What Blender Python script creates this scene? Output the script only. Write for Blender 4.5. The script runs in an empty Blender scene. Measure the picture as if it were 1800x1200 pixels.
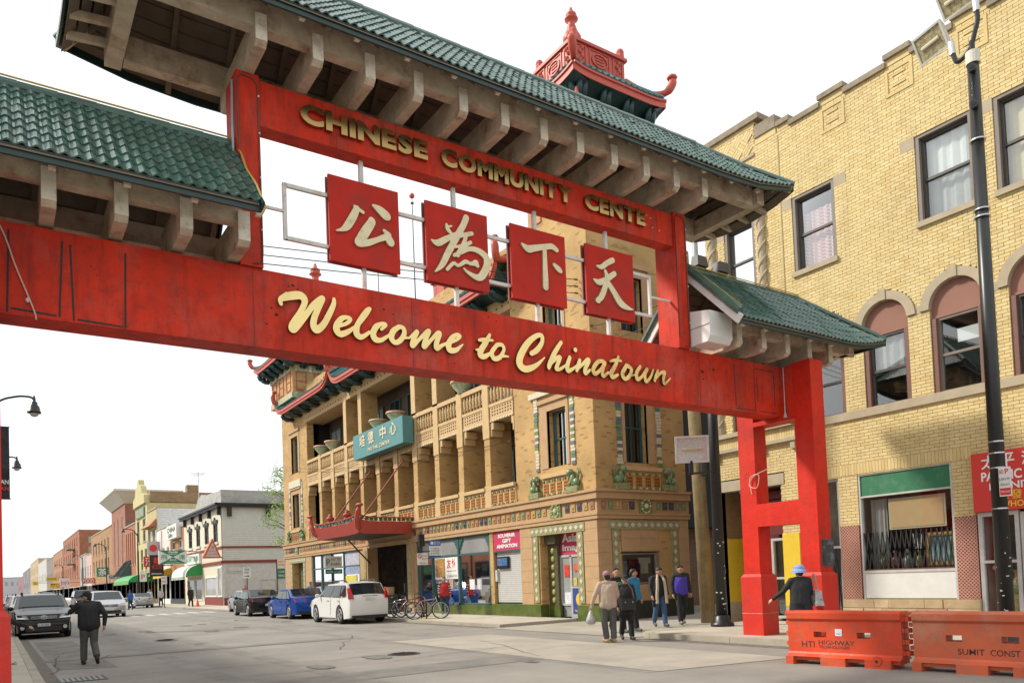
import bpy, math, random
import numpy as np
from mathutils import Vector, Matrix
random.seed(7)
D = bpy.data
SC = bpy.context.scene
COL = SC.collection
R = math.radians

# ------------------------------------------------------------------ camera
cam = D.objects.new('camera', D.cameras.new('camera'))
COL.objects.link(cam)
SC.camera = cam
psi, th, ro, foc, cyp = 0.5933, 0.0349, 0.0387, 1354.0, 966.3
c_, s_, ct, st, cr, sr = math.cos(psi), math.sin(psi), math.cos(th), math.sin(th), math.cos(ro), math.sin(ro)
rv = Vector((c_, -s_, 0)); f0 = Vector((s_, c_, 0)); zz = Vector((0, 0, 1))
up = -st * f0 + ct * zz
fw = ct * f0 + st * zz
r2 = cr * rv - sr * up
u2 = sr * rv + cr * up
cam.matrix_world = Matrix(((r2.x, u2.x, -fw.x, 0), (r2.y, u2.y, -fw.y, 0), (r2.z, u2.z, -fw.z, 1.6), (0, 0, 0, 1)))
cam.data.sensor_width = 36
cam.data.lens = foc / 1800 * 36
cam.data.shift_y = (cyp - 600) / 1800
cam.data.clip_end = 6000
cam.data.clip_start = 0.05

# ------------------------------------------------------------------ light
SUN_EL, SUN_AZ = R(40), math.atan2(-0.74, 0.67)
sd = Vector((math.sin(SUN_AZ) * math.cos(SUN_EL), math.cos(SUN_AZ) * math.cos(SUN_EL), math.sin(SUN_EL)))
sl = D.lights.new('sun', 'SUN'); sl.energy = 3.7; sl.angle = R(6.0); sl.color = (1, .94, .82)
so = D.objects.new('sun', sl); COL.objects.link(so)
so.rotation_euler = (-sd).to_track_quat('-Z', 'Y').to_euler()
W = D.worlds.new('World'); SC.world = W; W.use_nodes = True
nt = W.node_tree; nt.nodes.clear()
wo = nt.nodes.new('ShaderNodeOutputWorld')
bg = nt.nodes.new('ShaderNodeBackground'); bg.inputs[1].default_value = 0.1
sky = nt.nodes.new('ShaderNodeTexSky'); sky.sky_type = 'NISHITA'; sky.sun_disc = False
sky.sun_elevation = SUN_EL; sky.sun_rotation = SUN_AZ; sky.dust_density = 3; sky.air_density = 1.2
tc = nt.nodes.new('ShaderNodeTexCoord')
nz = nt.nodes.new('ShaderNodeTexNoise'); nz.inputs['Scale'].default_value = 2.2; nz.inputs['Detail'].default_value = 7
mpn = nt.nodes.new('ShaderNodeMapping'); mpn.inputs['Scale'].default_value = (1, 1, 3.5)
nt.links.new(tc.outputs['Generated'], mpn.inputs[0]); nt.links.new(mpn.outputs[0], nz.inputs['Vector'])
rp = nt.nodes.new('ShaderNodeMapRange'); rp.inputs[1].default_value = .36; rp.inputs[2].default_value = .62
rp.inputs[3].default_value = .88; rp.inputs[4].default_value = 1.0
nt.links.new(nz.outputs['Fac'], rp.inputs[0])
mx = nt.nodes.new('ShaderNodeMixRGB'); mx.inputs[2].default_value = (10.3, 10.7, 10.9, 1)   # thin bright overcast veil
nt.links.new(rp.outputs[0], mx.inputs[0]); nt.links.new(sky.outputs[0], mx.inputs[1])
nt.links.new(mx.outputs[0], bg.inputs[0]); nt.links.new(bg.outputs[0], wo.inputs[0])
vs = SC.view_settings; vs.view_transform = 'Standard'; vs.look = 'None'; vs.gamma = 1; vs.exposure = 0.2
SC.cycles.max_bounces = 6; SC.cycles.diffuse_bounces = 3; SC.cycles.glossy_bounces = 3; SC.cycles.transparent_max_bounces = 8

# ------------------------------------------------------------------ materials
MATS = {}
def M(name, col, rough=.75, metal=0.0, var=.12, scale=4, bump=0.0, dirt=None, damt=.45, dscale=1.2, streak=False, rnd=0.0, spec=.5, bscale=None, dirt2=None):
    if name in MATS: return MATS[name]
    m = D.materials.new(name); m.use_nodes = True; MATS[name] = m
    t = m.node_tree; n = t.nodes; b = n['Principled BSDF']; L = t.links.new
    b.inputs['Roughness'].default_value = rough; b.inputs['Metallic'].default_value = metal
    b.inputs['Specular IOR Level'].default_value = spec
    g = n.new('ShaderNodeNewGeometry'); pos = g.outputs['Position']
    no = n.new('ShaderNodeTexNoise'); no.inputs['Scale'].default_value = scale; no.inputs['Detail'].default_value = 8; no.inputs['Roughness'].default_value = .62
    L(pos, no.inputs['Vector'])
    mr = n.new('ShaderNodeMapRange'); mr.inputs[1].default_value = .3; mr.inputs[2].default_value = .7
    mr.inputs[3].default_value = 1 - var; mr.inputs[4].default_value = 1 + var; mr.clamp = False
    L(no.outputs['Fac'], mr.inputs[0])
    fac = mr.outputs[0]
    if rnd:
        oi = n.new('ShaderNodeObjectInfo'); mm = n.new('ShaderNodeMapRange'); mm.inputs[3].default_value = 1 - rnd; mm.inputs[4].default_value = 1 + rnd
        L(oi.outputs['Random'], mm.inputs[0]); ml = n.new('ShaderNodeMath'); ml.operation = 'MULTIPLY'; L(fac, ml.inputs[0]); L(mm.outputs[0], ml.inputs[1]); fac = ml.outputs[0]
    vm = n.new('ShaderNodeVectorMath'); vm.operation = 'SCALE'; vm.inputs[0].default_value = col; L(fac, vm.inputs['Scale'])
    out = vm.outputs[0]
    for dirt, damt, dscale, streak in ([(dirt, damt, dscale, streak)] if dirt else []) + list(dirt2 or []):
        mp = n.new('ShaderNodeMapping'); mp.inputs['Scale'].default_value = (dscale * 3, dscale * 3, dscale * .35) if streak else (dscale,) * 3
        L(pos, mp.inputs[0]); d = n.new('ShaderNodeTexNoise'); d.inputs['Scale'].default_value = 1; d.inputs['Detail'].default_value = 9; d.inputs['Roughness'].default_value = .7
        L(mp.outputs[0], d.inputs['Vector'])
        dm = n.new('ShaderNodeMapRange'); dm.inputs[1].default_value = .5; dm.inputs[2].default_value = .72; dm.inputs[3].default_value = 0; dm.inputs[4].default_value = damt
        L(d.outputs['Fac'], dm.inputs[0])
        mi = n.new('ShaderNodeMixRGB'); mi.inputs[2].default_value = (*dirt, 1); L(dm.outputs[0], mi.inputs[0]); L(out, mi.inputs[1]); out = mi.outputs[0]
    L(out, b.inputs['Base Color'])
    if bump:
        bn = n.new('ShaderNodeTexNoise'); bn.inputs['Scale'].default_value = bscale or scale * 8; bn.inputs['Detail'].default_value = 6; L(pos, bn.inputs['Vector'])
        bu = n.new('ShaderNodeBump'); bu.inputs['Strength'].default_value = bump; bu.inputs['Distance'].default_value = .02
        L(bn.outputs['Fac'], bu.inputs['Height']); L(bu.outputs[0], b.inputs['Normal'])
    return m

def brickmat(name, c1, c2, mortar, bw=.21, bh=.068, ms=.008, axis='YZ', dark=None, bias=0.0):
    if name in MATS: return MATS[name]
    m = D.materials.new(name); m.use_nodes = True; MATS[name] = m
    t = m.node_tree; n = t.nodes; L = t.links.new; b = n['Principled BSDF']; b.inputs['Roughness'].default_value = .85
    g = n.new('ShaderNodeNewGeometry'); sp = n.new('ShaderNodeSeparateXYZ'); L(g.outputs['Position'], sp.inputs[0])
    cb = n.new('ShaderNodeCombineXYZ')
    if axis == 'both':
        ad = n.new('ShaderNodeMath'); L(sp.outputs['X'], ad.inputs[0]); L(sp.outputs['Y'], ad.inputs[1]); L(ad.outputs[0], cb.inputs[0])
    else: L(sp.outputs[axis[0]], cb.inputs[0])
    L(sp.outputs['Z'], cb.inputs[1])
    br = n.new('ShaderNodeTexBrick'); L(cb.outputs[0], br.inputs['Vector'])
    br.inputs['Color1'].default_value = (*c1, 1); br.inputs['Color2'].default_value = (*c2, 1); br.inputs['Mortar'].default_value = (*mortar, 1)
    br.inputs['Scale'].default_value = 1; br.inputs['Brick Width'].default_value = bw; br.inputs['Row Height'].default_value = bh; br.inputs['Mortar Size'].default_value = ms; br.inputs['Bias'].default_value = bias
    no = n.new('ShaderNodeTexNoise'); no.inputs['Scale'].default_value = 1.1; no.inputs['Detail'].default_value = 8; L(g.outputs['Position'], no.inputs['Vector'])
    mr = n.new('ShaderNodeMapRange'); mr.inputs[1].default_value = .3; mr.inputs[2].default_value = .7; mr.inputs[3].default_value = .82; mr.inputs[4].default_value = 1.15; L(no.outputs['Fac'], mr.inputs[0])
    vm = n.new('ShaderNodeVectorMath'); vm.operation = 'SCALE'; L(br.outputs['Color'], vm.inputs[0]); L(mr.outputs[0], vm.inputs['Scale'])
    out = vm.outputs[0]
    if dark:   # scattered darker bricks
        def mth(op, x, y=None):
            q = n.new('ShaderNodeMath'); q.operation = op
            for i, v in enumerate((x, y)):
                if v is None: continue
                if isinstance(v, (int, float)): q.inputs[i].default_value = v
                else: L(v, q.inputs[i])
            return q.outputs[0]
        sc = n.new('ShaderNodeSeparateXYZ'); L(cb.outputs[0], sc.inputs[0])
        row = mth('FLOOR', mth('DIVIDE', sc.outputs[1], bh)); sh = mth('MULTIPLY', mth('MODULO', row, 2.0), .5)
        colm = mth('FLOOR', mth('ADD', mth('DIVIDE', sc.outputs[0], bw), sh))
        c2_ = n.new('ShaderNodeCombineXYZ'); L(colm, c2_.inputs[0]); L(row, c2_.inputs[1])
        wn = n.new('ShaderNodeTexWhiteNoise'); wn.noise_dimensions = '2D'; L(c2_.outputs[0], wn.inputs['Vector'])
        lt = n.new('ShaderNodeMath'); lt.operation = 'LESS_THAN'; lt.inputs[1].default_value = .07; L(wn.outputs['Value'], lt.inputs[0])
        mu = n.new('ShaderNodeMath'); mu.operation = 'MULTIPLY'; mu.inputs[1].default_value = .5; L(lt.outputs[0], mu.inputs[0])
        mi = n.new('ShaderNodeMixRGB'); mi.inputs[2].default_value = (*dark, 1); L(mu.outputs[0], mi.inputs[0]); L(out, mi.inputs[1]); out = mi.outputs[0]
    L(out, b.inputs['Base Color'])
    bu = n.new('ShaderNodeBump'); bu.inputs['Strength'].default_value = .5; bu.inputs['Distance'].default_value = .006; bu.invert = True
    L(br.outputs['Fac'], bu.inputs['Height']); L(bu.outputs[0], b.inputs['Normal'])
    return m

def glassmat(name, tint=(.9, .95, .95), see=.6):
    if name in MATS: return MATS[name]
    m = D.materials.new(name); m.use_nodes = True; MATS[name] = m
    t = m.node_tree; n = t.nodes; L = t.links.new; n.clear()
    o = n.new('ShaderNodeOutputMaterial'); tr = n.new('ShaderNodeBsdfTransparent'); tr.inputs[0].default_value = (*tint, 1)
    gl = n.new('ShaderNodeBsdfGlossy'); gl.inputs['Roughness'].default_value = .03; gl.inputs[0].default_value = (.9, .9, .9, 1)
    fr = n.new('ShaderNodeFresnel'); fr.inputs[0].default_value = 1.5
    ma = n.new('ShaderNodeMath'); ma.operation = 'ADD'; ma.inputs[1].default_value = (1 - see) * .25; L(fr.outputs[0], ma.inputs[0])
    mi = n.new('ShaderNodeMixShader'); L(ma.outputs[0], mi.inputs[0]); L(tr.outputs[0], mi.inputs[1]); L(gl.outputs[0], mi.inputs[2]); L(mi.outputs[0], o.inputs[0])
    return m

RED = M('red_paint', (.58, .031, .009), .6, var=.24, scale=1.1, bump=.12, bscale=40, dirt=(.30, .045, .03), damt=.75, dscale=1.0, streak=True, spec=.22, dirt2=[((.46, .13, .10), .55, .7, False), ((.16, .012, .008), .6, 2.2, True), ((.10, .03, .02), .5, 7, False)])
REDCOL = M('red_column_paint', (.62, .022, .009), .5, var=.14, scale=2, bump=.25, bscale=26, dirt=(.36, .016, .010), damt=.6, dscale=1.6, spec=.3, dirt2=[((.50, .08, .05), .4, 1.1, True), ((.2, .02, .012), .4, 6, False)])
CONC = M('old_painted_concrete', (.53, .44, .33), .9, var=.22, scale=5, bump=.5, bscale=30, dirt=(.24, .105, .045), damt=.9, dscale=2.6)
CONCF = M('bracket_end_paint', (.74, .68, .56), .85, var=.08, scale=6, bump=.15, bscale=40, dirt=(.25, .13, .07), damt=.7, dscale=5)
SOFFIT = M('soffit_board', (.17, .13, .095), .9, var=.25, scale=5, bump=.3, bscale=25, dirt=(.10, .065, .04), damt=.8, dscale=2.5)
TILE = M('green_glazed_tile', (.068, .138, .112), .20, var=.22, scale=2.5, rnd=.14, dirt=(.10, .15, .12), damt=.6, dscale=2.4, spec=.9)
TILEP = M('pale_green_glazed_tile', (.05, .17, .145), .22, var=.14, scale=2.5)
TILES = [TILE, M('green_glazed_tile_dull', (.082, .142, .12), .34, var=.25, scale=3, rnd=.14, dirt=(.13, .15, .12), damt=.7, dscale=4, spec=.7), M('green_glazed_tile_deep', (.055, .122, .095), .18, var=.2, scale=3, rnd=.14, spec=.9)]
GDARK = M('dark_green_trim', (.012, .035, .03), .4, var=.15)
ROPE = M('yellow_rope_light', (.5, .33, .08), .5)
GOLD = M('polished_brass_letter', (.40, .27, .10), .16, metal=1, var=.05, scale=12)
GOLDS = M('pale_gold_letter', (.92, .70, .29), .32, metal=.55, var=.05, scale=3, dirt=(.45, .36, .12), damt=.35, dscale=2.5)
GOLDW = M('worn_gold_letter', (.85, .58, .20), .40, metal=.5, var=.12, scale=6, dirt=(.08, .06, .03), damt=.85, dscale=5)
CREAM = M('cream_character', (.80, .69, .44), .6, var=.06, scale=8, dirt=(.25, .2, .12), damt=.5, dscale=6)
WSTEEL = M('white_painted_steel', (.68, .66, .62), .55, var=.06, scale=8, dirt=(.35, .2, .1), damt=.6, dscale=6)
WHITE = M('white_paint', (.78, .77, .74), .55, var=.04)
BLACK = M('black_paint', (.012, .012, .013), .38, var=.2, scale=6)
BLACKW = M('chipped_black_paint', (.014, .014, .014), .35, var=.2, scale=6, dirt=(.5, .5, .48), damt=.0, dscale=9)
STONE = M('limestone_trim', (.40, .33, .23), .85, var=.1, scale=4, bump=.2, bscale=40)
TERRA = M('terracotta_block', (.46, .29, .15), .75, var=.10, scale=3, bump=.15, bscale=40)
TERRAL = M('light_terracotta', (.56, .385, .19), .75, var=.1, scale=4)
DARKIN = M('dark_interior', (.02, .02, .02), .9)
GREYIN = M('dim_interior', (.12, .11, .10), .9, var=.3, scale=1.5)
GLASSD = M('dark_window_glass', (.018, .022, .026), .04, var=.3, scale=.6, spec=.6)
GLASSM = M('milky_window_glass', (.30, .31, .31), .06, var=.15, scale=.8, spec=.6)
SHOPG = glassmat('shop_glass')
STEEL = M('brushed_steel', (.5, .5, .5), .35, metal=.9)
ALU = M('aluminium_frame', (.55, .55, .53), .4, metal=.3)
ASPH = M('asphalt', (.245, .226, .20), .88, var=.2, scale=.45, bump=.25, bscale=45, dirt=(.185, .172, .155), damt=.8, dscale=.35)
SIDEW = M('sidewalk_concrete', (.46, .415, .34), .9, var=.10, scale=1.2, bump=.15, bscale=30, dirt=(.27, .245, .21), damt=.5, dscale=.9)
KERB = M('kerb_stone', (.38, .34, .27), .9, var=.12, scale=2, bump=.2, bscale=25, dirt=(.2, .18, .15), damt=.5, dscale=1.5)
WLINE = M('worn_road_paint', (.5, .5, .48), .8, var=.15, scale=5, dirt=(.18, .17, .16), damt=.95, dscale=5)
RUBBER = M('tyre_rubber', (.014, .014, .014), .85)
def paint(name, col, rough=.5, **k): return M(name, col, rough, **k)

# ------------------------------------------------------------------ mesh helpers
INV = {}
class MB:
    def __init__(s): s.v = []; s.f = []; s.m = []
    def add(s, vs, fs, mi=0):
        b = len(s.v); s.v += [tuple(p) for p in vs]; s.f += [tuple(i + b for i in q) for q in fs]; s.m += [mi] * len(fs); return s
    def box(s, x0, x1, y0, y1, z0, z1, mi=0):
        return s.add([(x0, y0, z0), (x1, y0, z0), (x1, y1, z0), (x0, y1, z0), (x0, y0, z1), (x1, y0, z1), (x1, y1, z1), (x0, y1, z1)],
                     [(3, 2, 1, 0), (4, 5, 6, 7), (0, 1, 5, 4), (1, 2, 6, 5), (2, 3, 7, 6), (3, 0, 4, 7)], mi)
    def mbox(s, mp, a0, a1, z0, z1, d0, d1, mi=0):      # box in facade coordinates
        P = [mp(a, z, d) for d in (d0, d1) for z in (z0, z1) for a in (a0, a1)]
        return s.add(P, [(0, 1, 3, 2), (4, 6, 7, 5), (0, 4, 5, 1), (2, 3, 7, 6), (0, 2, 6, 4), (1, 5, 7, 3)], mi)
    def prism(s, A, B, mi=0, caps=True):
        n = len(A); fs = [(i, (i + 1) % n, n + (i + 1) % n, n + i) for i in range(n)]
        if caps: fs += [tuple(range(n))[::-1], tuple(range(n, 2 * n))]
        return s.add(list(A) + list(B), fs, mi)
    def bar(s, p, q, w, h, mi=0, upv=(0, 0, 1)):
        p = Vector(p); q = Vector(q); d = (q - p).normalized(); u = Vector(upv); sdv = d.cross(u)
        if sdv.length < 1e-5: sdv = d.cross(Vector((1, 0, 0)))
        sdv.normalize(); u = sdv.cross(d)
        A = [p + sdv * (w / 2 * a) + u * (h / 2 * b) for a, b in ((-1, -1), (1, -1), (1, 1), (-1, 1))]
        return s.prism(A, [a + (q - p) for a in A], mi)
    def cyl(s, p, q, r0, r1=None, n=10, mi=0, caps=True):
        r1 = r0 if r1 is None else r1
        p = Vector(p); q = Vector(q); d = (q - p).normalized(); a = d.orthogonal().normalized(); b = d.cross(a)
        ring = lambda c, r: [c + (a * math.cos(2 * math.pi * i / n) + b * math.sin(2 * math.pi * i / n)) * r for i in range(n)]
        return s.prism(ring(p, r0), ring(q, r1), mi, caps)
    def tube(s, path, r, n=8, mi=0, closed=False):
        P = [Vector(p) for p in path]; m = len(P); rings = []; a = None
        for i, p in enumerate(P):
            d = (P[(i + 1) % m] - P[i - 1]) if closed else (P[min(i + 1, m - 1)] - P[max(i - 1, 0)])
            d.normalize()
            if a is None: a = d.orthogonal().normalized()
            a = (a - d * a.dot(d)).normalized(); b = d.cross(a)
            rr = r[i] if isinstance(r, (list, tuple)) else r
            rings.append([p + (a * math.cos(2 * math.pi * k / n) + b * math.sin(2 * math.pi * k / n)) * rr for k in range(n)])
        vs = [v for g in rings for v in g]; fs = []
        for i in range(m if closed else m - 1):
            j = (i + 1) % m
            for k in range(n): fs.append((i * n + k, i * n + (k + 1) % n, j * n + (k + 1) % n, j * n + k))
        if not closed: fs += [tuple(range(n))[::-1], tuple(range((m - 1) * n, m * n))]
        return s.add(vs, fs, mi)
    def lathe(s, prof, c, n=12, mi=0, axis=2):
        vs = []; fs = []; m = len(prof); c = Vector(c)
        for r, h in prof:
            for k in range(n):
                a = 2 * math.pi * k / n; q = [r * math.cos(a), r * math.sin(a), h]
                if axis == 0: q = [q[2], q[0], q[1]]
                if axis == 1: q = [q[0], q[2], q[1]]
                vs.append(c + Vector(q))
        for i in range(m - 1):
            for k in range(n): fs.append((i * n + k, i * n + (k + 1) % n, (i + 1) * n + (k + 1) % n, (i + 1) * n + k))
        fs += [tuple(range(n))[::-1], tuple(range((m - 1) * n, m * n))]
        return s.add(vs, fs, mi)
    def ball(s, c, r, nu=12, nv=8, mi=0):
        if not isinstance(r, (tuple, list)): r = (r, r, r)
        vs = []; fs = []
        for j in range(nv + 1):
            t = math.pi * j / nv
            for i in range(nu):
                a = 2 * math.pi * i / nu
                vs.append((c[0] + r[0] * math.sin(t) * math.cos(a), c[1] + r[1] * math.sin(t) * math.sin(a), c[2] + r[2] * math.cos(t)))
        for j in range(nv):
            for i in range(nu): fs.append((j * nu + i, (j + 1) * nu + i, (j + 1) * nu + (i + 1) % nu, j * nu + (i + 1) % nu))
        return s.add(vs, fs, mi)
    def mesh(s, name, mats, smooth=False):
        me = D.meshes.new(name); me.from_pydata(s.v, [], s.f)
        for m in (mats if isinstance(mats, (list, tuple)) else [mats]): me.materials.append(m)
        if any(s.m): me.polygons.foreach_set('material_index', s.m)
        if smooth: me.polygons.foreach_set('use_smooth', [True] * len(me.polygons))
        me.update(); return me
    def build(s, name, mats, parent=None, kind=None, smooth=False, label=None):
        if not s.v: return None
        if name in SPLIT: return s.split(name, mats, parent, label)
        return link(name, s.mesh(name, mats, smooth), parent, kind, label)

    def split(s, name, mats, parent, label):
        par = list(range(len(s.v)))
        def fd(i):
            while par[i] != i: par[i] = par[par[i]]; i = par[i]
            return i
        for f in s.f:
            for i in f[1:]: par[fd(i)] = fd(f[0])
        g = {}
        for f, m in zip(s.f, s.m): g.setdefault(fd(f[0]), []).append((f, m))
        o = None; ml = mats if isinstance(mats, (list, tuple)) else [mats]
        for fs in g.values():
            ids = sorted({i for f, _ in fs for i in f}); mp_ = {i: k for k, i in enumerate(ids)}; b = MB(); b.v = [s.v[i] for i in ids]; b.f = [tuple(mp_[i] for i in f) for f, _ in fs]; b.m = [0] * len(fs)
            o = link(name, b.mesh(name, ml[fs[0][1]]), parent, None, label)
        return o
SPLIT = set('seam stone_block parapet_brick brick_panel yellow_pier window_casing coping_stone pier_base soldier_brick basket_weave_brick green_glazing tile_roll window_hood impost_stone cornice red_string_course stall_riser clip rust_hole pier_face port_ring port_hole'.split())

def link(name, me, parent=None, kind=None, label=None):
    o = D.objects.new(name, me); COL.objects.link(o)
    if parent is not None:
        o.parent = parent; o.matrix_parent_inverse = INV.get(parent.name, Matrix())
    if kind: o['kind'] = kind
    if label: o['label'] = label
    return o

def thing(name, label, cat, loc=(0, 0, 0), rot=None, group=None, local=False):
    o = D.objects.new(name, None); COL.objects.link(o); o.empty_display_size = .2
    o.location = loc; o['label'] = label; o['category'] = cat
    if group: o['group'] = group
    if rot is not None: o.rotation_euler = (0, 0, rot); local = True
    INV[o.name] = Matrix() if local else Matrix.Translation(-Vector(loc))
    return o

def tag(o, label, cat, group=None):
    o['label'] = label; o['category'] = cat
    if group: o['group'] = group
    return o

def dup(root, loc, rot=None, label=None):
    def cp(o, par):
        c = o.copy(); COL.objects.link(c)
        if par is not None: c.parent = par
        for ch in o.children: cp(ch, c)
        return c
    c = cp(root, None); c.location = loc
    if rot is not None: c.rotation_euler = (0, 0, rot)
    if label: c['label'] = label
    return c

PX = lambda x0: (lambda a, z, d=0: (x0 + d, a, z))      # facade facing -X (street side); a = Y
PY = lambda y0: (lambda a, z, d=0: (a, y0 + d, z))      # facade facing -Y (towards the crossing); a = X

def wallgrid(mb, mp, a0, a1, z0, z1, ops, rev=.2, mi=0, rmi=None):
    A = sorted({a0, a1} | {min(max(v, a0), a1) for o in ops for v in o[:2]}); Z = sorted({z0, z1} | {min(max(v, z0), z1) for o in ops for v in o[2:4]})
    for i in range(len(A) - 1):
        for j in range(len(Z) - 1):
            ca, cz = (A[i] + A[i + 1]) / 2, (Z[j] + Z[j + 1]) / 2
            if any(o[0] < ca < o[1] and o[2] < cz < o[3] for o in ops): continue
            mb.add([mp(A[i], Z[j], 0), mp(A[i + 1], Z[j], 0), mp(A[i + 1], Z[j + 1], 0), mp(A[i], Z[j + 1], 0)], [(0, 1, 2, 3)], mi)
    r = mi if rmi is None else rmi
    for o in ops:
        b0, b1, y0, y1 = o[:4]
        for (pa, pz), (qa, qz) in (((b0, y0), (b1, y0)), ((b1, y0), (b1, y1)), ((b1, y1), (b0, y1)), ((b0, y1), (b0, y0))):
            mb.add([mp(pa, pz, 0), mp(qa, qz, 0), mp(qa, qz, rev), mp(pa, pz, rev)], [(0, 1, 2, 3)], r)

def window(par, mp, a0, a1, z0, z1, fm, gm, d=.12, fw=.06, sash=True, mull=0, label=None, behind=None):
    mb = MB()
    for q in ((a0, a0 + fw, z0, z1), (a1 - fw, a1, z0, z1), (a0 + fw, a1 - fw, z1 - fw, z1), (a0 + fw, a1 - fw, z0, z0 + fw)): mb.mbox(mp, *q, d - .04, d + .05)
    zm = (z0 + z1) / 2
    if sash: mb.mbox(mp, a0 + fw, a1 - fw, zm - .03, zm + .03, d - .03, d + .05)
    for k in range(mull):
        am = a0 + (a1 - a0) * (k + 1) / (mull + 1); mb.mbox(mp, am - .025, am + .025, z0 + fw, z1 - fw, d - .025, d + .05)
    w = mb.build('window', fm, par, label=label)
    for k, (p0, p1) in enumerate(((z0 + fw, zm - .03), (zm + .03, z1 - fw)) if sash else ((z0 + fw, z1 - fw),)):
        q = MB(); q.add([mp(a0 + fw, p0, d + .02), mp(a1 - fw, p0, d + .02), mp(a1 - fw, p1, d + .02), mp(a0 + fw, p1, d + .02)], [(0, 1, 2, 3)])
        q.build('pane', gm, w)
    return w

def text_mesh(s, w, h, ext=.01, off=0.0, shear=0):
    cu = D.curves.new('lettering', 'FONT'); cu.body = s; cu.extrude = 0; cu.offset = off; cu.shear = shear; cu.resolution_u = 4; cu.align_x = 'LEFT'
    o = D.objects.new('lettering', cu); me = D.meshes.new_from_object(o); D.objects.remove(o); D.curves.remove(cu)
    n = len(me.vertices); co = np.zeros(n * 3); me.vertices.foreach_get('co', co); co = co.reshape(-1, 3)
    if n == 0: return None
    lo = co.min(0); hi = co.max(0); k = (hi - lo); k[k == 0] = 1
    co = (co - lo) / k * [w, h, 0]
    return me, co

def text(s, par, mp, a0, z0, w, h, mat, d=-.012, ext=.012, flip=False, off=0.0, name='lettering', shear=0, label=None):
    """flat lettering filling the box w x h whose lower left corner (seen from the street) is (a0, z0)."""
    r = text_mesh(s, w, h, off=off, shear=shear)
    if not r: return None
    me, co = r; sg = -1 if flip else 1
    new = [mp(a0 + sg * c[0], z0 + c[1], d) for c in co]
    fs = [tuple(p.vertices) for p in me.polygons]
    ed = {}
    for f in fs:
        for i in range(len(f)):
            e = (f[i], f[(i + 1) % len(f)]); k = tuple(sorted(e)); ed.setdefault(k, []).append(e)
    mb = MB(); n = len(new); back = [mp(a0 + sg * c[0], z0 + c[1], d + ext) for c in co]
    side = [(e[0][1], e[0][0], e[0][0] + n, e[0][1] + n) for e in ed.values() if len(e) == 1]
    mb.add(new + back, fs + (side if ext > .003 else []))
    D.meshes.remove(me)
    return mb.build(name, mat, par, label=label)

def rail(path, n=6):    # Catmull-Rom through points of any dimension
    P = [np.array(p, float) for p in path]; out = []
    for i in range(len(P) - 1):
        p0, p1, p2, p3 = P[max(i - 1, 0)], P[i], P[i + 1], P[min(i + 2, len(P) - 1)]
        for k in range(n):
            t = k / n; out.append(.5 * ((2 * p1) + (p2 - p0) * t + (2 * p0 - 5 * p1 + 4 * p2 - p3) * t * t + (3 * p1 - p0 - 3 * p2 + p3) * t ** 3))
    out.append(P[-1]); return out

def brush(strokes, h=.008, n=6):
    """strokes [(a, z, r), ...] -> one cut-out shape (front polygons, outline edges) by marching squares over a distance field."""
    segs = []
    for sx in strokes:
        pts = rail(sx, n) if len(sx) > 1 else [np.array(sx[0], float)] * 2
        segs += [(pts[i], pts[i + 1]) for i in range(len(pts) - 1)]
    allp = np.array([p for sg in segs for p in sg]); lo = (allp[:, :2] - allp[:, 2:3]).min(0) - 2 * h; hi = (allp[:, :2] + allp[:, 2:3]).max(0) + 2 * h
    nx = int((hi[0] - lo[0]) / h) + 2; ny = int((hi[1] - lo[1]) / h) + 2
    X, Z = np.meshgrid(lo[0] + h * np.arange(nx), lo[1] + h * np.arange(ny), indexing='ij'); F = np.full(X.shape, 9.0)
    for p, q in segs:
        rm = max(p[2], q[2]) + 3 * h
        i0, i1 = int((min(p[0], q[0]) - rm - lo[0]) / h), int((max(p[0], q[0]) + rm - lo[0]) / h) + 2
        j0, j1 = int((min(p[1], q[1]) - rm - lo[1]) / h), int((max(p[1], q[1]) + rm - lo[1]) / h) + 2
        i0 = max(i0, 0); j0 = max(j0, 0); x = X[i0:i1, j0:j1]; z = Z[i0:i1, j0:j1]; d = q[:2] - p[:2]; l2 = d @ d + 1e-12
        t = np.clip(((x - p[0]) * d[0] + (z - p[1]) * d[1]) / l2, 0, 1)
        v = np.hypot(x - p[0] - t * d[0], z - p[1] - t * d[1]) - (p[2] + t * (q[2] - p[2])); F[i0:i1, j0:j1] = np.minimum(F[i0:i1, j0:j1], v)
    vid = {}; V = []; faces = []; edges = []
    def vert(key, pos):
        if key not in vid: vid[key] = len(V); V.append(pos)
        return vid[key]
    ins = F < 0
    cell = ins[:-1, :-1] | ins[1:, :-1] | ins[1:, 1:] | ins[:-1, 1:]
    for i, j in np.argwhere(cell):
        cs = [(i, j), (i + 1, j), (i + 1, j + 1), (i, j + 1)]; poly = []
        for k in range(4):
            a, b = cs[k], cs[(k + 1) % 4]; fa, fb = F[a], F[b]
            if fa < 0: poly.append((vert(a, (X[a], Z[a])), 0))
            if (fa < 0) != (fb < 0):
                t = fa / (fa - fb); ka, kb = (a, b) if a < b else (b, a)
                poly.append((vert((ka, kb), (X[a] + t * (X[b] - X[a]), Z[a] + t * (Z[b] - Z[a]))), 1))
        if len(poly) >= 3:
            faces.append(tuple(p[0] for p in poly))
            for k in range(len(poly)):
                if poly[k][1] and poly[(k + 1) % len(poly)][1]: edges.append((poly[k][0], poly[(k + 1) % len(poly)][0]))
    return V, faces, edges

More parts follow.
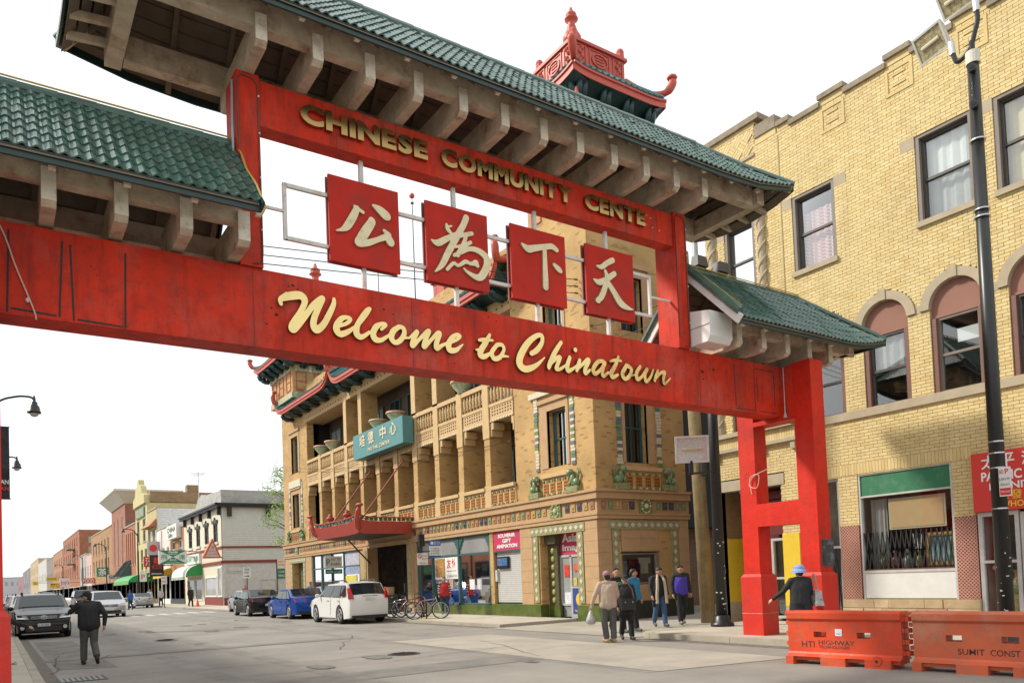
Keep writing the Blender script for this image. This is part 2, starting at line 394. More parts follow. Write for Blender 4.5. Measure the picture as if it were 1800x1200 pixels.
def brush_part(name, strokes, mp, d, ext, mats, par, h=.008, label=None, sidemi=0):
    V, Fc, E = brush(strokes, h); n = len(V); mb = MB()
    b = len(mb.v); mb.v += [tuple(mp(a, z, d)) for a, z in V] + [tuple(mp(a, z, d + ext)) for a, z in V]
    mb.f += Fc; mb.m += [0] * len(Fc)
    mb.f += [(q, p, p + n, q + n) for p, q in E]; mb.m += [sidemi] * len(E)
    return mb.build(name, mats, par, label=label)

# ------------------------------------------------------------------ ground
g = MB(); g.add([(-600, -200, 0), (900, -200, 0), (900, 2500, 0), (-600, 2500, 0)], [(0, 1, 2, 3)]); g.build('road', ASPH, kind='structure')
PATCH = M('patched_asphalt', (.185, .172, .155), .9, var=.3, scale=1.2, bump=.25, bscale=45)
PATCHL = M('worn_concrete_apron', (.36, .325, .27), .9, var=.15, scale=.8, bump=.2, bscale=35, dirt=(.25, .23, .20), damt=.8, dscale=.6)
def flat(name, x0, x1, y0, y1, z, m, kind='structure', cut=0):
    q = MB(); q.add([(x0, y0 + cut, z), (x1, y0, z), (x1, y1 - cut, z), (x0, y1, z)], [(0, 1, 2, 3)]); return q.build(name, m, kind=kind)
flat('road_patch', 1.1, 2.2, 18.5, 31, .004, PATCH, cut=.6)
flat('road_patch', 3.4, 9.2, 12.1, 13.1, .0055, PATCH, cut=-.15)
flat('road_patch', 8.8, 11.6, 8.5, 19, .007, PATCHL, cut=.5)
flat('road_patch', 1.0, 8.6, 21.2, 22.0, .0085, PATCH, cut=.2)
flat('alley_apron', 13.0, 22, 13.75, 20.6, .010, PATCHL, cut=.4)
flat('gutter', .56, 1.0, -4, 60, .003, M('gutter_grit', (.15, .135, .115), .95, var=.4, scale=6)); flat('gutter', 12.75, 13.14, -6, 13.5, .003, MATS['gutter_grit']); flat('gutter', 13.0, 13.43, 20.9, 70, .003, MATS['gutter_grit'])
OIL = M('oil_stain', (.165, .152, .136), .8, var=.4, scale=5)
for k in range(16):
    x, y, r = random.uniform(2, 12), random.uniform(10, 40), random.uniform(.1, .34); q = MB(); q.add([(x + r * random.uniform(.8, 1.1) * math.cos(a), y + 1.8 * r * random.uniform(.8, 1.1) * math.sin(a), .012) for a in np.linspace(0, 6.28, 20)[:-1]], [tuple(range(19))]); q.build('oil_stain', OIL, kind='structure')
TRK = M('tyre_track', (.215, .2, .18), .85, var=.25, scale=1)
for x in (3.2, 4.8, 8.6, 10.2): flat('tyre_track', x, x + .42, 9, 110, .0025, TRK)
cr_ = MB()
for (x, y, n, dx, dy) in ((.9, 18, 14, .05, .42), (1.5, 20, 9, .16, .3), (4, 24, 22, .33, .10), (2, 16.5, 30, .30, -.06), (6, 30, 20, .3, .35), (9, 12.5, 10, .1, .5), (3, 14, 26, .28, .03), (11.8, 22, 16, -.05, .5), (7, 18, 18, .12, .28), (1.1, 23, 10, .1, .35)):
    pts = []
    for k in range(n): pts.append((x, y)); x += dx + random.uniform(-.1, .1); y += dy + random.uniform(-.12, .12)
    for (a, b), (c, d) in zip(pts, pts[1:]):
        w = random.uniform(.004, .011); L_ = math.hypot(c - a, d - b) + 1e-6; nx, ny = -(d - b) / L_ * w, (c - a) / L_ * w
        cr_.add([(a - nx, b - ny, .014), (c - nx, d - ny, .014), (c + nx, d + ny, .014), (a + nx, b + ny, .014)], [(0, 1, 2, 3)])
cr_.build('road_crack', M('tar_crack', (.03, .03, .03), .95), kind='structure')
for k in range(11):
    flat('crosswalk_stripe', 2.6 + k * .95, 3.1 + k * .95, 54.5, 58.2, .006, WLINE)
flat('lane_line', 6.9, 7.05, 62, 66, .006, WLINE)
for k in range(12): flat('lane_line', 6.9, 7.05, 70 + k * 9, 73 + k * 9, .006, WLINE)

def sidewalk(name, x0, x1, y0, y1, kerb_west=True, pitch=1.5, near=True, z=.13):
    b = MB(); b.box(x0, x1, y0, y1, -.05, z - .025); r = b.build(name, SIDEW, kind='structure')
    kx0, kx1 = (x0 - .16, x0) if kerb_west else (x1, x1 + .16)
    n = max(1, int((y1 - y0) / 2.4)); st = (y1 - y0) / n
    for k in range(n):
        q = MB(); q.box(kx0, kx1 - .003, y0 + k * st + .006, y0 + (k + 1) * st - .006, -.04, z + random.uniform(-.006, .004)); q.build('kerb_stone', KERB, r)
    nx = max(1, round((x1 - x0) / pitch)); ny = max(1, round((y1 - y0) / pitch))
    if nx * ny > 140: ny = int(140 / nx)
    dx, dy = (x1 - x0) / nx, (y1 - y0) / ny; sm = None
    for i in range(nx):
        for j in range(ny):
            if sm is None:
                q = MB(); q.box(.006, dx - .006, .006, dy - .006, -.03, 0); sm = q.mesh('paving_slab', SIDEW)
            o = link('paving_slab', sm, r); o.location = (x0 + i * dx, y0 + j * dy, z + random.uniform(-.003, .003))
    return r
sidewalk('sidewalk', 13.3, 17.68, -6, 13.7)
sidewalk('sidewalk', 13.6, 16.65, 20.8, 70, z=.10)
sidewalk('sidewalk', 13.6, 16.65, 70.5, 210, pitch=3, z=.10)
sidewalk('sidewalk', -4.2, .55, -4, 60, kerb_west=False)
flat('grass_strip', -40, -4.2, -10, 200, .02, M('dull_ground', (.2, .19, .17), .95))
# rounded kerb return at the alley mouth
q = MB()
for k in range(6):
    a0, a1 = R(180 - k * 15), R(180 - (k + 1) * 15)
    P = lambda r, a, z: (14.3 + r * math.cos(a), 13.7 + r * math.sin(a) * .6, z)
    q.add([P(1.0, a0, .13), P(1.0, a1, .13), P(1.16, a1, .12), P(1.16, a0, .12), P(1.17, a0, -.02), P(1.17, a1, -.02), (14.3, 13.7, .13)], [(0, 1, 2, 3), (3, 2, 5, 4), (0, 6, 1)])
q.box(14.3, 22, 13.7, 14.3, -.03, .125)
q.build('kerb_return', KERB, kind='structure')

# manhole cover and drain
t = thing('manhole_cover', 'round cast iron manhole cover set in the road', 'manhole cover', (7.47, 15.49, 0))
q = MB(); q.cyl((7.47, 15.49, -.02), (7.47, 15.49, .012), .36, n=28); q.build('frame', M('worn_cast_iron', (.10, .095, .09), .6, metal=.4), t)
q = MB(); q.cyl((7.47, 15.49, -.01), (7.47, 15.49, .018), .30, n=28)
for k in range(-3, 4):
    w = math.sqrt(max(0, .28 ** 2 - (k * .08) ** 2)); q.box(7.47 - w, 7.47 + w, 15.49 + k * .08 - .015, 15.49 + k * .08 + .015, .018, .026)
q.build('lid', M('dark_cast_iron', (.045, .043, .04), .6, metal=.3), t)
t = thing('drain_grate', 'rectangular grey metal drain cover by the left kerb', 'drain', (1.36, 16.5, 0))
q = MB(); q.box(.95, 1.75, 16.15, 16.95, -.02, .010); q.build('frame', M('dark_cast_iron', (.045, .043, .04), .6), t)
q = MB()
for k in range(8): q.box(1.0 + k * .09, 1.05 + k * .09, 16.2, 16.9, .0, .016)
q.build('grate', M('grey_iron', (.22, .22, .21), .55, metal=.5), t)
# brush strokes of the lettering: (x, z, half width) in metres on the face of the gate
WELCOME = [[(3.229,5.356,0.025),(3.222,5.412,0.033),(3.281,5.453,0.047),(3.382,5.493,0.056),(3.492,5.516,0.054),(3.549,5.475,0.048),(3.547,5.405,0.04),(3.485,5.277,0.04),(3.411,5.157,0.045),(3.375,5.074,0.053),(3.385,5.036,0.05),(3.444,5.084,0.039),(3.555,5.242,0.04),(3.671,5.41,0.04),(3.771,5.513,0.035),(3.807,5.523,0.038),(3.751,5.399,0.04),(3.685,5.246,0.043),(3.669,5.134,0.047),(3.712,5.08,0.052),(3.808,5.163,0.044),(3.895,5.319,0.041),(3.962,5.466,0.035),(3.973,5.545,0.025)],[(3.306,5.523,0.01),(3.25,5.447,0.033)],[(4.03,5.176,0.021),(4.14,5.23,0.027),(4.205,5.293,0.027),(4.174,5.32,0.027),(4.084,5.297,0.036),(4.01,5.201,0.046),(3.997,5.12,0.049),(4.052,5.068,0.044),(4.153,5.111,0.036),(4.231,5.171,0.024)],[(4.231,5.171,0.024),(4.328,5.25,0.024),(4.439,5.382,0.02),(4.496,5.473,0.021),(4.506,5.504,0.021),(4.456,5.475,0.024),(4.374,5.355,0.033),(4.301,5.213,0.042),(4.292,5.115,0.048),(4.342,5.07,0.041),(4.412,5.099,0.03),(4.488,5.16,0.023)],[(4.675,5.229,0.022),(4.742,5.3,0.027),(4.696,5.315,0.025),(4.597,5.255,0.042),(4.544,5.151,0.045),(4.573,5.073,0.046),(4.655,5.067,0.034),(4.743,5.122,0.025),(4.807,5.173,0.019)],[(4.957,5.309,0.032),(4.863,5.231,0.043),(4.827,5.134,0.044),(4.879,5.066,0.036),(4.968,5.109,0.038),(5.036,5.215,0.037),(5.024,5.297,0.032),(4.957,5.309,0.032)],[(5.024,5.154,0.019),(5.117,5.167,0.016)],[(5.117,5.167,0.016),(5.246,5.278,0.032),(5.191,5.169,0.039),(5.165,5.059,0.039),(5.266,5.154,0.028),(5.403,5.291,0.033),(5.448,5.311,0.033),(5.39,5.189,0.038),(5.357,5.071,0.039),(5.466,5.174,0.028),(5.597,5.309,0.033),(5.635,5.293,0.028),(5.571,5.163,0.041),(5.572,5.076,0.041),(5.657,5.126,0.028),(5.778,5.192,0.02)],[(5.797,5.186,0.02),(5.909,5.245,0.024),(5.982,5.312,0.026),(5.933,5.333,0.029),(5.84,5.271,0.039),(5.777,5.16,0.047),(5.797,5.079,0.047),(5.897,5.089,0.037),(5.975,5.149,0.022),(6.028,5.195,0.01)]]
TO = [[(6.525,5.415,0.027),(6.454,5.294,0.044),(6.355,5.151,0.049),(6.343,5.072,0.05),(6.411,5.057,0.04),(6.522,5.121,0.026)],[(6.326,5.304,0.023),(6.423,5.323,0.033),(6.58,5.336,0.016)],[(6.265,5.146,0.013),(6.329,5.147,0.032)],[(6.656,5.275,0.033),(6.552,5.14,0.038),(6.596,5.049,0.04),(6.708,5.089,0.037),(6.785,5.218,0.028),(6.75,5.288,0.03),(6.656,5.275,0.033)],[(6.764,5.111,0.026),(6.865,5.115,0.013)]]
CHINATOWN = [[(7.324,5.226,0.039),(7.438,5.299,0.047),(7.545,5.436,0.039),(7.546,5.548,0.037),(7.431,5.527,0.041),(7.255,5.386,0.054),(7.111,5.175,0.061),(7.077,5.037,0.062),(7.146,4.96,0.057),(7.263,4.968,0.052),(7.426,5.052,0.035),(7.588,5.193,0.01)],[(7.944,5.492,0.034),(7.804,5.305,0.044),(7.683,5.083,0.043),(7.668,5.017,0.02)],[(7.703,5.092,0.022),(7.838,5.215,0.034),(7.913,5.236,0.032),(7.864,5.135,0.036),(7.824,5.036,0.036),(7.908,5.042,0.028),(8.062,5.144,0.018)],[(8.118,5.261,0.034),(8.061,5.12,0.042),(8.071,5.032,0.04),(8.171,5.073,0.028),(8.263,5.141,0.018)],[(8.247,5.408,0.039)],[(8.332,5.238,0.035),(8.288,5.128,0.037),(8.259,5.054,0.029)],[(8.286,5.087,0.02),(8.496,5.264,0.037),(8.531,5.242,0.035),(8.446,5.106,0.039),(8.452,5.032,0.035),(8.549,5.098,0.023)],[(8.858,5.289,0.032),(8.737,5.264,0.038),(8.624,5.128,0.04),(8.661,5.048,0.038),(8.782,5.126,0.03),(8.897,5.267,0.032),(8.836,5.132,0.036),(8.846,5.031,0.034),(8.968,5.103,0.024)],[(9.217,5.412,0.028),(9.139,5.252,0.039),(9.039,5.115,0.043),(9.061,5.035,0.039),(9.19,5.091,0.024)],[(9.02,5.308,0.019),(9.145,5.346,0.03),(9.277,5.348,0.02)],[(9.404,5.284,0.037),(9.297,5.124,0.042),(9.353,5.038,0.037),(9.463,5.101,0.038),(9.516,5.23,0.033),(9.404,5.284,0.037)],[(9.491,5.109,0.02),(9.583,5.132,0.016)],[(9.736,5.303,0.031),(9.643,5.186,0.038),(9.65,5.068,0.038),(9.753,5.113,0.029),(9.902,5.276,0.032),(9.843,5.166,0.034),(9.865,5.045,0.032),(9.981,5.139,0.025),(10.054,5.273,0.023)],[(10.172,5.278,0.028),(10.122,5.177,0.032),(10.084,5.086,0.027)],[(10.103,5.121,0.021),(10.238,5.238,0.03),(10.346,5.273,0.033),(10.314,5.16,0.033),(10.332,5.057,0.028),(10.484,5.17,0.016)]]
GONG = [[(4.397,6.967,0.046),(4.341,6.845,0.056),(4.246,6.683,0.054),(4.17,6.617,0.03),(4.076,6.579,0.008)],[(4.366,6.993,0.021),(4.492,6.936,0.024)],[(4.656,7.076,0.019),(4.753,7.035,0.056),(4.85,6.973,0.068),(4.877,6.953,0.046)],[(4.618,6.851,0.045),(4.62,6.818,0.059),(4.545,6.7,0.069),(4.452,6.546,0.069),(4.415,6.475,0.058),(4.556,6.505,0.047),(4.719,6.587,0.039),(4.857,6.651,0.05),(4.909,6.594,0.061),(4.921,6.569,0.046)],[(4.815,6.74,0.023),(4.885,6.688,0.043)]]
WEI = [[(5.872,7.071,0.021),(5.893,7.001,0.034),(5.948,6.95,0.023)],[(5.874,7.032,0.025),(5.966,7.068,0.01)],[(6.231,7.258,0.051),(6.167,7.116,0.051),(6.03,6.887,0.054),(5.878,6.622,0.052),(5.77,6.423,0.044),(5.646,6.293,0.011)],[(5.597,6.772,0.011),(5.704,6.746,0.049),(5.846,6.833,0.046),(5.991,6.924,0.039),(6.096,6.992,0.023)],[(6.325,7.028,0.032),(6.209,6.984,0.035),(6.093,6.937,0.027)],[(6.218,6.964,0.029),(6.154,6.805,0.035),(6.05,6.631,0.039)],[(6.298,6.881,0.028),(6.159,6.798,0.031),(6.004,6.747,0.017)],[(5.988,6.613,0.027),(6.124,6.691,0.033),(6.272,6.772,0.037),(6.44,6.774,0.046),(6.581,6.693,0.058),(6.579,6.545,0.062),(6.487,6.384,0.062),(6.39,6.34,0.047),(6.235,6.387,0.027),(6.159,6.436,0.016)],[(5.857,6.369,0.027),(5.973,6.484,0.027),(6.057,6.465,0.025),(6.19,6.551,0.033),(6.283,6.538,0.027),(6.379,6.57,0.049)],[(6.379,6.57,0.047),(6.408,6.53,0.032)]]
XIA = [[(7.283,7.079,0.011),(7.314,7.054,0.028),(7.417,7.012,0.06),(7.545,7.051,0.054),(7.744,7.112,0.049),(7.906,7.154,0.048),(8.008,7.115,0.041)],[(7.752,7.065,0.04),(7.75,6.838,0.045),(7.748,6.595,0.054),(7.746,6.43,0.054)],[(7.941,6.851,0.029),(8.028,6.795,0.05),(8.078,6.763,0.035)]]
TIAN = [[(8.898,7.018,0.016),(9.001,7.017,0.043),(9.139,7.116,0.049),(9.271,7.191,0.05)],[(8.812,6.764,0.014),(8.93,6.731,0.053),(9.088,6.803,0.049),(9.204,6.885,0.052),(9.298,6.951,0.048)],[(9.086,6.965,0.028),(9.117,6.851,0.049),(9.058,6.652,0.055),(8.959,6.465,0.055),(8.869,6.407,0.035)],[(8.879,6.4,0.048),(8.911,6.38,0.027)],[(9.131,6.768,0.051),(9.278,6.606,0.06),(9.422,6.441,0.068),(9.583,6.381,0.04),(9.722,6.369,0.008)]]

# ------------------------------------------------------------------ the gateway arch
gate = thing('gateway_arch', 'red gateway arch with green tiled roofs spanning the street', 'gate', (6.95, 10.35, 0))
Y0, Y1 = 10.13, 10.56
def part(name, m, par=gate, **k):
    return lambda mb: mb.build(name, m, par, **k)
# lower beam (stops at both legs' inner frames)
b = MB(); b.box(-.9, 14.9, Y0, Y1, 4.75, 5.80); lowbeam = b.build('lower_beam', RED, gate)
b = MB()
for x in (2.88, 5.2, 8.1, 11.35): b.box(x, x + .007, Y0 - .004, Y0 - .001, 4.752, 5.80)
b.build('seam', M('red_seam', (.22, .012, .008), .6), lowbeam)
b = MB(); b.box(3.02, 10.78, Y0, Y0 + .27, 7.75, 8.37); upbeam = b.build('upper_beam', RED, gate)
b = MB()
for x in (4.1, 6.3, 8.2, 9.6): b.box(x, x + .006, Y0 - .004, Y0, 7.75, 8.37)
b.build('seam', M('red_seam', (.28, .015, .01), .6), upbeam)
for x0, x1 in ((2.72, 3.015), (10.785, 11.08)):
    b = MB(); b.box(x0, x1, 10.08, 10.6, 5.803, 8.4); p = b.build('upper_post', RED, gate)
    # thin cable conduit clipped along the post
    c = MB(); xa, xb = x0 + .03, x1 - .02
    c.tube([(xa, 10.07, 7.0 if x0 < 5 else 6.0), (xa - .01, 10.066, 7.6), (xa - .015, 10.066, 8.28), (xa + .04, 10.064, 8.35), (xb - .06, 10.064, 8.33), (xb, 10.064, 8.25), (xb + .005, 10.064, 7.4), (xb + .01, 10.064, 6.0), (xb, 10.062, 5.86), (xb - .12, 10.062, 5.84)], .011, 6)
    c.build('conduit', M('conduit_red_brown', (.16, .05, .03), .5), p)
    c = MB()
    for z in (6.3, 7.0, 7.6, 8.1): c.ball((xb + .005, 10.05, z), .014, 6, 4)
    c.build('clip', M('pale_clip', (.75, .72, .65), .5), p)
c = MB(); c.tube([(2.70, 10.2, 8.3), (2.69, 10.19, 7.8), (2.695, 10.19, 7.0), (2.70, 10.19, 6.9)], .02, 6); c.build('drain_pipe', M('galvanised_pipe', (.35, .37, .38), .5, metal=.5), gate)

# legs
def leg(xc, sgn):
    for yc in (9.60, 11.07):
        b = MB(); b.box(xc - .205, xc + .205, yc - .21, yc + .215, 1.46, 5.80); b.build('column', REDCOL, gate)
        b = MB(); w = .265
        A = [(xc + i * w, yc + j * .272, .13) for i, j in ((-1, -1), (1, -1), (1, 1), (-1, 1))]; Bq = [(p[0], p[1], 1.40) for p in A]; Cq = [(xc + i * (w - .05), yc + j * .225, 1.462) for i, j in ((-1, -1), (1, -1), (1, 1), (-1, 1))]
        b.prism(A, Bq); b.prism(Bq, Cq, caps=False); b.build('plinth', M('red_plinth_paint', (.58, .020, .009), .5, var=.12, scale=3, bump=.25, bscale=25, dirt=(.22, .10, .05), damt=.5, dscale=1.6), gate)
        b = MB(); b.box(xc - w - .003, xc + w + .003, yc - .2755, yc + .2755, .60, .612); b.build('chipped_seam', M('chipped_paint', (.55, .30, .25), .9, dirt=(.62, .03, .016), damt=1, dscale=9), gate)
    b = MB(); b.box(xc - .203, xc + .203, 9.815, 10.86, 2.48, 2.97); b.build('crossbar', REDCOL, gate)
    b = MB(); b.box(xc - .203, xc + .203, 9.815, 10.86, 4.655, 4.748); b.build('crossbar', REDCOL, gate)
leg(13.99, 1); leg(-.125, -1)
b = MB(); b.box(13.79, 14.2, 9.815, Y0 - .002, 4.75, 5.78); b.build('infill_panel', RED, gate)
# black notice plate on the right leg, loose rope, hanging cord
b = MB(); b.box(13.86, 14.19, 9.335, 9.37, 1.60, 2.10); pl = b.build('notice_plate', M('weathered_black_plate', (.05, .05, .055), .45, dirt=(.45, .45, .5), damt=.6, dscale=6), gate)
b = MB(); b.box(13.84, 14.21, 9.37, 9.388, 1.57, 2.13); b.build('frame', M('plate_frame', (.12, .11, .1), .5), pl)
b = MB(); b.tube(rail([(13.77, 10.2, 3.95), (13.77, 10.35, 3.75), (13.75, 10.85, 3.6), (13.74, 11.0, 3.4), (13.74, 10.8, 3.33), (13.75, 10.75, 3.6), (13.75, 10.98, 3.55), (13.75, 10.95, 3.2)]), .008, 5); b.build('loose_rope', M('pale_rope', (.6, .5, .4), .8), gate)
b = MB(); b.cyl((13.75, 10.0, 5.75), (13.75, 10.0, 4.80), .010, n=6); b.cyl((13.75, 10.0, 4.82), (13.75, 10.0, 4.70), .012, .04, n=8); b.build('hanging_cord', M('grey_cord', (.45, .45, .45), .5), gate)
b = MB(); b.tube(rail([(-.3, 10.1, 6.5), (.10, 10.115, 5.75), (.25, 10.115, 5.3), (.41, 10.11, 4.85), (.44, 10.11, 4.72)]), .009, 5); b.ball((.36, 10.11, 4.93), (.022, .015, .03), 6, 5); b.build('loose_rope', M('pale_rope', (.6, .5, .4), .8), gate)
# black tape lines on the lower beam
TAPE = M('black_tape', (.02, .022, .022), .7)
for (xa, za, xb, zb) in ((.19, 5.71, .165, 4.77), (.71, 5.69, .67, 4.79), (.79, 5.66, .815, 4.77), (1.37, 5.68, 1.355, 4.765), (.20, 4.82, .64, 4.80), (.85, 4.79, 1.33, 4.775),
                         (12.36, 5.67, 12.38, 4.84), (12.97, 5.66, 12.97, 4.77), (13.6, 5.60, 13.6, 4.95), (13.05, 5.50, 13.06, 5.0), (13.0, 5.67, 13.63, 5.67), (12.39, 4.80, 12.93, 4.80), (13.1, 4.80, 13.66, 4.80)):
    b = MB(); w = .02 if xa < 5 else .014
    b.bar((xa, Y0 - .003, za), (xb, Y0 - .003, zb), w, .004, upv=(0, 1, 0)); b.build('tape_strip', TAPE, lowbeam)
# rust holes and stain patches on the lower beam
RH = M('rust_hole', (.05, .018, .012), .95, var=.5, scale=25)
b = MB()
for (x, z, r) in ((3.12, 5.3, .02), (3.18, 5.22, .03), (3.42, 5.66, .03), (3.48, 5.62, .016), (3.36, 5.64, .014), (4.75, 5.55, .02), (4.9, 5.5, .016), (5.9, 5.35, .016), (6.55, 5.72, .018), (6.7, 5.68, .014), (3.05, 5.08, .018), (11.75, 5.5, .035), (11.45, 5.42, .055), (11.46, 5.28, .03), (11.2, 5.58, .02), (8.7, 5.02, .02), (5.9, 4.9, .015), (1.0, 5.45, .012), (1.06, 5.35, .01)):
    n = 9; b.add([(x + r * random.uniform(.5, 1.2) * math.cos(k * 2 * math.pi / n), Y0 - .002, z + r * .8 * random.uniform(.5, 1.2) * math.sin(k * 2 * math.pi / n)) for k in range(n)], [tuple(range(n))])
b.build('rust_hole', RH, lowbeam)

# ---- lettering
for s_, x0_, x1_ in (('CHINESE', 3.57, 5.53), ('COMMUNITY', 5.77, 8.32), ('CENTE', 8.60, 10.02)):
    r = text_mesh(s_, 1, 1); D.meshes.remove(r[0])
    # advance of each character, measured on the running text
    cur = 0; tot = text_len = None
    ws = {c: None for c in s_}
    for c in ws:
        cu = D.curves.new('t', 'FONT'); cu.body = c; cu.offset = .05; o = D.objects.new('t', cu); me = D.meshes.new_from_object(o); xs = [v.co.x for v in me.vertices]; ws[c] = max(xs) - min(xs); D.objects.remove(o); D.curves.remove(cu); D.meshes.remove(me)
    gap = .07; tot = sum(ws[c] for c in s_) + gap * (len(s_) - 1); k = (x1_ - x0_) / tot; x = x0_
    for c in s_:
        text(c, upbeam, PY(0), x, 7.935, ws[c] * k, .285, GOLD, d=10.062, ext=.055, off=.05, name='letter'); x += (ws[c] + gap) * k
# R has fallen off: its pegs remain
b = MB()
for (x, z) in ((10.08, 8.0), (10.2, 8.15), (10.25, 7.98), (10.1, 8.17), (10.42, 7.96)): b.cyl((x, Y0, z), (x, Y0 - .03, z), .010, n=6)
b.build('letter_peg', M('peg_metal', (.6, .5, .4), .5), upbeam)
for nm, st, m in (('WELCOME', WELCOME, GOLDS), ('TO', TO, GOLDS), ('CHINATOWN', CHINATOWN, None)):
    if m: brush_part('script_lettering', st, PY(0), 10.07, .05, [m, M('letter_edge', (.10, .07, .03), .5)], lowbeam, h=.007, sidemi=1)
    else:
        brush_part('script_lettering', st[:7], PY(0), 10.07, .05, [GOLDS, M('letter_edge', (.10, .07, .03), .5)], lowbeam, h=.007, sidemi=1)
        brush_part('script_lettering', st[7:], PY(0), 10.068, .05, [GOLDW, M('letter_edge', (.10, .07, .03), .5)], lowbeam, h=.007, sidemi=1, label='last letters of the script, gilding burnt and flaking')
# ---- character panels on a white pipe frame
FR = MB()
SIGN = M('sign_panel_red', (.50, .024, .012), .65, var=.12, scale=2, bump=.05, bscale=50, dirt=(.28, .04, .03), damt=.7, dscale=1.6, spec=.25)
SIGNS_ = M('sign_edge', (.30, .07, .06), .6)
for (xa, xb, st) in ((3.99, 5.075, GONG), (5.525, 6.64, WEI), (7.085, 8.215, XIA), (8.665, 9.79, TIAN)):
    pz0, pz1 = 6.155, 7.39
    b = MB(); b.box(xa, xb, 10.20, 10.235, pz0, pz1); p = b.build('sign_panel', SIGN, gate)
    b = MB(); b.box(xa + .03, xb - .03, 10.236, 10.30, pz0 + .05, pz1 - .05, 1); b.box(xa + .0, xb - .0, 10.30, 10.33, pz0, pz1); b.build('back_panel', [SIGNS_, BLACK], p)
    brush_part('character', st, PY(0), 10.165, .036, [CREAM, M('character_edge', (.36, .30, .18), .8)], p, h=.008, sidemi=1)
    xm = (xa + xb) / 2
    for z0_, z1_ in ((7.36, 7.76), (5.80, 6.19)):
        b = MB(); b.box(xm - .03, xm + .03, 10.27, 10.33, z0_, z1_); b.build('support_post', WSTEEL, gate)
for xa, xb in ((3.38, 3.99), (5.07, 5.53), (6.64, 7.09), (8.21, 8.67), (9.79, 10.25)):
    for z in (6.36, 7.10):
        b = MB(); b.bar((xa, 10.27, z), (xb, 10.27, z), .05, .05); b.build('support_rail', WSTEEL, gate)
for x, xo in ((3.38, 3.0), (10.25, 10.79)):
    b = MB(); b.box(x - .025, x + .025, 10.245, 10.295, 6.335, 7.125); b.build('support_rail', WSTEEL, gate)
    b = MB(); b.bar((x, 10.27, 6.73), (xo, 10.27, 6.73), .035, .035); b.build('support_rail', WSTEEL, gate)

# ---- roofs
def tile_mesh(p, rowl, name):
    """one pan tile: S-wave across, raised lower lip"""
    b = MB(); n = 6; A = [(-p / 2 + p * i / n, 0, .026 + .019 * math.cos(2 * math.pi * i / n - .4)) for i in range(n + 1)]
    Bq = [(x, rowl, z - .017) for x, y, z in A]; Cq = [(x, .004, z - .022) for x, y, z in A]
    b.add(A + Bq + Cq, [(i, i + 1, n + 2 + i, n + 1 + i) for i in range(n)] + [(i + 1, i, 2 * n + 2 + i, 2 * n + 3 + i) for i in range(n)])
    return b.mesh(name, TILE, smooth=False)
def slope_fn(x, ye, ze, yr, zr, lift):
    E = Vector((x, ye, ze + lift(x))); T = Vector((x, yr, zr)); return E, T
def tiled(par, x0, x1, ye, ze, yr, zr, p, rows, lift, hip0, hip1, single, back=False, m=TILE):
    """hip0/hip1: how far the slope narrows towards the ridge at each end. single(x, row) -> tile is an object of its own."""
    L0 = math.hypot(yr - ye, zr - ze); rowl = L0 / rows; mes = [tile_mesh(p, rowl * 1.06, 'roof_tile') for _ in TILES]; [mm.materials.clear() or mm.materials.append(t_) for mm, t_ in zip(mes, TILES)]; rest = MB(); n = 6; cnt = 0
    nx = int((x1 - x0) / p)
    for k in range(nx):
        x = x0 + p * (k + .5)
        for r in range(rows):
            s = (r + .5) / rows
            if x < x0 + hip0 * s or x > x1 - hip1 * s: continue
            if single and single(x, r) and abs(lift(x)) < 1e-6:
                o = link('roof_tile', random.choice((mes[0], mes[0], mes[1], mes[2])), par); E, T = slope_fn(x, ye, ze, yr, zr, lift); d = (T - E).normalized(); nn = Vector((1, 0, 0)).cross(d)
                if nn.z < 0: nn = -nn
                o.matrix_basis = Matrix(((1, d.x, nn.x, 0), (0, d.y, nn.y, 0), (0, d.z, nn.z, 0), (0, 0, 0, 1))) @ Matrix.Rotation(random.gauss(0, .012), 4, 'Z') @ Matrix.Rotation(random.gauss(0, .008), 4, 'X'); o.location = E + d * (r * rowl); cnt += 1; continue
            A = []; Bq = []; Cq = []; jz = random.gauss(0, .0035)
            for i in range(n + 1):
                xx = x - p / 2 + p * i / n; h = .026 + .019 * math.cos(2 * math.pi * i / n - .4); E, T = slope_fn(xx, ye, ze, yr, zr, lift); d = T - E
                nn = Vector((0, -d.z, d.y)).normalized()
                if nn.z < 0: nn = -nn
                u0 = E + d * (r / rows); u1 = E + d * ((r + 1.06) / rows)
                h += jz; A.append(u0 + nn * h); Bq.append(u1 + nn * (h - .017)); Cq.append(u0 + nn * (h - .022))
            rest.add(A + Bq + Cq, [(i, i + 1, n + 2 + i, n + 1 + i) for i in range(n)] + [(i + 1, i, 2 * n + 2 + i, 2 * n + 3 + i) for i in range(n)], random.choice((0, 0, 1, 2)))
    rest.build('roof_tile', TILES, par, kind='stuff'); return cnt
flatl = lambda x: 0.0
def sheathing(par, x0, x1, ye, ze, yr, zr, lift, hip0, hip1, rows=9):
    """soffit boards under a slope, each a plank"""
    for r in range(rows):
        a, c = r / rows, (r + .90) / rows; xa, xb = x0 + hip0 * (r / rows) + .05, x1 - hip1 * (r / rows) - .05
        ns = 12 if lift is not flatl else 1; b = MB(); P = []
        for i in range(ns + 1):
            xx = xa + (xb - xa) * i / ns; E, T = slope_fn(xx, ye, ze, yr, zr, lift); d = T - E; off = Vector((0, 0, -.045))
            P.append((E + d * a + off, E + d * c + off, E + d * c + off + Vector((0, 0, .02)), E + d * a + off + Vector((0, 0, .02))))
        for q0, q1 in zip(P, P[1:]): b.prism(q0, q1)
        b.build('plank', SOFFIT, par)
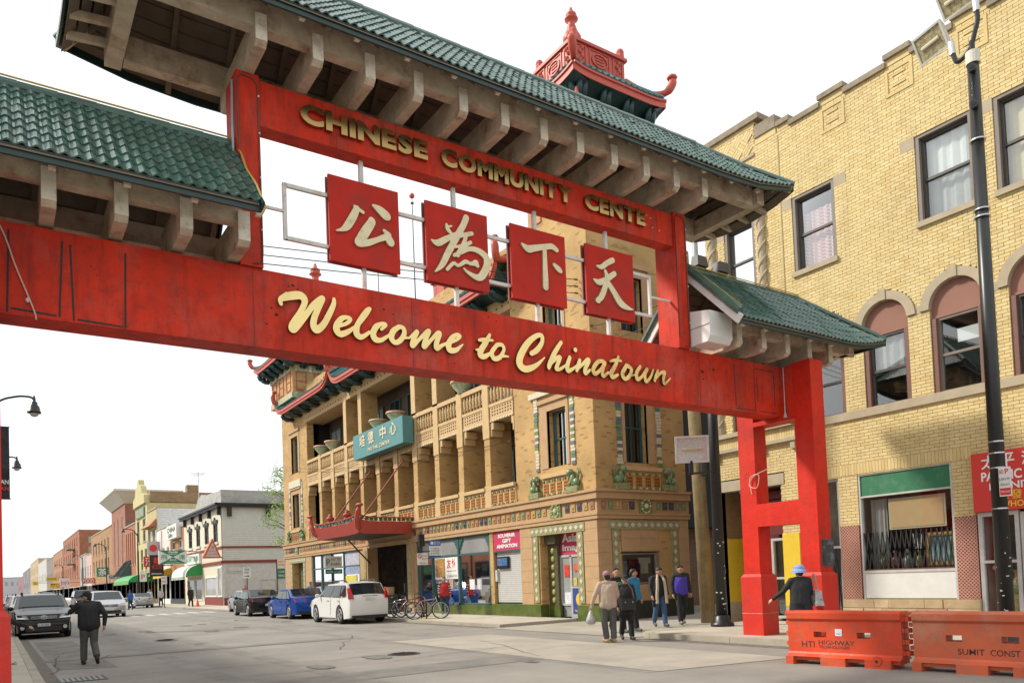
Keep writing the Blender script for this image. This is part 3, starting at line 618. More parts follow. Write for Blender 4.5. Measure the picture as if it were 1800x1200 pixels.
def underlay(par, x0, x1, ye, ze, yr, zr, lift, hip0, hip1):
    b = MB(); ns = 14
    for i in range(ns):
        xa, xb = x0 + (x1 - x0) * i / ns, x0 + (x1 - x0) * (i + 1) / ns; q = []
        for xx in (xa, xb):
            E, T = slope_fn(xx, ye, ze, yr, zr, lift); tmax = 1.0
            if hip0 and xx < x0 + hip0: tmax = min(tmax, (xx - x0) / hip0)
            if hip1 and xx > x1 - hip1: tmax = min(tmax, (x1 - xx) / hip1)
            q += [E + Vector((0, 0, -.015)), E + (T - E) * max(tmax, .001) + Vector((0, 0, -.015))]
        b.add(q, [(0, 2, 3, 1)])
    b.build('roof_deck', M('roof_deck', (.10, .08, .065), .9), par)
def fascia(par, x0, x1, y, ze, lift, sg, h=.11, n=14):
    b = MB()
    for i in range(n):
        xa, xb = x0 + (x1 - x0) * i / n, x0 + (x1 - x0) * (i + 1) / n; za, zb = ze + lift(xa), ze + lift(xb)
        F = lambda x, z: [(x, y, z - h), (x, y + sg * .03, z - h), (x, y + sg * .03, z + .0), (x, y, z + .0)]
        b.prism(F(xa, za), F(xb, zb))
        b.prism([(xa, y - sg * .012, za - .02), (xa, y, za - .02), (xa, y, za + .005), (xa, y - sg * .012, za + .005)], [(xb, y - sg * .012, zb - .02), (xb, y, zb - .02), (xb, y, zb + .005), (xb, y - sg * .012, zb + .005)])
    b.build('eave_gutter', GDARK, par)
def ridge(par, pts, r, m=TILE, name='ridge_tile', step=.42):
    for p, q in zip(pts, pts[1:]):
        p = Vector(p); q = Vector(q); L_ = (q - p).length; n = max(1, round(L_ / step))
        for k in range(n):
            b = MB(); a = p + (q - p) * (k / n); c = p + (q - p) * ((k + 1.04) / n); b.cyl(a, c, r, r * 1.12, n=8); b.build(name, m, par)
def bracket(par, x, z0, z1, ya, yb, w=.145, ch=.07, m=None):
    """cantilever beam through the wall, chamfered at both lower ends"""
    prof = [(ya, z0 + .06 + .0), (ya + ch, z0), (yb - ch, z0), (yb, z0 + .06), (yb, z1), (ya, z1)]
    b = MB(); A = [(x - w / 2, y, z) for y, z in prof]; Bq = [(x + w / 2, y, z) for y, z in prof]
    n = len(prof); vs = A + Bq
    fs = [(i, (i + 1) % n, n + (i + 1) % n, n + i) for i in range(n)]
    b.add(vs, [f for i, f in enumerate(fs) if i not in (0, 3, 5)] + [tuple(range(n))[::-1], tuple(range(n, 2 * n))], 0)
    b.add(vs, [fs[i] for i in (5, 3)], 1); b.add(vs, [fs[0]], 0)
    return b.build('bracket', m or [CONC, CONCF], par)
def stud(par, x, y, z):
    b = MB(); b.box(x - .035, x + .035, y - .03, y + .03, z - .07, z); b.build('mounting_block', CONCF, par)

# main roof
XL, XR = .78, 13.1
mroof = MB(); mroof.box(3.2, 10.6, 10.3, 10.42, 10.0, 10.06); mroof = mroof.build('main_roof', GDARK, gate)
lift = lambda x: .26 * max(0.0, (abs(x - 6.94) - 4.3) / 1.9) ** 2
HIP = 1.35
yb_ = 20.7 - 9.05
tiled(mroof, XL, XR, 9.05, 8.79, 10.35, 10.10, .127, 8, lift, HIP, HIP, lambda x, r: r < 6 and 3.0 < x < 5.3)
underlay(mroof, XL, XR, 9.05, 8.79, 10.35, 10.10, lift, HIP, HIP)
underlay(mroof, XL, XR, yb_, 8.79, 10.35, 10.10, lift, HIP, HIP)
sheathing(mroof, XL, XR, 9.05, 8.79, 10.35, 10.10, lift, HIP, HIP)
sheathing(mroof, XL, XR, yb_, 8.79, 10.35, 10.10, lift, HIP, HIP)
fascia(mroof, XL, XR, 9.07, 8.79, lift, 1); fascia(mroof, XL, XR, yb_ - .02, 8.79, lift, -1)
for xe, sg in ((XL, 1), (XR, -1)):      # hip ends
    ez = 8.79 + lift(xe); yc = 10.35
    b = MB(); n = 10
    for i in range(n):
        ya, yb2 = 9.05 + (yb_ - 9.05) * i / n, 9.05 + (yb_ - 9.05) * (i + 1) / n
        sag = lambda y: -.20 * (1 - ((y - yc) / 1.3) ** 2)
        pa, pb = Vector((xe, ya, ez + sag(ya))), Vector((xe, yb2, ez + sag(yb2))); top = Vector((xe + sg * HIP, yc, 10.1))
        ta = 1 - abs(ya - yc) / 1.3; tb = 1 - abs(yb2 - yc) / 1.3
        b.add([pa, pb, pb + (Vector((xe + sg * HIP, yb2, 10.1)) - pb) * max(tb, .001), pa + (Vector((xe + sg * HIP, ya, 10.1)) - pa) * max(ta, .001)], [(0, 1, 2, 3)])
    b.build('hip_slope', TILE, mroof)
    for i in range(9):      # boards under the hip end
        f = i / 9; x = xe + sg * (.06 + HIP * f); hw = 1.28 * (1 - f) - .02; zz_ = ez - .10 + (10.1 - ez) * f - .06
        if hw < .1: continue
        b = MB(); P = []
        for y in np.linspace(yc - hw, yc + hw, 7): dz = -.20 * (1 - ((y - yc) / 1.3) ** 2) * (1 - f); P.append([(x, y, zz_ + dz), (x + sg * .12, y, zz_ + dz + .10), (x + sg * .12, y, zz_ + dz + .12), (x, y, zz_ + dz + .02)])
        for q0, q1 in zip(P, P[1:]): b.prism(q0, q1)
        b.build('plank', SOFFIT, mroof)
    b = MB(); ns = 10
    for i in range(ns):
        ya, yb2 = 9.07 + (yb_ - 9.09) * i / ns, 9.07 + (yb_ - 9.09) * (i + 1) / ns; sag = lambda y: -.20 * (1 - ((y - yc) / 1.3) ** 2)
        b.prism([(xe, ya, ez + sag(ya) - .11), (xe + sg * .03, ya, ez + sag(ya) - .11), (xe + sg * .03, ya, ez + sag(ya)), (xe, ya, ez + sag(ya))], [(xe, yb2, ez + sag(yb2) - .11), (xe + sg * .03, yb2, ez + sag(yb2) - .11), (xe + sg * .03, yb2, ez + sag(yb2)), (xe, yb2, ez + sag(yb2))])
    b.build('eave_gutter', GDARK, mroof)
    for yy in (9.1, yb_ - .05):       # hip rafters
        b = MB(); b.bar((xe + sg * .05, yy, ez - .10), (xe + sg * HIP * 1.0, yc, 9.85), .09, .14); b.build('hip_rafter', CONC, mroof)
        ridge(mroof, [(xe, 9.05 if yy < 10 else yb_, ez + .02), (xe + sg * HIP * .5, (yc + (9.05 if yy < 10 else yb_)) / 2, (ez + 10.1) / 2 - .02), (xe + sg * HIP, yc, 10.12)], .045)
    xp = 1.32 if sg > 0 else 12.4
    b = MB(); b.box(xp, xp + .2, 9.40, 11.30, 8.66, 8.96); b.build('purlin', CONC, mroof)
    for y in np.linspace(9.7, 11.0, 4):
        b = MB(); b.bar((xp + .1, y, 8.80), (xe + sg * .08, y, ez - .30), .07, .09); b.build('rafter', CONC, mroof)
ridge(mroof, [(XL + HIP, 10.35, 10.12), (XR - HIP, 10.35, 10.12)], .06)
b = MB(); b.box(1.53, 12.39, 9.50, 9.68, 8.65, 9.0); b.build('purlin', CONC, mroof)
b = MB(); b.box(1.53, 12.39, 11.02, 11.2, 8.65, 9.0); b.build('purlin', CONC, mroof)
BX = [2.88 + .736 * k for k in range(12)]
for x in BX: bracket(mroof, x, 8.40, 8.80, 9.45, 11.25)
for k, x in enumerate(np.arange(1.8, 12.2, .74)):
    for y, y2, sg in ((9.62, 9.12, 1), (11.08, 11.58, -1)):
        b = MB(); b.bar((x + .36, 10.35, 9.90), (x + .36, y2, 8.70 + lift(x + .36)), .07, .07); b.build('rafter', SOFFIT, mroof)
    stud(mroof, x + .06, 9.25, 8.83)

# wing roofs
def wing(x0, x1, hip0, hip1, single, verge, lf):
    w = MB(); w.box(x0 + hip0 * .9 + .1, x1 - hip1 * .9 - .1, 10.3, 10.4, 7.40, 7.46); w = w.build('wing_roof', GDARK, gate)
    yb2 = 20.7 - 9.1
    tiled(w, x0, x1, 9.1, 6.19, 10.35, 7.50, .127, 8, lf, hip0, hip1, single)
    for ye in (9.1, yb2):
        underlay(w, x0, x1, ye, 6.19, 10.35, 7.50, lf, hip0, hip1); sheathing(w, x0, x1, ye, 6.19, 10.35, 7.50, lf, hip0, hip1)
    fascia(w, x0, x1, 9.12, 6.19, lf, 1); fascia(w, x0, x1, yb2 - .02, 6.19, lf, -1)
    ridge(w, [(x0 + hip0, 10.35, 7.52), (x1 - hip1, 10.35, 7.52)], .05)
    b = MB(); b.tube([(x0 + hip0, 10.30, 7.575), (x1 - hip1, 10.30, 7.575)], .012, 5); b.build('rope_light', ROPE, w)
    pa, pb = (x0 + .25 if not hip0 else x0 + .5), (x1 - .1 if not hip1 else x1 - .5)
    for y in (9.65, 10.87): b = MB(); b.box(pa, pb, y, y + .18, 6.15, 6.42); b.build('purlin', CONC, w)
    for (xe, hp, sg) in ((x0, hip0, 1), (x1, hip1, -1)):
        if not hp: continue
        ez = 6.19 + lf(xe)
        b = MB(); b.add([(xe, 9.1, ez), (xe, yb2, ez), (xe + sg * hp, 10.35, 7.5)], [(0, 1, 2)]); b.build('hip_slope', TILE, w)
        for i in range(6):
            f = i / 7; x = xe + sg * (.06 + hp * f); hw = 1.22 * (1 - f) - .05; z_ = ez - .06 + (7.5 - ez) * f
            b = MB(); b.prism([(x, 10.35 - hw, z_), (x + sg * .13, 10.35 - hw, z_ + .12), (x + sg * .13, 10.35 - hw, z_ + .14), (x, 10.35 - hw, z_ + .02)], [(x, 10.35 + hw, z_), (x + sg * .13, 10.35 + hw, z_ + .12), (x + sg * .13, 10.35 + hw, z_ + .14), (x, 10.35 + hw, z_ + .02)]); b.build('plank', SOFFIT, w)
        for ye in (9.1, yb2):
            b = MB(); b.bar((xe + sg * .03, ye + (.05 if ye < 10 else -.05), ez - .08), (xe + sg * hp, 10.35, 7.35), .08, .12); b.build('hip_rafter', CONC, w)
            ridge(w, [(xe, ye, ez + .02), (xe + sg * hp, 10.35, 7.52)], .045)
        xp = x1 - .7 if sg < 0 else x0 + .5
        b = MB(); b.box(xp, xp + .18, 9.55, 11.15, 6.15, 6.42); b.build('purlin', CONC, w)
        for y in np.linspace(9.85, 10.9, 3):
            b = MB(); b.bar((xp + .1, y, 6.26), (xe + sg * .08, y, ez - .14), .08, .10); b.build('rafter', CONC, w)
        b = MB(); b.box(xe - .015, xe + .015, 9.12, yb2 - .02, ez - .11, ez); b.build('eave_gutter', GDARK, w)
    return w
lw = wing(-2.25, 2.74, 1.3, 0, lambda x, r: x > .0, None, flatl)
liftR = lambda x: .22 * max(0.0, (x - 14.6) / 1.55) ** 2
rw = wing(11.32, 16.15, 0, 1.3, None, None, liftR)
# verges towards the posts: left wing gets a rope light, right wing a white board and rolled edge tiles
b = MB(); b.tube(rail([(2.735, 10.35, 7.57), (2.74, 10.0, 7.23), (2.72, 9.7, 6.88), (2.745, 9.4, 6.56), (2.73, 9.14, 6.27), (2.745, 9.06, 6.12), (2.70, 9.1, 6.02)]), .014, 5); b.build('rope_light', ROPE, lw)
for ye in (9.06, 11.64):
    b = MB(); b.bar((11.30, ye, 6.11), (11.30, 10.35, 7.42), .04, .17); b.build('verge_board', WHITE, rw)
    ridge(rw, [(11.30, ye, 6.26), (11.30, 10.35, 7.55)], .075, step=.36)
    b = MB(); b.bar((2.72, ye, 6.11), (2.72, 10.35, 7.42), .03, .13); b.build('verge_board', GDARK, lw)
b = MB(); b.tube([(11.34, 9.04, 6.36), (11.335, 10.35, 7.645)], .012, 5); b.build('rope_light', ROPE, rw)
for x in (-1.6, -.87, -.16, .555, 1.27, 1.97, 2.645): bracket(lw, x, 5.85, 6.28, 9.6, 11.1)
for x in (11.93, 12.66, 13.40, 14.12, 14.85): bracket(rw, x, 5.85, 6.28, 9.6, 11.1)
for x in (-.3, .44, 1.16, 1.87, 2.60): stud(lw, x + .13, 9.28, 6.17)
for x in (11.65, 12.3, 12.95, 13.7, 14.4): stud(rw, x, 9.28, 6.17)
# white boxed-in bracket beside the right post
prof = [(9.60, 5.95), (9.68, 5.85), (11.1, 5.85), (11.1, 6.62), (9.60, 6.46)]
b = MB(); b.prism([(11.10, y, z) for y, z in prof[:2]] + [(11.10, 10.08, 5.85), (11.10, 10.08, 6.52), (11.10, 9.60, 6.42)], [(11.72, y, z) for y, z in prof[:2]] + [(11.72, 10.08, 5.85), (11.72, 10.08, 6.52), (11.72, 9.60, 6.42)])
bb = b.build('boxed_bracket', WHITE, rw)
b = MB(); b.box(11.092, 11.10, 9.60, 10.08, 6.165, 6.175); b.build('board_joint', M('joint_shadow_gap', (.2, .19, .17), .9), bb)
for x in np.arange(-.5, 2.7, .71):
    for ye in (9.2, 11.5):
        b = MB(); b.bar((x + .28, 10.35, 7.32), (x + .28, ye, 6.18), .07, .07); b.build('rafter', SOFFIT, lw)
for x in np.arange(11.9, 14.6, .72):
    for ye in (9.2, 11.5):
        b = MB(); b.bar((x + .3, 10.35, 7.32), (x + .3, ye, 6.18), .07, .07); b.build('rafter', SOFFIT, rw)

# ------------------------------------------------------------------ yellow brick building on the right
XF = 17.68
YB = [M('yellow_brick_%s' % n, c, .8, var=.07, scale=3, bump=.2, bscale=60, dirt=(.44, .31, .15), damt=.4, dscale=.45, dirt2=[((.34, .25, .14), .35, 1.4, True)]) for n, c in (('pale', (.64, .505, .245)), ('straw', (.625, .485, .225)), ('amber', (.59, .44, .195)), ('buff', (.655, .525, .265)))]
MORT = M('old_mortar', (.40, .31, .17), .95)
yb = thing('brick_building', 'yellow brick building with arched windows and shops at street level', 'building', (XF, 10, 0))
mp = PX(XF)
WIN3 = [(6.1, 7.38), (7.8, 9.05), (11.1, 12.34), (13.56, 14.62), (4.4, 5.65)]
ARCH = [(6.15, 7.28), (7.8, 8.92), (9.43, 10.55), (11.08, 12.2), (4.5, 5.62)]
SPR = 7.28
ops = [(a, b, 9.33, 11.36) for a, b in WIN3] + [(13.56, 14.62, 5.45, 8.3)]
ops += [(8.65, 10.9, .73, 3.78), (4.4, 8.18, .0, 3.84), (11.42, 12.45, .3, 3.8), (13.12, 15.2, 0, 3.82)]
ops += [(8.18, 8.65, 0, 2.55), (10.9, 11.42, 0, 2.55), (8.65, 10.9, 0, .73)]
ops += [(12.5, 15.36, 4.93, 5.45), (11.4, 15.36, 3.82, 4.12)][:1] + [(13.0, 15.36, 3.82, 4.12)]
def cuts(z):
    c = [(o[0], o[1]) for o in ops if o[2] < z < o[3]]
    for a, b in ARCH:
        m, r = (a + b) / 2, (b - a) / 2
        if 5.15 < z < SPR: c.append((a, b))
        elif SPR <= z < SPR + r + .2: w = math.sqrt(max(0, (r + .2) ** 2 - (z - SPR) ** 2)); c.append((m - w, m + w))
    if 5.15 < z < 5.36: c.append((4, 12.5))
    if z > 13.28: c.append((0, 13.4))
    return sorted(c)
YA, YE = 3.6, 15.33
back = MB(); rest = MB(); singles = []; bh, bw = .078, .222; row = 0; z = .02
while z < 13.9:
    zc = z + bh / 2; seg = []; cur = YA
    for a, b in cuts(zc):
        if a > cur: seg.append((cur, min(a, YE)))
        cur = max(cur, b)
    if cur < YE: seg.append((cur, YE))
    for a, b in seg:
        if b - a < .02: continue
        back.mbox(mp, a, b, z, z + bh, .014, .2)
        n0 = math.floor((a + (row % 2) * bw / 2) / bw); k = n0
        while True:
            p0 = k * bw - (row % 2) * bw / 2; p1 = p0 + bw - .010; k += 1
            if p0 >= b: break
            q0, q1 = max(p0, a + .003), min(p1, b - .003)
            if q1 - q0 < .03: continue
            if q1 - q0 > .2 and 6.7 < q0 < 9.4 and 8.1 < zc < 13 and len(singles) < 300: singles.append((q0, z)); continue
            pr = random.uniform(-.002, .003); P = [(a_, z_, d_) for d_ in (-pr, .016) for z_ in (z + .005, z + bh - .005) for a_ in (q0, q1)]
            rest.add([mp(*p) for p in P], [(0, 1, 3, 2), (0, 4, 5, 1), (2, 3, 7, 6), (0, 2, 6, 4), (1, 5, 7, 3)], random.choice((0, 0, 1, 1, 2, 3)))
    z += bh; row += 1
wall = back.build('brick_wall', MORT, yb)
rest.build('brick', YB, wall, kind='stuff')
bm_ = []
for m in YB:
    q = MB(); P = [(a_, z_, d_) for d_ in (-.001, .016) for z_ in (.005, bh - .005) for a_ in (0, bw - .010)]; q.add([(d, a, zz_) for a, zz_, d in P], [(0, 1, 3, 2), (0, 4, 5, 1), (2, 3, 7, 6), (0, 2, 6, 4), (1, 5, 7, 3)]); bm_.append(q.mesh('brick', m))
for a, z_ in singles:
    o = link('brick', random.choice(bm_), wall); o.location = (XF + random.uniform(-.003, .002), a, z_)
# body behind the facade
q = MB(); q.box(XF + .95, 32, 3.0, 15.30, 0, 13.2); q.box(XF + .2, XF + .95, 15.2, 15.30, 4.2, 13.2); q.box(XF + .2, XF + .95, 3, 15.3, 13.1, 13.2); q.build('building_body', brickmat('common_brick', (.30, .17, .10), (.24, .13, .08), (.3, .26, .2), axis='both'), yb)
# third floor windows
CUR1 = M('pink_check_curtain', (.60, .33, .33), .9, var=.3, scale=30); CUR2 = M('white_curtain', (.72, .72, .70), .9, var=.06, scale=3); CUR3 = M('yellow_curtain', (.66, .56, .36), .9, var=.12, scale=3)
FRM = M('grey_brown_frame', (.18, .15, .12), .6, var=.1); FRD = M('dark_bronze_frame', (.06, .05, .045), .5)
def checkmat():
    m = D.materials.new('red_white_check'); m.use_nodes = True; n = m.node_tree.nodes; L = m.node_tree.links.new; b = n['Principled BSDF']; b.inputs['Roughness'].default_value = .9
    g = n.new('ShaderNodeNewGeometry'); c = n.new('ShaderNodeTexChecker'); c.inputs['Scale'].default_value = 22; c.inputs[1].default_value = (.72, .62, .62, 1); c.inputs[2].default_value = (.55, .16, .17, 1); L(g.outputs['Position'], c.inputs[0]); L(c.outputs[0], b.inputs['Base Color']); return m
CHK = checkmat()
WG = glassmat('window_glass', see=.35)
def curtain(par, mp, a0, a1, z0, z1, d, m, name='curtain', dz=.0):
    q = MB(); n = 14
    for i in range(n):
        x0, x1 = a0 + (a1 - a0) * i / n, a0 + (a1 - a0) * (i + 1) / n; d0, d1 = d + .025 * math.sin(i * 1.9), d + .025 * math.sin((i + 1) * 1.9)
        q.add([mp(x0, z0 + dz * i / n, d0), mp(x1, z0 + dz * (i + 1) / n, d1), mp(x1, z1, d1), mp(x0, z1, d0)], [(0, 1, 2, 3)])
    return q.build(name, m, par, smooth=True)
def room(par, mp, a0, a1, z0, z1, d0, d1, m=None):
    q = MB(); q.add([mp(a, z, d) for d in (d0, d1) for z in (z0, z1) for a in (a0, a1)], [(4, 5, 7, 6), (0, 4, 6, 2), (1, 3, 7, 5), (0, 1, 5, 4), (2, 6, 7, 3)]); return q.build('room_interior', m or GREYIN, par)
for i, (a, b) in enumerate(WIN3):
    q = MB(); q.mbox(mp, a, a + .09, 9.33, 11.36, .02, .2); q.mbox(mp, b - .09, b, 9.33, 11.36, .02, .2); q.mbox(mp, a + .09, b - .09, 11.26, 11.36, .02, .2); q.build('window_casing', FRM, yb)
    w = window(yb, mp, a + .09, b - .09, 9.33, 11.26, FRD, WG, d=.17, fw=.05)
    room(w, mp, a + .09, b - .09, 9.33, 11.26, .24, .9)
    if i in (2, 3): curtain(w, mp, a + .30, b - .12, 9.40, 10.9, .32, CHK)
    elif i == 1: curtain(w, mp, a + .12, b - .12, 10.3, 11.2, .30, CUR2, dz=.1); curtain(w, mp, a + .12, b - .12, 9.4, 10.28, .36, M('grey_net_curtain', (.42, .42, .40), .9, var=.1))
    else: curtain(w, mp, a + .12, b - .12, 9.4, 11.2, .30, CUR3)
    q = MB(); q.mbox(mp, a - .03, b + .03, 9.20, 9.325, -.07, .2); q.build('window_sill', STONE, yb)
    q = MB()
    for a0, a1 in ((a - .33, a - .002), (b + .002, b + .33)):
        if i in (1, 0, 4) and a1 < a and i != 4 and False: continue
        if (i == 1 and a1 < a) or (i == 4 and a0 > b): continue
        q.mbox(mp, max(a0, 7.382 if i == 1 else a0), a1, 11.08, 11.36, -.006, .1)
    q.build('stone_block', STONE, yb)
# arched windows
TERP = M('brown_tympanum', (.27, .125, .09), .75, var=.06, scale=2); BRF = M('brown_frame', (.17, .075, .055), .6, var=.1)
for i, (a, b) in enumerate(ARCH):
    m_, r = (a + b) / 2, (b - a) / 2; n = 20
    q = MB()     # stone hood
    for k in range(n):
        t0, t1 = math.pi * k / n, math.pi * (k + 1) / n
        P = [(m_ + rr * math.cos(t), SPR + rr * math.sin(t), dd) for dd in (-.05, .15) for t, rr in ((t0, r), (t1, r), (t1, r + .2), (t0, r + .2))]
        q.add([mp(*p) for p in P], [(0, 1, 2, 3), (0, 4, 5, 1), (2, 6, 7, 3), (4, 7, 6, 5)])
    q.mbox(mp, m_ - .09, m_ + .09, SPR + r - .01, SPR + r + .24, -.075, .1); q.build('stone_arch', STONE, yb)
    q = MB(); P = [(m_ + r * math.cos(math.pi * k / n), SPR + r * math.sin(math.pi * k / n)) for k in range(n + 1)] + [(a, 7.06), (b, 7.06)]
    q.prism([mp(x, z_, .09) for x, z_ in P], [mp(x, z_, .15) for x, z_ in P]); q.build('tympanum', TERP, yb)
    q = MB(); q.mbox(mp, a, a + .11, 5.36, 7.058, .03, .2); q.mbox(mp, b - .11, b, 5.36, 7.058, .03, .2); q.build('window_casing', BRF, yb)
    w = window(yb, mp, a + .11, b - .11, 5.36, 7.055, FRM if i == 1 else FRD, WG, d=.15, fw=.05)
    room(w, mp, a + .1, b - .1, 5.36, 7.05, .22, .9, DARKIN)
    if i == 2: curtain(w, mp, a + .14, b - .14, 6.2, 7.0, .25, M('silver_blind', (.34, .34, .33), .5, var=.25, scale=6), name='blind')
    if i == 1: q = MB(); q.mbox(mp, a + .14, b - .45, 6.45, 6.75, .26, .28); q.build('white_card', CUR2, w)  # plain white card behind the pane
q = MB(); q.mbox(mp, 3.6, 12.5, 5.16, 5.36, -.06, .2); q.build('sill_course', STONE, yb)
q = MB()
for a, b in ((12.2, 11.08), (10.55, 9.43), (8.92, 7.8), (7.28, 6.15)): pass
for a0, a1 in ((7.28, 7.8), (8.92, 9.43), (10.55, 11.08)): q.mbox(mp, a0 + .0, a1 - .0, 7.26, 7.44, -.012, .1)
q.build('impost_stone', STONE, yb)
# corner bay: rectangular window, twisted colonnettes, ledge
w = window(yb, mp, 13.58, 14.6, 5.47, 8.28, BRF, WG, d=.15, fw=.08); room(w, mp, 13.58, 14.6, 5.47, 8.28, .22, .9, DARKIN)
for yc in (13.3, 15.06):
    for z0, z1 in ((5.47, 8.5), (8.9, 11.7)):
        q = MB(); q.cyl((XF - .03, yc, z0 + .2), (XF - .03, yc, z1 - .2), .10, n=12); q.cyl((XF - .03, yc, z0), (XF - .03, yc, z0 + .2), .14, n=12); q.cyl((XF - .03, yc, z1 - .2), (XF - .03, yc, z1), .11, .15, n=12)
        for ph in (0, math.pi): q.tube([(XF - .03 + .10 * math.cos(ph + t * 1.15), yc + .10 * math.sin(ph + t * 1.15), z0 + .2 + (z1 - z0 - .4) * t / 16) for t in np.linspace(0, 16, 70)], .032, 6)
        q.build('twisted_colonnette', STONE, yb)
q = MB(); q.mbox(mp, 12.5, 15.33, 5.33, 5.45, -.2, .2); q.mbox(mp, 12.5, 15.33, 4.93, 5.02, -.14, .2)
for y in (12.62, 13.6, 15.2): q.mbox(mp, y - .07, y + .07, 4.72, 4.93, -.10, .1)
q.build('bay_ledge', STONE, yb)
q = MB(); y = 12.55
while y < 15.2: q.mbox(mp, y, y + .072, 5.03, 5.32, -.08, .1, random.randrange(4)); y += .08
q.build('soldier_brick', YB, yb)
q = MB(); q.mbox(mp, 12.5, 15.33, 5.02, 5.33, -.06, .2); q.build('ledge_core', MORT, yb)
q = MB(); q.mbox(mp, 13.0, 15.33, 3.82, 4.12, -.02, .3); q.build('stone_lintel', STONE, yb)
q = MB(); q.mbox(mp, 12.64, 12.67, 5.5, 13.2, -.012, .02); q.build('drain_pipe', M('ochre_pipe', (.30, .20, .06), .6), yb)
# parapet
COP = M('weathered_coping', (.27, .22, .16), .9, var=.2, scale=4, dirt=(.12, .10, .08), damt=.6, dscale=3)
MER = [(10.70, 11.36), (9.02, 9.60), (7.35, 8.06), (5.7, 6.35)]
q = MB(); edges = sorted(sum(MER, ())); prev = 3.6
spans = []; cur = 3.6
for a, b in sorted(MER): spans.append((cur, a)); cur = b
spans.append((cur, 12.28))
for a, b in spans: q.mbox(mp, a + .002, b - .002, 13.27, 13.40, -.07, .45)
for a, b in MER: q.mbox(mp, a - .03, b + .03, 13.44, 13.56, -.09, .45)
q.mbox(mp, 12.25, 12.66, 13.42, 13.55, -.08, .45); q.mbox(mp, 12.70, 13.38, 13.46, 13.80, -.05, .5); q.mbox(mp, 13.2, 15.36, 13.97, 14.13, -.09, .45)
q.build('coping_stone', COP, yb)
q = MB()
for a, b in MER: q.mbox(mp, a, b, 13.28, 13.44, -.015, .4, 1)
q.mbox(mp, 12.28, 12.66, 13.28, 13.42, -.01, .4, 2); q.mbox(mp, 12.70, 13.38, 13.28, 13.46, -.012, .4, 1); q.mbox(mp, 13.40, 15.33, 13.85, 13.97, -.005, .4, 1)
q.build('parapet_brick', YB, yb)
q = MB()
for a, b in MER:   # square brick panels under the merlons
    m_ = (a + b) / 2
    for (x0, x1, z0, z1) in ((m_ - .33, m_ + .33, 12.55, 12.62), (m_ - .33, m_ + .33, 13.12, 13.19), (m_ - .33, m_ - .26, 12.62, 13.12), (m_ + .26, m_ + .33, 12.62, 13.12), (m_ - .15, m_ + .15, 12.74, 12.79), (m_ - .15, m_ + .15, 12.98, 13.03)): q.mbox(mp, x0, x1, z0, z1, -.02, .02, 2)
q.build('brick_panel', YB, yb)
# diagonal basket weave in the gable panel
q = MB(); s = .26
for i in range(-2, 10):
    for j in range(-2, 8):
        cx, cz = 13.45 + (i - j) * s * .707, 12.2 + (i + j) * s * .707 - .2
        if not (13.55 < cx < 15.2 and 13.16 < cz < 13.78): continue
        for k in range(3):
            o = (k - 1) * s / 3; h, w_ = (s / 2 - .006), s / 6 - .006
            if (i + j) % 2: dx, dz = (o, 0), (w_, h)
            else: dx, dz = (0, o), (h, w_)
            P = [(dx[0] + sx * dz[0], dx[1] + sz * dz[1]) for sx, sz in ((-1, -1), (1, -1), (1, 1), (-1, 1))]; P = [(cx + (u - v) * .707, cz + (u + v) * .707) for u, v in P]
            q.prism([mp(u, v, -.022) for u, v in P], [mp(u, v, .0) for u, v in P], random.choice((0, 3, 2)))
q.build('basket_weave_brick', YB, yb)
q = MB(); q.mbox(mp, 13.42, 15.30, 13.02, 13.10, -.04, .1); q.build('stone_string', STONE, yb)

# ---- shop front
ASHL = [M('ashlar_' + n, c, .9, var=.12, scale=5, bump=.5, bscale=20) for n, c in (('tan', (.40, .29, .17)), ('rose', (.38, .22, .15)), ('buff', (.46, .35, .21)))]
am = {}
y = 8.17
for r_, (z0, z1) in enumerate(((.13, .33), (.335, .52), (.525, .73))):
    y = 8.17 - (0, .0, .0)[r_]
    while y < 11.4:
        w_ = random.uniform(.35, .85); y1 = min(y + w_, 11.42)
        if 11.42 - y1 < .2: y1 = 11.42
        q = MB(); q.mbox(mp, y + .006, y1 - .006, z0 + .004, z1 - .004, -.07 + random.uniform(-.012, .012), .2); q.build('stone', random.choice(ASHL), yb); y = y1
q = MB(); q.mbox(mp, 8.17, 11.42, .10, .73, -.045, .3); q.build('stone_base', MORT, yb)
RT = M('red_wall_tile', (.26, .045, .030), .35, var=.3, scale=14); GR = M('pale_grout', (.50, .36, .28), .9)
for a, b in ((8.18, 8.64), (10.91, 11.42)):
    q = MB(); q.mbox(mp, a, b, .735, 2.55, -.012, .2); pz = q.build('tiled_pilaster', RT, yb)
    q = MB(); st = .078
    for k in range(-26, 34):
        for sg in (1, -1):
            c0 = a + k * st; P = []
            # line y = c0 + sg*(z-.735), clipped to the pilaster
            za, zb = .735, 2.55
            ya, ye = c0, c0 + sg * (zb - za)
            t0, t1 = 0.0, 1.0; dy = ye - ya
            for lim, s2 in ((a, 1), (b, -1)):
                f0, f1 = s2 * (ya - lim), s2 * (ye - lim)
                if f0 < 0 and f1 < 0: t0, t1 = 1, 0; break
                if f0 < 0: t0 = max(t0, f0 / (f0 - f1))
                if f1 < 0: t1 = min(t1, f0 / (f0 - f1))
            if t1 - t0 < .02: continue
            dd = -.0155 if sg > 0 else -.0150
            q.bar(mp(ya + dy * t0, za + (zb - za) * t0, dd), mp(ya + dy * t1, za + (zb - za) * t1, dd), .011, .005, upv=(1, 0, 0))
    q.build('grout_lattice', GR, pz)
q = MB(); y = 8.2
while y < 11.7: q.mbox(mp, y, y + .07, 3.80, 4.06, -.012, .1, random.randrange(3)); y += .079
q.build('soldier_brick', YB, yb)
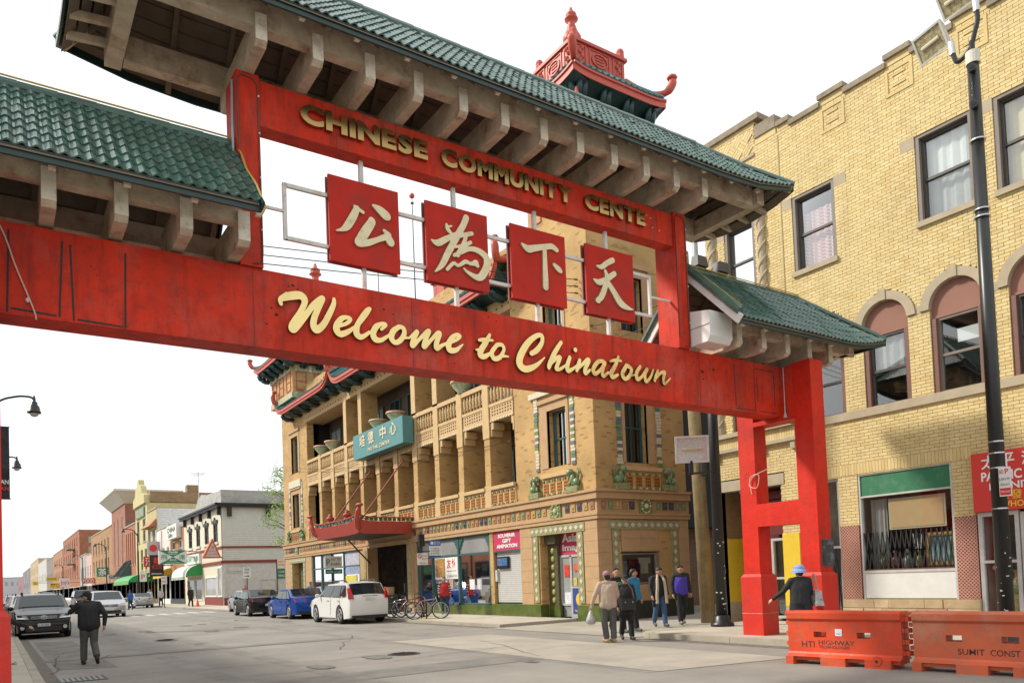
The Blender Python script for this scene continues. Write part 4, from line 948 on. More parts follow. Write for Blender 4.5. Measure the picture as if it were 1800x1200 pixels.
GREENP = M('green_sign_board', (.025, .16, .075), .5, var=.12, scale=2, dirt=(.2, .3, .22), damt=.4, dscale=3)
q = MB(); q.mbox(mp, 8.70, 10.85, 3.24, 3.74, .05, .12); q.build('green_board', GREENP, yb)
q = MB(); q.mbox(mp, 8.70, 10.85, .75, 1.36, .04, .12); q.build('white_board', M('white_board', (.62, .61, .58), .7, var=.05, dirt=(.4, .34, .26), damt=.4), yb)
q = MB()
for (a, b, z0, z1) in ((8.65, 8.70, .73, 3.78), (10.85, 10.9, .73, 3.78), (8.7, 10.85, 3.20, 3.24), (8.7, 10.85, 3.74, 3.78), (8.7, 10.85, 1.36, 1.42)): q.mbox(mp, a, b, z0, z1, .02, .14)
sw = q.build('shop_window', ALU, yb)
q = MB(); q.add([mp(8.7, 1.42, .10), mp(10.85, 1.42, .10), mp(10.85, 3.2, .10), mp(8.7, 3.2, .10)], [(0, 1, 2, 3)]); q.build('pane', SHOPG, sw)
room(sw, mp, 8.7, 10.85, 1.30, 3.2, .16, .94, DARKIN)
q = MB(); q.mbox(mp, 8.95, 10.2, 2.42, 3.08, .16, .17); q.build('brown_paper', M('brown_paper', (.50, .33, .17), .85, var=.06), sw)
q = MB(); q.mbox(mp, 8.9, 10.24, 2.38, 3.12, .172, .18); q.build('paper_backing', M('paper_edge', (.45, .42, .3), .8), sw)
curtain(sw, mp, 10.35, 10.78, 1.42, 3.15, .3, M('grey_drape', (.35, .35, .34), .9))
def scissor(par, mp, a0, a1, z0, z1, n, d, m):
    q = MB(); w_ = (a1 - a0) / n
    for k in range(n):
        for s_ in (0, 1):
            q.bar(mp(a0 + k * w_ + (s_ * w_), z0, d + s_ * .012), mp(a0 + k * w_ + w_ / 2, z1, d + s_ * .012), .026, .010, upv=(1, 0, 0))
            q.bar(mp(a0 + k * w_ + w_ / 2, z0, d + s_ * .012), mp(a0 + k * w_ + (s_ * w_), z1, d + s_ * .012), .026, .010, upv=(1, 0, 0))
    return q.build('folding_grille', m, par)
GRL = M('dark_iron_grille', (.012, .010, .010), .5)
scissor(yb, mp, 8.72, 10.84, 1.44, 2.34, 9, .06, GRL)
q = MB(); q.mbox(mp, 8.72, 10.84, 1.42, 1.45, .04, .09); q.build('grille_rail', M('rusty_rail', (.12, .05, .03), .7), yb)
# narrow side window with white frames
w = window(yb, mp, 11.44, 12.43, .3, 3.78, ALU, WG, d=.12, fw=.07); room(w, mp, 11.44, 12.43, .3, 3.78, .2, .9, M('pale_interior', (.32, .32, .29), .9, var=.4, scale=4)); scissor(yb, mp, 11.5, 12.4, .35, 2.0, 4, .06, GRL)
# entrance with yellow piers
YEL = M('yellow_pier_paint', (.72, .50, .030), .5, var=.06, scale=3, dirt=(.42, .30, .06), damt=.5, dscale=2)
q = MB(); q.mbox(mp, 12.6, 13.12, .55, 2.48, -.03, .5); q.mbox(mp, 15.2, 15.345, .62, 2.47, -.035, .9); q.build('yellow_pier', YEL, yb)
q = MB(); q.mbox(mp, 15.2, 15.34, .0, .62, -.03, .9); q.mbox(mp, 12.6, 13.12, 0, .55, -.025, .5); q.build('pier_base', STONE, yb)
q = MB(); q.mbox(mp, 15.2, 15.33, 2.47, 3.82, .0, .9); q.build('jamb_brick', brickmat('jamb_brick', (.34, .22, .09), (.28, .17, .07), (.2, .15, .08), axis='XZ'), yb)
q = MB(); q.mbox(mp, 13.12, 15.2, .1, 3.82, .9, .94); q.build('recess_wall', M('dark_red_board', (.10, .012, .012), .6), yb)
w = window(yb, mp, 13.15, 13.95, .16, 2.4, ALU, WG, d=.6, fw=.07); room(w, mp, 13.15, 13.95, .16, 2.4, .66, .89, DARKIN)
q = MB()
for k in range(5): q.mbox(mp, 13.12, 14.2, 2.5 + k * .25, 2.72 + k * .25, .5 + .02 * (k % 2), .6)
q.build('roller_housing', M('maroon_shutter', (.14, .015, .015), .5), yb)
# furniture shop: sign, window and door
SGN = M('red_shop_sign', (.62, .045, .035), .45, var=.04)
sg_ = thing('shop_sign', 'red furniture shop sign with white and yellow writing behind the black pole', 'sign', (XF - .1, 6.5, 2.6))
q = MB(); q.mbox(mp, 4.6, 8.18, 2.60, 3.86, -.10, -.02); q.build('sign_board', SGN, sg_)
WT = M('sign_white', (.8, .8, .78), .5); YT = M('sign_yellow', (.75, .50, .03), .5)
for ch, y0 in (('太', 7.98), ('平', 7.63), ('洋', 7.20)): text(ch, sg_, mp, y0, 3.50, .30, .29, WT, d=-.104, ext=.003, flip=True, off=.012)
text('PACIFIC  F', sg_, mp, 7.99, 3.24, 1.02, .20, WT, d=-.104, ext=.003, flip=True, off=.022)
text('FURNITURE', sg_, mp, 7.84, 3.04, 1.22, .15, WT, d=-.104, ext=.003, flip=True, off=.022)
for ch, y0 in (('批', 7.70), ('發', 7.44), ('零', 7.18), ('售', 6.95)): text(ch, sg_, mp, y0, 2.82, .22, .20, YT, d=-.104, ext=.003, flip=True, off=.012)
text('WHOLESALE', sg_, mp, 7.64, 2.66, .98, .13, YT, d=-.104, ext=.003, flip=True, off=.022)
q = MB()
for (a, b, z0, z1) in ((8.08, 8.16, .13, 2.59), (7.36, 7.44, .13, 2.59), (7.44, 8.08, 2.50, 2.59), (7.44, 8.08, 1.50, 1.56), (7.44, 8.08, .13, .22)): q.mbox(mp, a, b, z0, z1, .0, .10)
sw2 = q.build('shop_window', ALU, yb)
q = MB(); q.add([mp(7.44, .2, .05), mp(8.08, .2, .05), mp(8.08, 2.5, .05), mp(7.44, 2.5, .05)], [(0, 1, 2, 3)]); q.build('pane', SHOPG, sw2)
room(sw2, mp, 7.44, 8.08, .1, 2.55, .12, .94, M('shop_display', (.25, .24, .21), .9, var=.3, scale=3))
q = MB(); q.mbox(mp, 7.46, 8.06, 1.50, 1.54, .14, .7); q.build('shelf', WHITE, sw2)
q = MB()
for (a, b, z0, z1) in ((7.26, 7.34, .13, 2.55), (6.3, 6.38, .13, 2.55), (6.38, 7.26, 2.46, 2.55), (6.38, 7.26, 1.30, 1.36), (6.38, 7.26, .13, .25)): q.mbox(mp, a, b, z0, z1, .02, .10)
dr = q.build('glass_door', ALU, yb)
q = MB(); q.add([mp(6.38, .2, .06), mp(7.26, .2, .06), mp(7.26, 2.5, .06), mp(6.38, 2.5, .06)], [(0, 1, 2, 3)]); q.build('pane', SHOPG, dr)
q = MB(); q.mbox(mp, 6.3, 7.3, .05, 2.55, .12, .94); q.build('room_interior', DARKIN, dr)
q = MB(); q.mbox(mp, 4.6, 6.28, .1, 2.58, .0, .9); q.build('shop_wall', STONE, yb)
q = MB(); q.mbox(mp, 6.95, 7.24, 1.38, 2.36, .03, .045); po = q.build('red_poster', M('red_paper', (.60, .02, .02), .6), dr)
for k, ch in enumerate('吉祥如意大平安'[:6]): text(ch, po, mp, 7.20, 2.20 - k * .155, .12, .12, M('gold_print', (.65, .42, .05), .5), d=.027, ext=.002, flip=True)
# things in the shop windows
def vase(x, y, z, h, r, m, label):
    t = thing('vase', label, 'vase', (x, y, z)); q = MB()
    q.lathe([(.001, 0), (r * .5, 0), (r * .55, .05 * h), (r * .5, .1 * h), (r * .9, .45 * h), (r, .62 * h), (r * .75, .78 * h), (r * .4, .84 * h), (r * .38, .92 * h), (r * .6, 1.0 * h), (r * .5, 1.0 * h)], (x, y, z), 20); q.build('body', m, t, smooth=True)
    q = MB(); q.lathe([(r * .92, .50 * h), (r * 1.01, .55 * h), (r * 1.03, .62 * h), (r * .95, .68 * h)], (x, y, z), 20); q.build('painted_band', M('vase_band_' + str(round(h, 2)), (.25, .30, .12), .3, var=.5, scale=30), t, smooth=True)
    return t
vase(XF + .35, 7.58, .3, 1.05, .17, M('floral_yellow_glaze', (.55, .40, .14), .25, var=.4, scale=22), 'tall yellow floral vase in the narrow shop window')
t = thing('figurine', 'small red and white seated figurine on the window shelf', 'figurine', (XF + .3, 7.88, 1.54)); q = MB(); q.lathe([(.10, 0), (.12, .05), (.13, .15), (.09, .27), (.06, .30)], (XF + .3, 7.88, 1.54), 12); q.build('robe', M('figurine_red', (.55, .2, .17), .35, var=.4, scale=30), t, smooth=True); q = MB(); q.ball((XF + .3, 7.88, 1.92), .085, 10, 8); q.build('head', M('figurine_cream', (.65, .5, .42), .4), t, smooth=True)
for k, y in enumerate((7.94, 7.80)):
    t = thing('plate', ('round pink plate left of its twin under the figurine', 'round pink plate right of its twin under the figurine')[k], 'plate', (XF + .2, y, 1.40)); q = MB(); q.cyl((XF + .16, y, 1.40), (XF + .18, y, 1.40), .055, .06, n=14); q.build('dish', M('pink_plate', (.55, .28, .24), .4), t); q = MB(); q.cyl((XF + .155, y, 1.40), (XF + .16, y, 1.40), .03, n=12); q.build('centre', M('plate_centre', (.65, .5, .4), .4), t)
t = thing('framed_painting', 'gold framed painting of a blue green seascape in the shop window', 'painting', (XF + .2, 9.05, 1.42))
q = MB()
for (a, b, z0, z1) in ((8.74, 8.82, 1.5, 2.25), (9.32, 9.40, 1.5, 2.25), (8.82, 9.32, 2.17, 2.25), (8.82, 9.32, 1.5, 1.58)): q.mbox(mp, a, b, z0, z1, .20, .26)
q.build('frame', M('gilt_frame', (.45, .27, .07), .4), t); q = MB(); q.mbox(mp, 8.82, 9.32, 1.58, 2.17, .23, .25); q.build('canvas', M('seascape', (.12, .26, .29), .6, var=.5, scale=3, dirt=(.55, .6, .6), damt=.8, dscale=2.5), t)
for k, (y, z_, r_, cl, nm, lb) in enumerate(((9.9, 1.5, .13, (.25, .25, .24), 'pale_ornament', 'pale round ornament standing left of the framed painting'), (10.2, 1.5, .11, (.3, .1, .08), 'red_ornament', 'dark red ornament on the window floor beside the drape'), (9.62, 1.5, .10, (.3, .24, .1), 'brass_ornament', 'brass ornament nearest the framed painting'), (10.5, 1.5, .12, (.18, .18, .07), 'potted_ornament', 'yellow green potted ornament below the grey drape'))):
    t = thing('ornament', lb, 'ornament', (XF + .3, y, 1.42)); q = MB(); q.lathe([(r_ * .5, 0), (r_, .1), (r_ * .9, .25), (r_ * .3, .34)], (XF + .3, y, 1.42), 12); q.build('body', M(nm, cl, .4, var=.4, scale=20), t, smooth=True); q = MB(); q.ball((XF + .3, y, 1.84), r_ * .55, 10, 6); q.build('top', M(nm + '_top', tuple(c * .7 for c in cl), .4), t, smooth=True)
t = thing('folding_fan', 'black and white striped fan propped beside the framed painting', 'fan', (XF + .2, 9.55, 1.9)); 
for k in range(6):
    q = MB(); q.bar(mp(9.50 + k * .03, 1.9, .2), mp(9.45 + k * .05, 2.25, .2), .025, .01, upv=(1, 0, 0)); q.build('rib', WHITE if k % 2 else BLACK, t)

# ------------------------------------------------------------------ pagoda-style community building
XP = 16.65; YN = 19.54; YS = 52.5
pt = thing('pagoda_building', 'tan brick building with green tiled pagoda roofs, loggias and twin towers', 'building', (XP, 36, 0))
mpe = PX(XP); mpn_ = PY(YN)
TB = brickmat('tan_brick', (.52, .325, .125), (.47, .285, .105), (.42, .28, .13), bw=.22, bh=.07, axis='both', dark=(.22, .11, .045), bias=-.2)
GT = M('glazed_green_base', (.085, .115, .022), .3, var=.35, scale=3, dirt=(.20, .21, .07), damt=.5, dscale=2)
GTD = M('dark_green_base', (.03, .035, .022), .35, var=.3, scale=3)
VERD = M('dark_teal_bracket', (.012, .045, .05), .4, var=.2)
RTRIM = M('coral_red_trim', (.50, .085, .055), .5, var=.10, scale=4, dirt=(.28, .05, .035), damt=.5, dscale=2)
PTILE = M('pagoda_green_tile', (.045, .15, .14), .35, var=.2, scale=5)
MOS = [M('mosaic_' + n, c, .4, var=.25, scale=25) for n, c in (('cream', (.60, .55, .40)), ('green', (.14, .24, .09)), ('blue', (.12, .16, .22)), ('gold', (.48, .30, .06)))]
FT = [M('frieze_' + n, c, .4, var=.35, scale=30) for n, c in (('orange', (.40, .20, .07)), ('brown', (.32, .17, .09)), ('green', (.20, .24, .12)), ('navy', (.06, .065, .08)), ('gold', (.44, .28, .10)))]
ORG = M('orange_grille', (.48, .20, .03), .45, var=.3, scale=20)
TEAL = M('teal_window_frame', (.03, .10, .10), .5)
NW, NE = (XP, 20.9), None
# ---- main masonry, east front
def opening_list():
    o = [(20.7, 22.85, 0, 3.2), (24.1, 26.05, 0, 3.42), (26.3, 32.75, 0, 3.42), (33.2, 38.5, 0, 3.9), (39.6, 47.2, .0, 3.42), (48.85, 50.95, 0, 3.1)]
    o += [(21.0, 22.1, 5.45, 7.5), (21.0, 22.1, 9.6, 11.5), (49.3, 50.6, 5.4, 7.6), (49.3, 50.6, 9.0, 11.4)]
    o += [(24.2, 47.55, 4.4, 12.0)]
    return o
b = MB(); wallgrid(b, mpe, YN, YS, 0, 14.35, opening_list(), rev=.45); wallgrid(b, mpn_, XP, 20.9, 0, 14.35, [(17.63, 19.44, .63, 3.2), (18.03, 19.08, 5.37, 7.9), (18.05, 19.1, 9.97, 11.9)], rev=.35)
b.add([(20.9, YN, 0), (20.9, 26, 0), (20.9, 26, 14.35), (20.9, YN, 14.35)], [(0, 1, 2, 3)]); b.add([(XP, YS, 0), (30, YS, 0), (30, YS, 14.35), (XP, YS, 14.35)], [(0, 1, 2, 3)])
b.build('brick_wall', TB, pt)
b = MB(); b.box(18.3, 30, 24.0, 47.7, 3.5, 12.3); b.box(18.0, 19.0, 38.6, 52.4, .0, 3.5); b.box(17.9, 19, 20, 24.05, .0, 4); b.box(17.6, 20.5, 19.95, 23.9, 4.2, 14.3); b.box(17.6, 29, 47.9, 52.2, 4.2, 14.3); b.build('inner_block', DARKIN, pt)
# terracotta street storey: piers of large blocks
b = MB()
def blocks(mp_, a0, a1, z0, z1, d=-.03, bwid=.75, bhei=.42):
    out = []; z = z0; r = 0
    while z < z1 - .05:
        zt = min(z + bhei, z1); n = max(1, round((a1 - a0) / bwid)); w_ = (a1 - a0) / n
        for k in range(n):
            q = MB(); q.mbox(mp_, a0 + k * w_ + .004, a0 + (k + 1) * w_ - .004, z + .004, zt - .004, d, .1); q.build('terracotta_block', TERRA, pt)
        z = zt; r += 1
for a0, a1, z0, z1 in ((19.545, 20.28, .6, 3.42), (23.3, 24.08, .55, 3.42), (32.75, 33.2, .5, 3.42), (47.25, 48.4, .5, 3.42), (51.4, 52.48, .5, 3.42)): blocks(mpe, a0, a1, z0, z1)
for a0, a1, z0, z1 in ((16.66, 17.2, .63, 3.42), (20.36, 20.89, .63, 3.42), (17.64, 19.43, 2.33, 3.2)): blocks(mpn_, a0, a1, z0, z1)
b = MB(); b.mbox(mpn_, 17.64, 19.43, 2.3, 3.2, .06, .3); b.build('stone_infill', M('weathered_stone_infill', (.36, .31, .22), .9, var=.25, scale=3, dirt=(.14, .11, .08), damt=.6, dscale=2), pt)
# bases
for a0, a1, m in ((19.48, 20.705, GT), (22.843, 26.2, GT), (26.203, 32.9, GT), (47.193, 48.857, GT), (50.943, 52.5, GT)):
    b = MB(); b.mbox(mpe, a0, a1, 0, .55 if a0 < 26 or a0 > 40 else .50, -.08, .3); b.build('glazed_base', m, pt)
b = MB(); b.mbox(mpn_, 16.58, 20.95, 0, .62, -.07, .3); b.build('glazed_base', GTD, pt)
# belt course and frieze
for (mp_, a0, a1) in ((mpe, YN - .14, YS + .1), (mpn_, XP - .001, 20.95)):
    b = MB(); e = 0 if a0 > 17 else .003
    for z0, z1, d_, w_ in ((4.10, 4.33, .14, .2), (3.43, 3.56, .08, .2), (3.62, 4.10, .035, .2), (4.33, 4.42, .20, .2), (3.56, 3.62, .11, .1)): s0 = YN - d_ if a0 > 17 else XP - d_ + .004; b.mbox(mp_, s0, a1, z0 + e, z1 - e, -d_ + e, w_)
    b.build('belt_course', TERRA, pt)
fm = []
for m in FT:
    q = MB(); q.box(-.11, .11, -.02, .03, -.13, .13); q.prism([(x, -.021, z) for x, z in ((-.08, 0), (0, -.1), (.08, 0), (0, .1))], [(x, -.045, z) for x, z in ((-.04, 0), (0, -.05), (.04, 0), (0, .05))]); fm.append(q.mesh('frieze_tile', m))
y = 19.75; n = 0
while y < 52.4:
    if not (21.35 < y < 22.1 or 49.4 < y < 50.4 or 33.0 < y < 38.6):
        o = link('frieze_tile', random.choice(fm), pt); INVM = INV[pt.name]; o.matrix_basis = Matrix.Translation((XP - .045, y, 3.89)) @ Matrix.Rotation(-math.pi / 2, 4, 'Z'); n += 1
    y += .335
for x in [16.9 + .315 * k for k in range(13)]:
    if not 18.4 < x < 19.2:
        o = link('frieze_tile', random.choice(fm), pt); o.matrix_basis = Matrix.Translation((x, YN - .045, 3.89))
def medallion(mp_, a, z):
    q = MB(); q.mbox(mp_, a - .30, a + .30, z - .32, z + .32, -.09, .0); o = q.build('medallion', MOS[1], pt); q = MB()
    for k in range(14):
        t = 2 * math.pi * k / 14; q.ball(mp_(a + .2 * math.cos(t), z + .24 * math.sin(t), -.10), .045, 6, 4, k % 2)
    q.ball(mp_(a, z, -.09), .09, 8, 6); q.build('flower_boss', [MOS[0], MOS[3]], o)
medallion(mpe, 21.73, 3.87); medallion(mpn_, 18.79, 3.87); medallion(mpe, 49.9, 3.87)
# diamond tile surrounds
def strip(mp_, a0, a1, z0, z1, horiz=False, d=-.05):
    q = MB(); q.mbox(mp_, a0, a1, z0, z1, d, .02); o = q.build('tile_surround', M('olive_green_tile', (.30, .28, .14), .4, var=.4, scale=18), pt)
    L_ = (a1 - a0) if horiz else (z1 - z0); n = max(2, round(L_ / .30)); q = MB()
    for k in range(n):
        c = (k + .5) / n; a, z = ((a0 + L_ * c, (z0 + z1) / 2) if horiz else ((a0 + a1) / 2, z0 + L_ * c)); r1, r2 = .085, .11
        if horiz: r1, r2 = .11, .09
        q.prism([mp_(a + u * r1, z + v * r2, d - .012) for u, v in ((-1, 0), (0, -1), (1, 0), (0, 1))], [mp_(a + u * r1, z + v * r2, d + .01) for u, v in ((-1, 0), (0, -1), (1, 0), (0, 1))])
    q.build('diamond_tile', M('pale_diamond_tile', (.56, .53, .43), .35, var=.1), o, kind='stuff')
    return o
for mp_, (l0, l1, r0, r1) in ((mpe, (20.32, 20.62, 22.93, 23.25)), (mpn_, (17.22, 17.5, 20.0, 20.32)), (mpe, (48.45, 48.8, 51.0, 51.35))):
    strip(mp_, l0, l1, .62, 3.05); strip(mp_, r0, r1, .62, 3.05); strip(mp_, l0 - .12, r1 + .12, 3.07, 3.38, True)
def mosaic(mp_, a0, a1, z0, z1, d=-.04):
    q = MB(); z = z0
    while z < z1: q.mbox(mp_, a0 + random.uniform(0, .05), a1 - random.uniform(0, .05), z, z + .10, d, .02, random.choice((0, 0, 1, 2, 0))); z += .115
    return q.build('mosaic_strip', MOS, pt)
def lion(par_, mp_, a, z, s, flip):
    q = MB(); sg = -1 if flip else 1
    q.mbox(mp_, a - .3 * s, a + .3 * s, z, z + .2 * s, -.22, .0)
    q2 = MB(); q2.ball(mp_(a, z + .42 * s, -.12), (.1, .1, .2 * s), 10, 7); q2.ball(mp_(a + sg * .14 * s, z + .32 * s, -.10), (.12, .16 * s, .14 * s), 8, 6); q2.ball(mp_(a - sg * .1 * s, z + .66 * s, -.14), .13 * s, 10, 7); q2.ball(mp_(a - sg * .2 * s, z + .62 * s, -.15), .07 * s, 8, 6)
    for u in (-.14, .02): q2.cyl(mp_(a + sg * u * s, z + .2 * s, -.15), mp_(a + sg * u * s, z + .4 * s, -.13), .045 * s, n=6)
    q2.tube([mp_(a + sg * .2 * s, z + .4 * s, -.08), mp_(a + sg * .28 * s, z + .6 * s, -.08), mp_(a + sg * .2 * s, z + .75 * s, -.08)], .04 * s, 6)
    o = q.build('lion_pedestal', M('mottled_glaze', (.25, .26, .12), .4, var=.5, scale=15), par_); q2.build('guardian_lion', M('green_lion_glaze', (.16, .24, .12), .35, var=.4, scale=10), o, smooth=True)
def balcony(mp_, a0, a1, z0=4.43):
    q = MB(); q.mbox(mp_, a0, a1, z0, z0 + .72, -.04, .1); q.mbox(mp_, a0, a1, z0 + .66, z0 + .80, -.15, .2); o = q.build('balcony_panel', TERRAL, pt)
    n = max(2, round((a1 - a0) / .42)); st = (a1 - a0) / n; q = MB(); q2 = MB()
    for k in range(n):
        c = a0 + (k + .5) * st; q.mbox(mp_, c - st * .32, c + st * .32, z0 + .10, z0 + .48, -.07, -.03)
        for i in range(3):
            for j in range(3): q2.mbox(mp_, c - st * .26 + i * st * .19, c - st * .26 + i * st * .19 + st * .13, z0 + .14 + j * .11, z0 + .21 + j * .11, -.075, -.06)
    q.build('orange_grille', ORG, o); q2.build('grille_hole', M('grille_shadow', (.12, .05, .015), .8), o, kind='stuff')
    q = MB(); m_ = max(4, round((a1 - a0) / .16))
    for k in range(m_):
        c = a0 + (k + .5) * (a1 - a0) / m_
        for zq in (z0 + .055, z0 + .54): q.ball(mp_(c, zq, -.06), .045, 6, 4, k % 2)
    q.build('scroll_border', [MOS[0], MOS[1]], o, kind='stuff')
def tower_window(mp_, a0, a1, z0, z1, s0, s1, gmat=WG):
    q = MB(); q.mbox(mp_, s0, a0, z0, z1 + .3, -.03, .1); q.mbox(mp_, a1, s1, z0, z1 + .3, -.03, .1); q.mbox(mp_, a0, a1, z1 + .0, z1 + .3, -.03, .1); q.mbox(mp_, s0 - .1, s1 + .1, z1 + .3, z1 + .45, -.10, .1); q.build('window_surround', TERRA, pt)
    w = window(pt, mp_, a0, a1, z0, z1, TEAL, gmat, d=.3, fw=.07, mull=1); room(w, mp_, a0, a1, z0, z1, .36, .43, M('net_curtain', (.33, .35, .35), .9, var=.3, scale=4)); return w
tower_window(mpe, 21.0, 22.1, 5.45, 7.5, 20.85, 22.5); mosaic(mpe, 22.62, 22.88, 5.4, 8.1); mosaic(mpe, 20.52, 20.78, 5.4, 7.9); balcony(mpe, 20.88, 22.45); lion(pt, mpe, 22.85, 4.42, 1.05, False); lion(pt, mpe, 20.62, 4.42, 1.05, True)
tower_window(mpe, 21.0, 22.1, 9.6, 11.5, 20.85, 22.5)
tower_window(mpn_, 18.03, 19.08, 5.37, 7.9, 17.9, 19.4); mosaic(mpn_, 17.62, 17.88, 5.3, 8.1); mosaic(mpn_, 19.5, 19.75, 5.3, 8.1); balcony(mpn_, 17.9, 19.6); lion(pt, mpn_, 17.65, 4.42, 1.05, True); lion(pt, mpn_, 19.95, 4.42, 1.05, False)
tower_window(mpn_, 18.05, 19.1, 9.97, 11.9, 17.95, 19.35)
tower_window(mpe, 49.3, 50.6, 5.4, 7.6, 49.0, 50.9); tower_window(mpe, 49.3, 50.6, 9.0, 11.4, 49.0, 50.9); mosaic(mpe, 48.6, 48.9, 5.3, 8.2); mosaic(mpe, 51.0, 51.3, 5.3, 8.2); balcony(mpe, 49.0, 50.9); lion(pt, mpe, 51.3, 4.42, 1.05, False); lion(pt, mpe, 48.7, 4.42, 1.05, True)
q = MB(); q.mbox(mpe, 48.8, 51.1, 8.0, 8.5, -.1, .1); q.mbox(mpe, 20.4, 23.1, 8.1, 8.3, -.1, .1); q.mbox(mpn_, 17.4, 19.95, 8.15, 8.35, -.1, .1); q.build('window_hood', MOS[0], pt)
# ---- loggias
NB = 11; P0, P1 = 24.2, 47.55; BP = (P1 - P0) / NB; PW = .42
q = MB(); q.box(XP + 1.58, XP + 1.62, P0 - .1, P1 + .1, 4.3, 12.4); q.build('loggia_back_wall', brickmat('shaded_brick', (.12, .075, .04), (.09, .055, .03), (.07, .05, .035), axis='YZ'), pt)  # brick darkened in colour to carry the shade deep in the loggia
q = MB(); q.box(XP - .02, XP + 1.6, P0, P1, 8.0, 8.4); q.box(XP + .1, XP + 1.6, P0, P1, 11.95, 12.1); q.box(XP, XP + 1.6, P0, P1, 4.2, 4.4); q.build('loggia_slab', M('shaded_plaster', (.10, .085, .07), .9), pt)  # slab colour darkened too, painted-in shade of the loggia
for k in range(1, NB):
    y1 = P0 + k * BP; q = MB(); q.box(XP - .06, XP + 1.0, y1 - PW, y1, 4.40, 8.0); q.build('pier', TB, pt)
    q = MB(); q.box(XP - .09, XP - .061, y1 - PW - .03, y1 + .03, 7.2, 8.45); q.box(XP - .10, XP - .061, y1 - PW - .02, y1 + .02, 4.42, 5.3); q.build('pier_face', TERRAL, pt)
    q = MB(); q.box(XP - .08, XP + .12, y1 - PW, y1, 8.4, 9.5); q.build('balustrade_pier', TERRAL, pt)
    if k in (3, 4, 7, 8):
        q = MB(); q.box(XP - .05, XP + .9, y1 - PW, y1, 9.42, 11.95); q.build('column', TB, pt); q = MB(); q.box(XP - .08, XP - .051, y1 - PW + .0, y1, 9.4, 12.45); q.build('pier_face', TERRAL, pt)
for k in range(NB):
    a, b_ = P0 + k * BP, P0 + (k + 1) * BP - (PW if k < NB - 1 else 0); balcony(mpe, a, b_)
    q = MB()     # stepped corbels and a shallow head
    for s_, (w_, z0, z1) in enumerate(((.13, 7.25, 7.52), (.26, 7.52, 7.80))):
        q.mbox(mpe, a, a + w_ * .6, z0, z1, -.02, .5); q.mbox(mpe, b_ - w_, b_, z0, z1, -.02, .5)
    q.mbox(mpe, a, b_, 7.86, 8.0, -.04, .8); q.build('corbel', TERRAL, pt); q = MB()
    for i in range(9): q.ball(mpe(a + (i + .5) * (b_ - a) / 9, 7.85, -.03), (.04, .09, .05), 6, 4)
    q.build('scallop', M('scallop_cream', (.58, .50, .36), .6), pt, kind='stuff')
    q = MB(); q.mbox(mpe, a, b_, 7.98, 8.42, -.035, .1); f = q.build('fret_panel', TERRAL, pt)
    q = MB(); n = 8
    for r_ in range(3):
        for i in range(n): q.mbox(mpe, a + .1 + i * (b_ - a - .2) / n, a + .1 + i * (b_ - a - .2) / n + .10, 8.05 + r_ * .125, 8.115 + r_ * .125, -.04, -.03)
    q.build('fret_hole', M('fret_shadow', (.14, .07, .03), .9), f, kind='stuff')
    q = MB(); q.mbox(mpe, a, b_, 9.27, 9.45, -.07, .16); q.mbox(mpe, a, b_, 8.42, 8.54, -.06, .14); rl = q.build('balustrade_rail', TERRAL, pt)
    for i in range(7):
        c = a + (i + .5) * (b_ - a) / 7; q = MB(); q.lathe([(.05, 8.54), (.05, 8.66), (.085, 8.72), (.06, 8.8), (.085, 8.95), (.085, 9.05), (.05, 9.13), (.06, 9.27)], (XP + .04, c, 0), 6); q.build('baluster', TERRAL, rl, smooth=True)
    # windows at the back of the loggia
    mb_ = PX(XP + 1.53)
    for z0, z1 in ((4.6, 7.0), (9.0, 11.4)): window(pt, mb_, a + .15, b_ - .25, z0, z1, TEAL, GLASSM if k % 3 == 1 else GLASSD, d=0, fw=.08, mull=1)
q = MB(); q.mbox(mpe, P0 - .1, P1 + .2, 11.90, 12.45, -.06, 1.2); bmn = q.build('loggia_beam', M('ochre_beam', (.50, .34, .16), .8, var=.1), pt)
q = MB(); y = P0
while y < P1: q.ball((XP - .06, y, 12.15), .045, 6, 4); y += .42
q.build('rosette', M('dark_rosette', (.10, .05, .02), .6), bmn, kind='stuff')
q = MB()
for y in np.linspace(47.9, 52.2, 2): pass
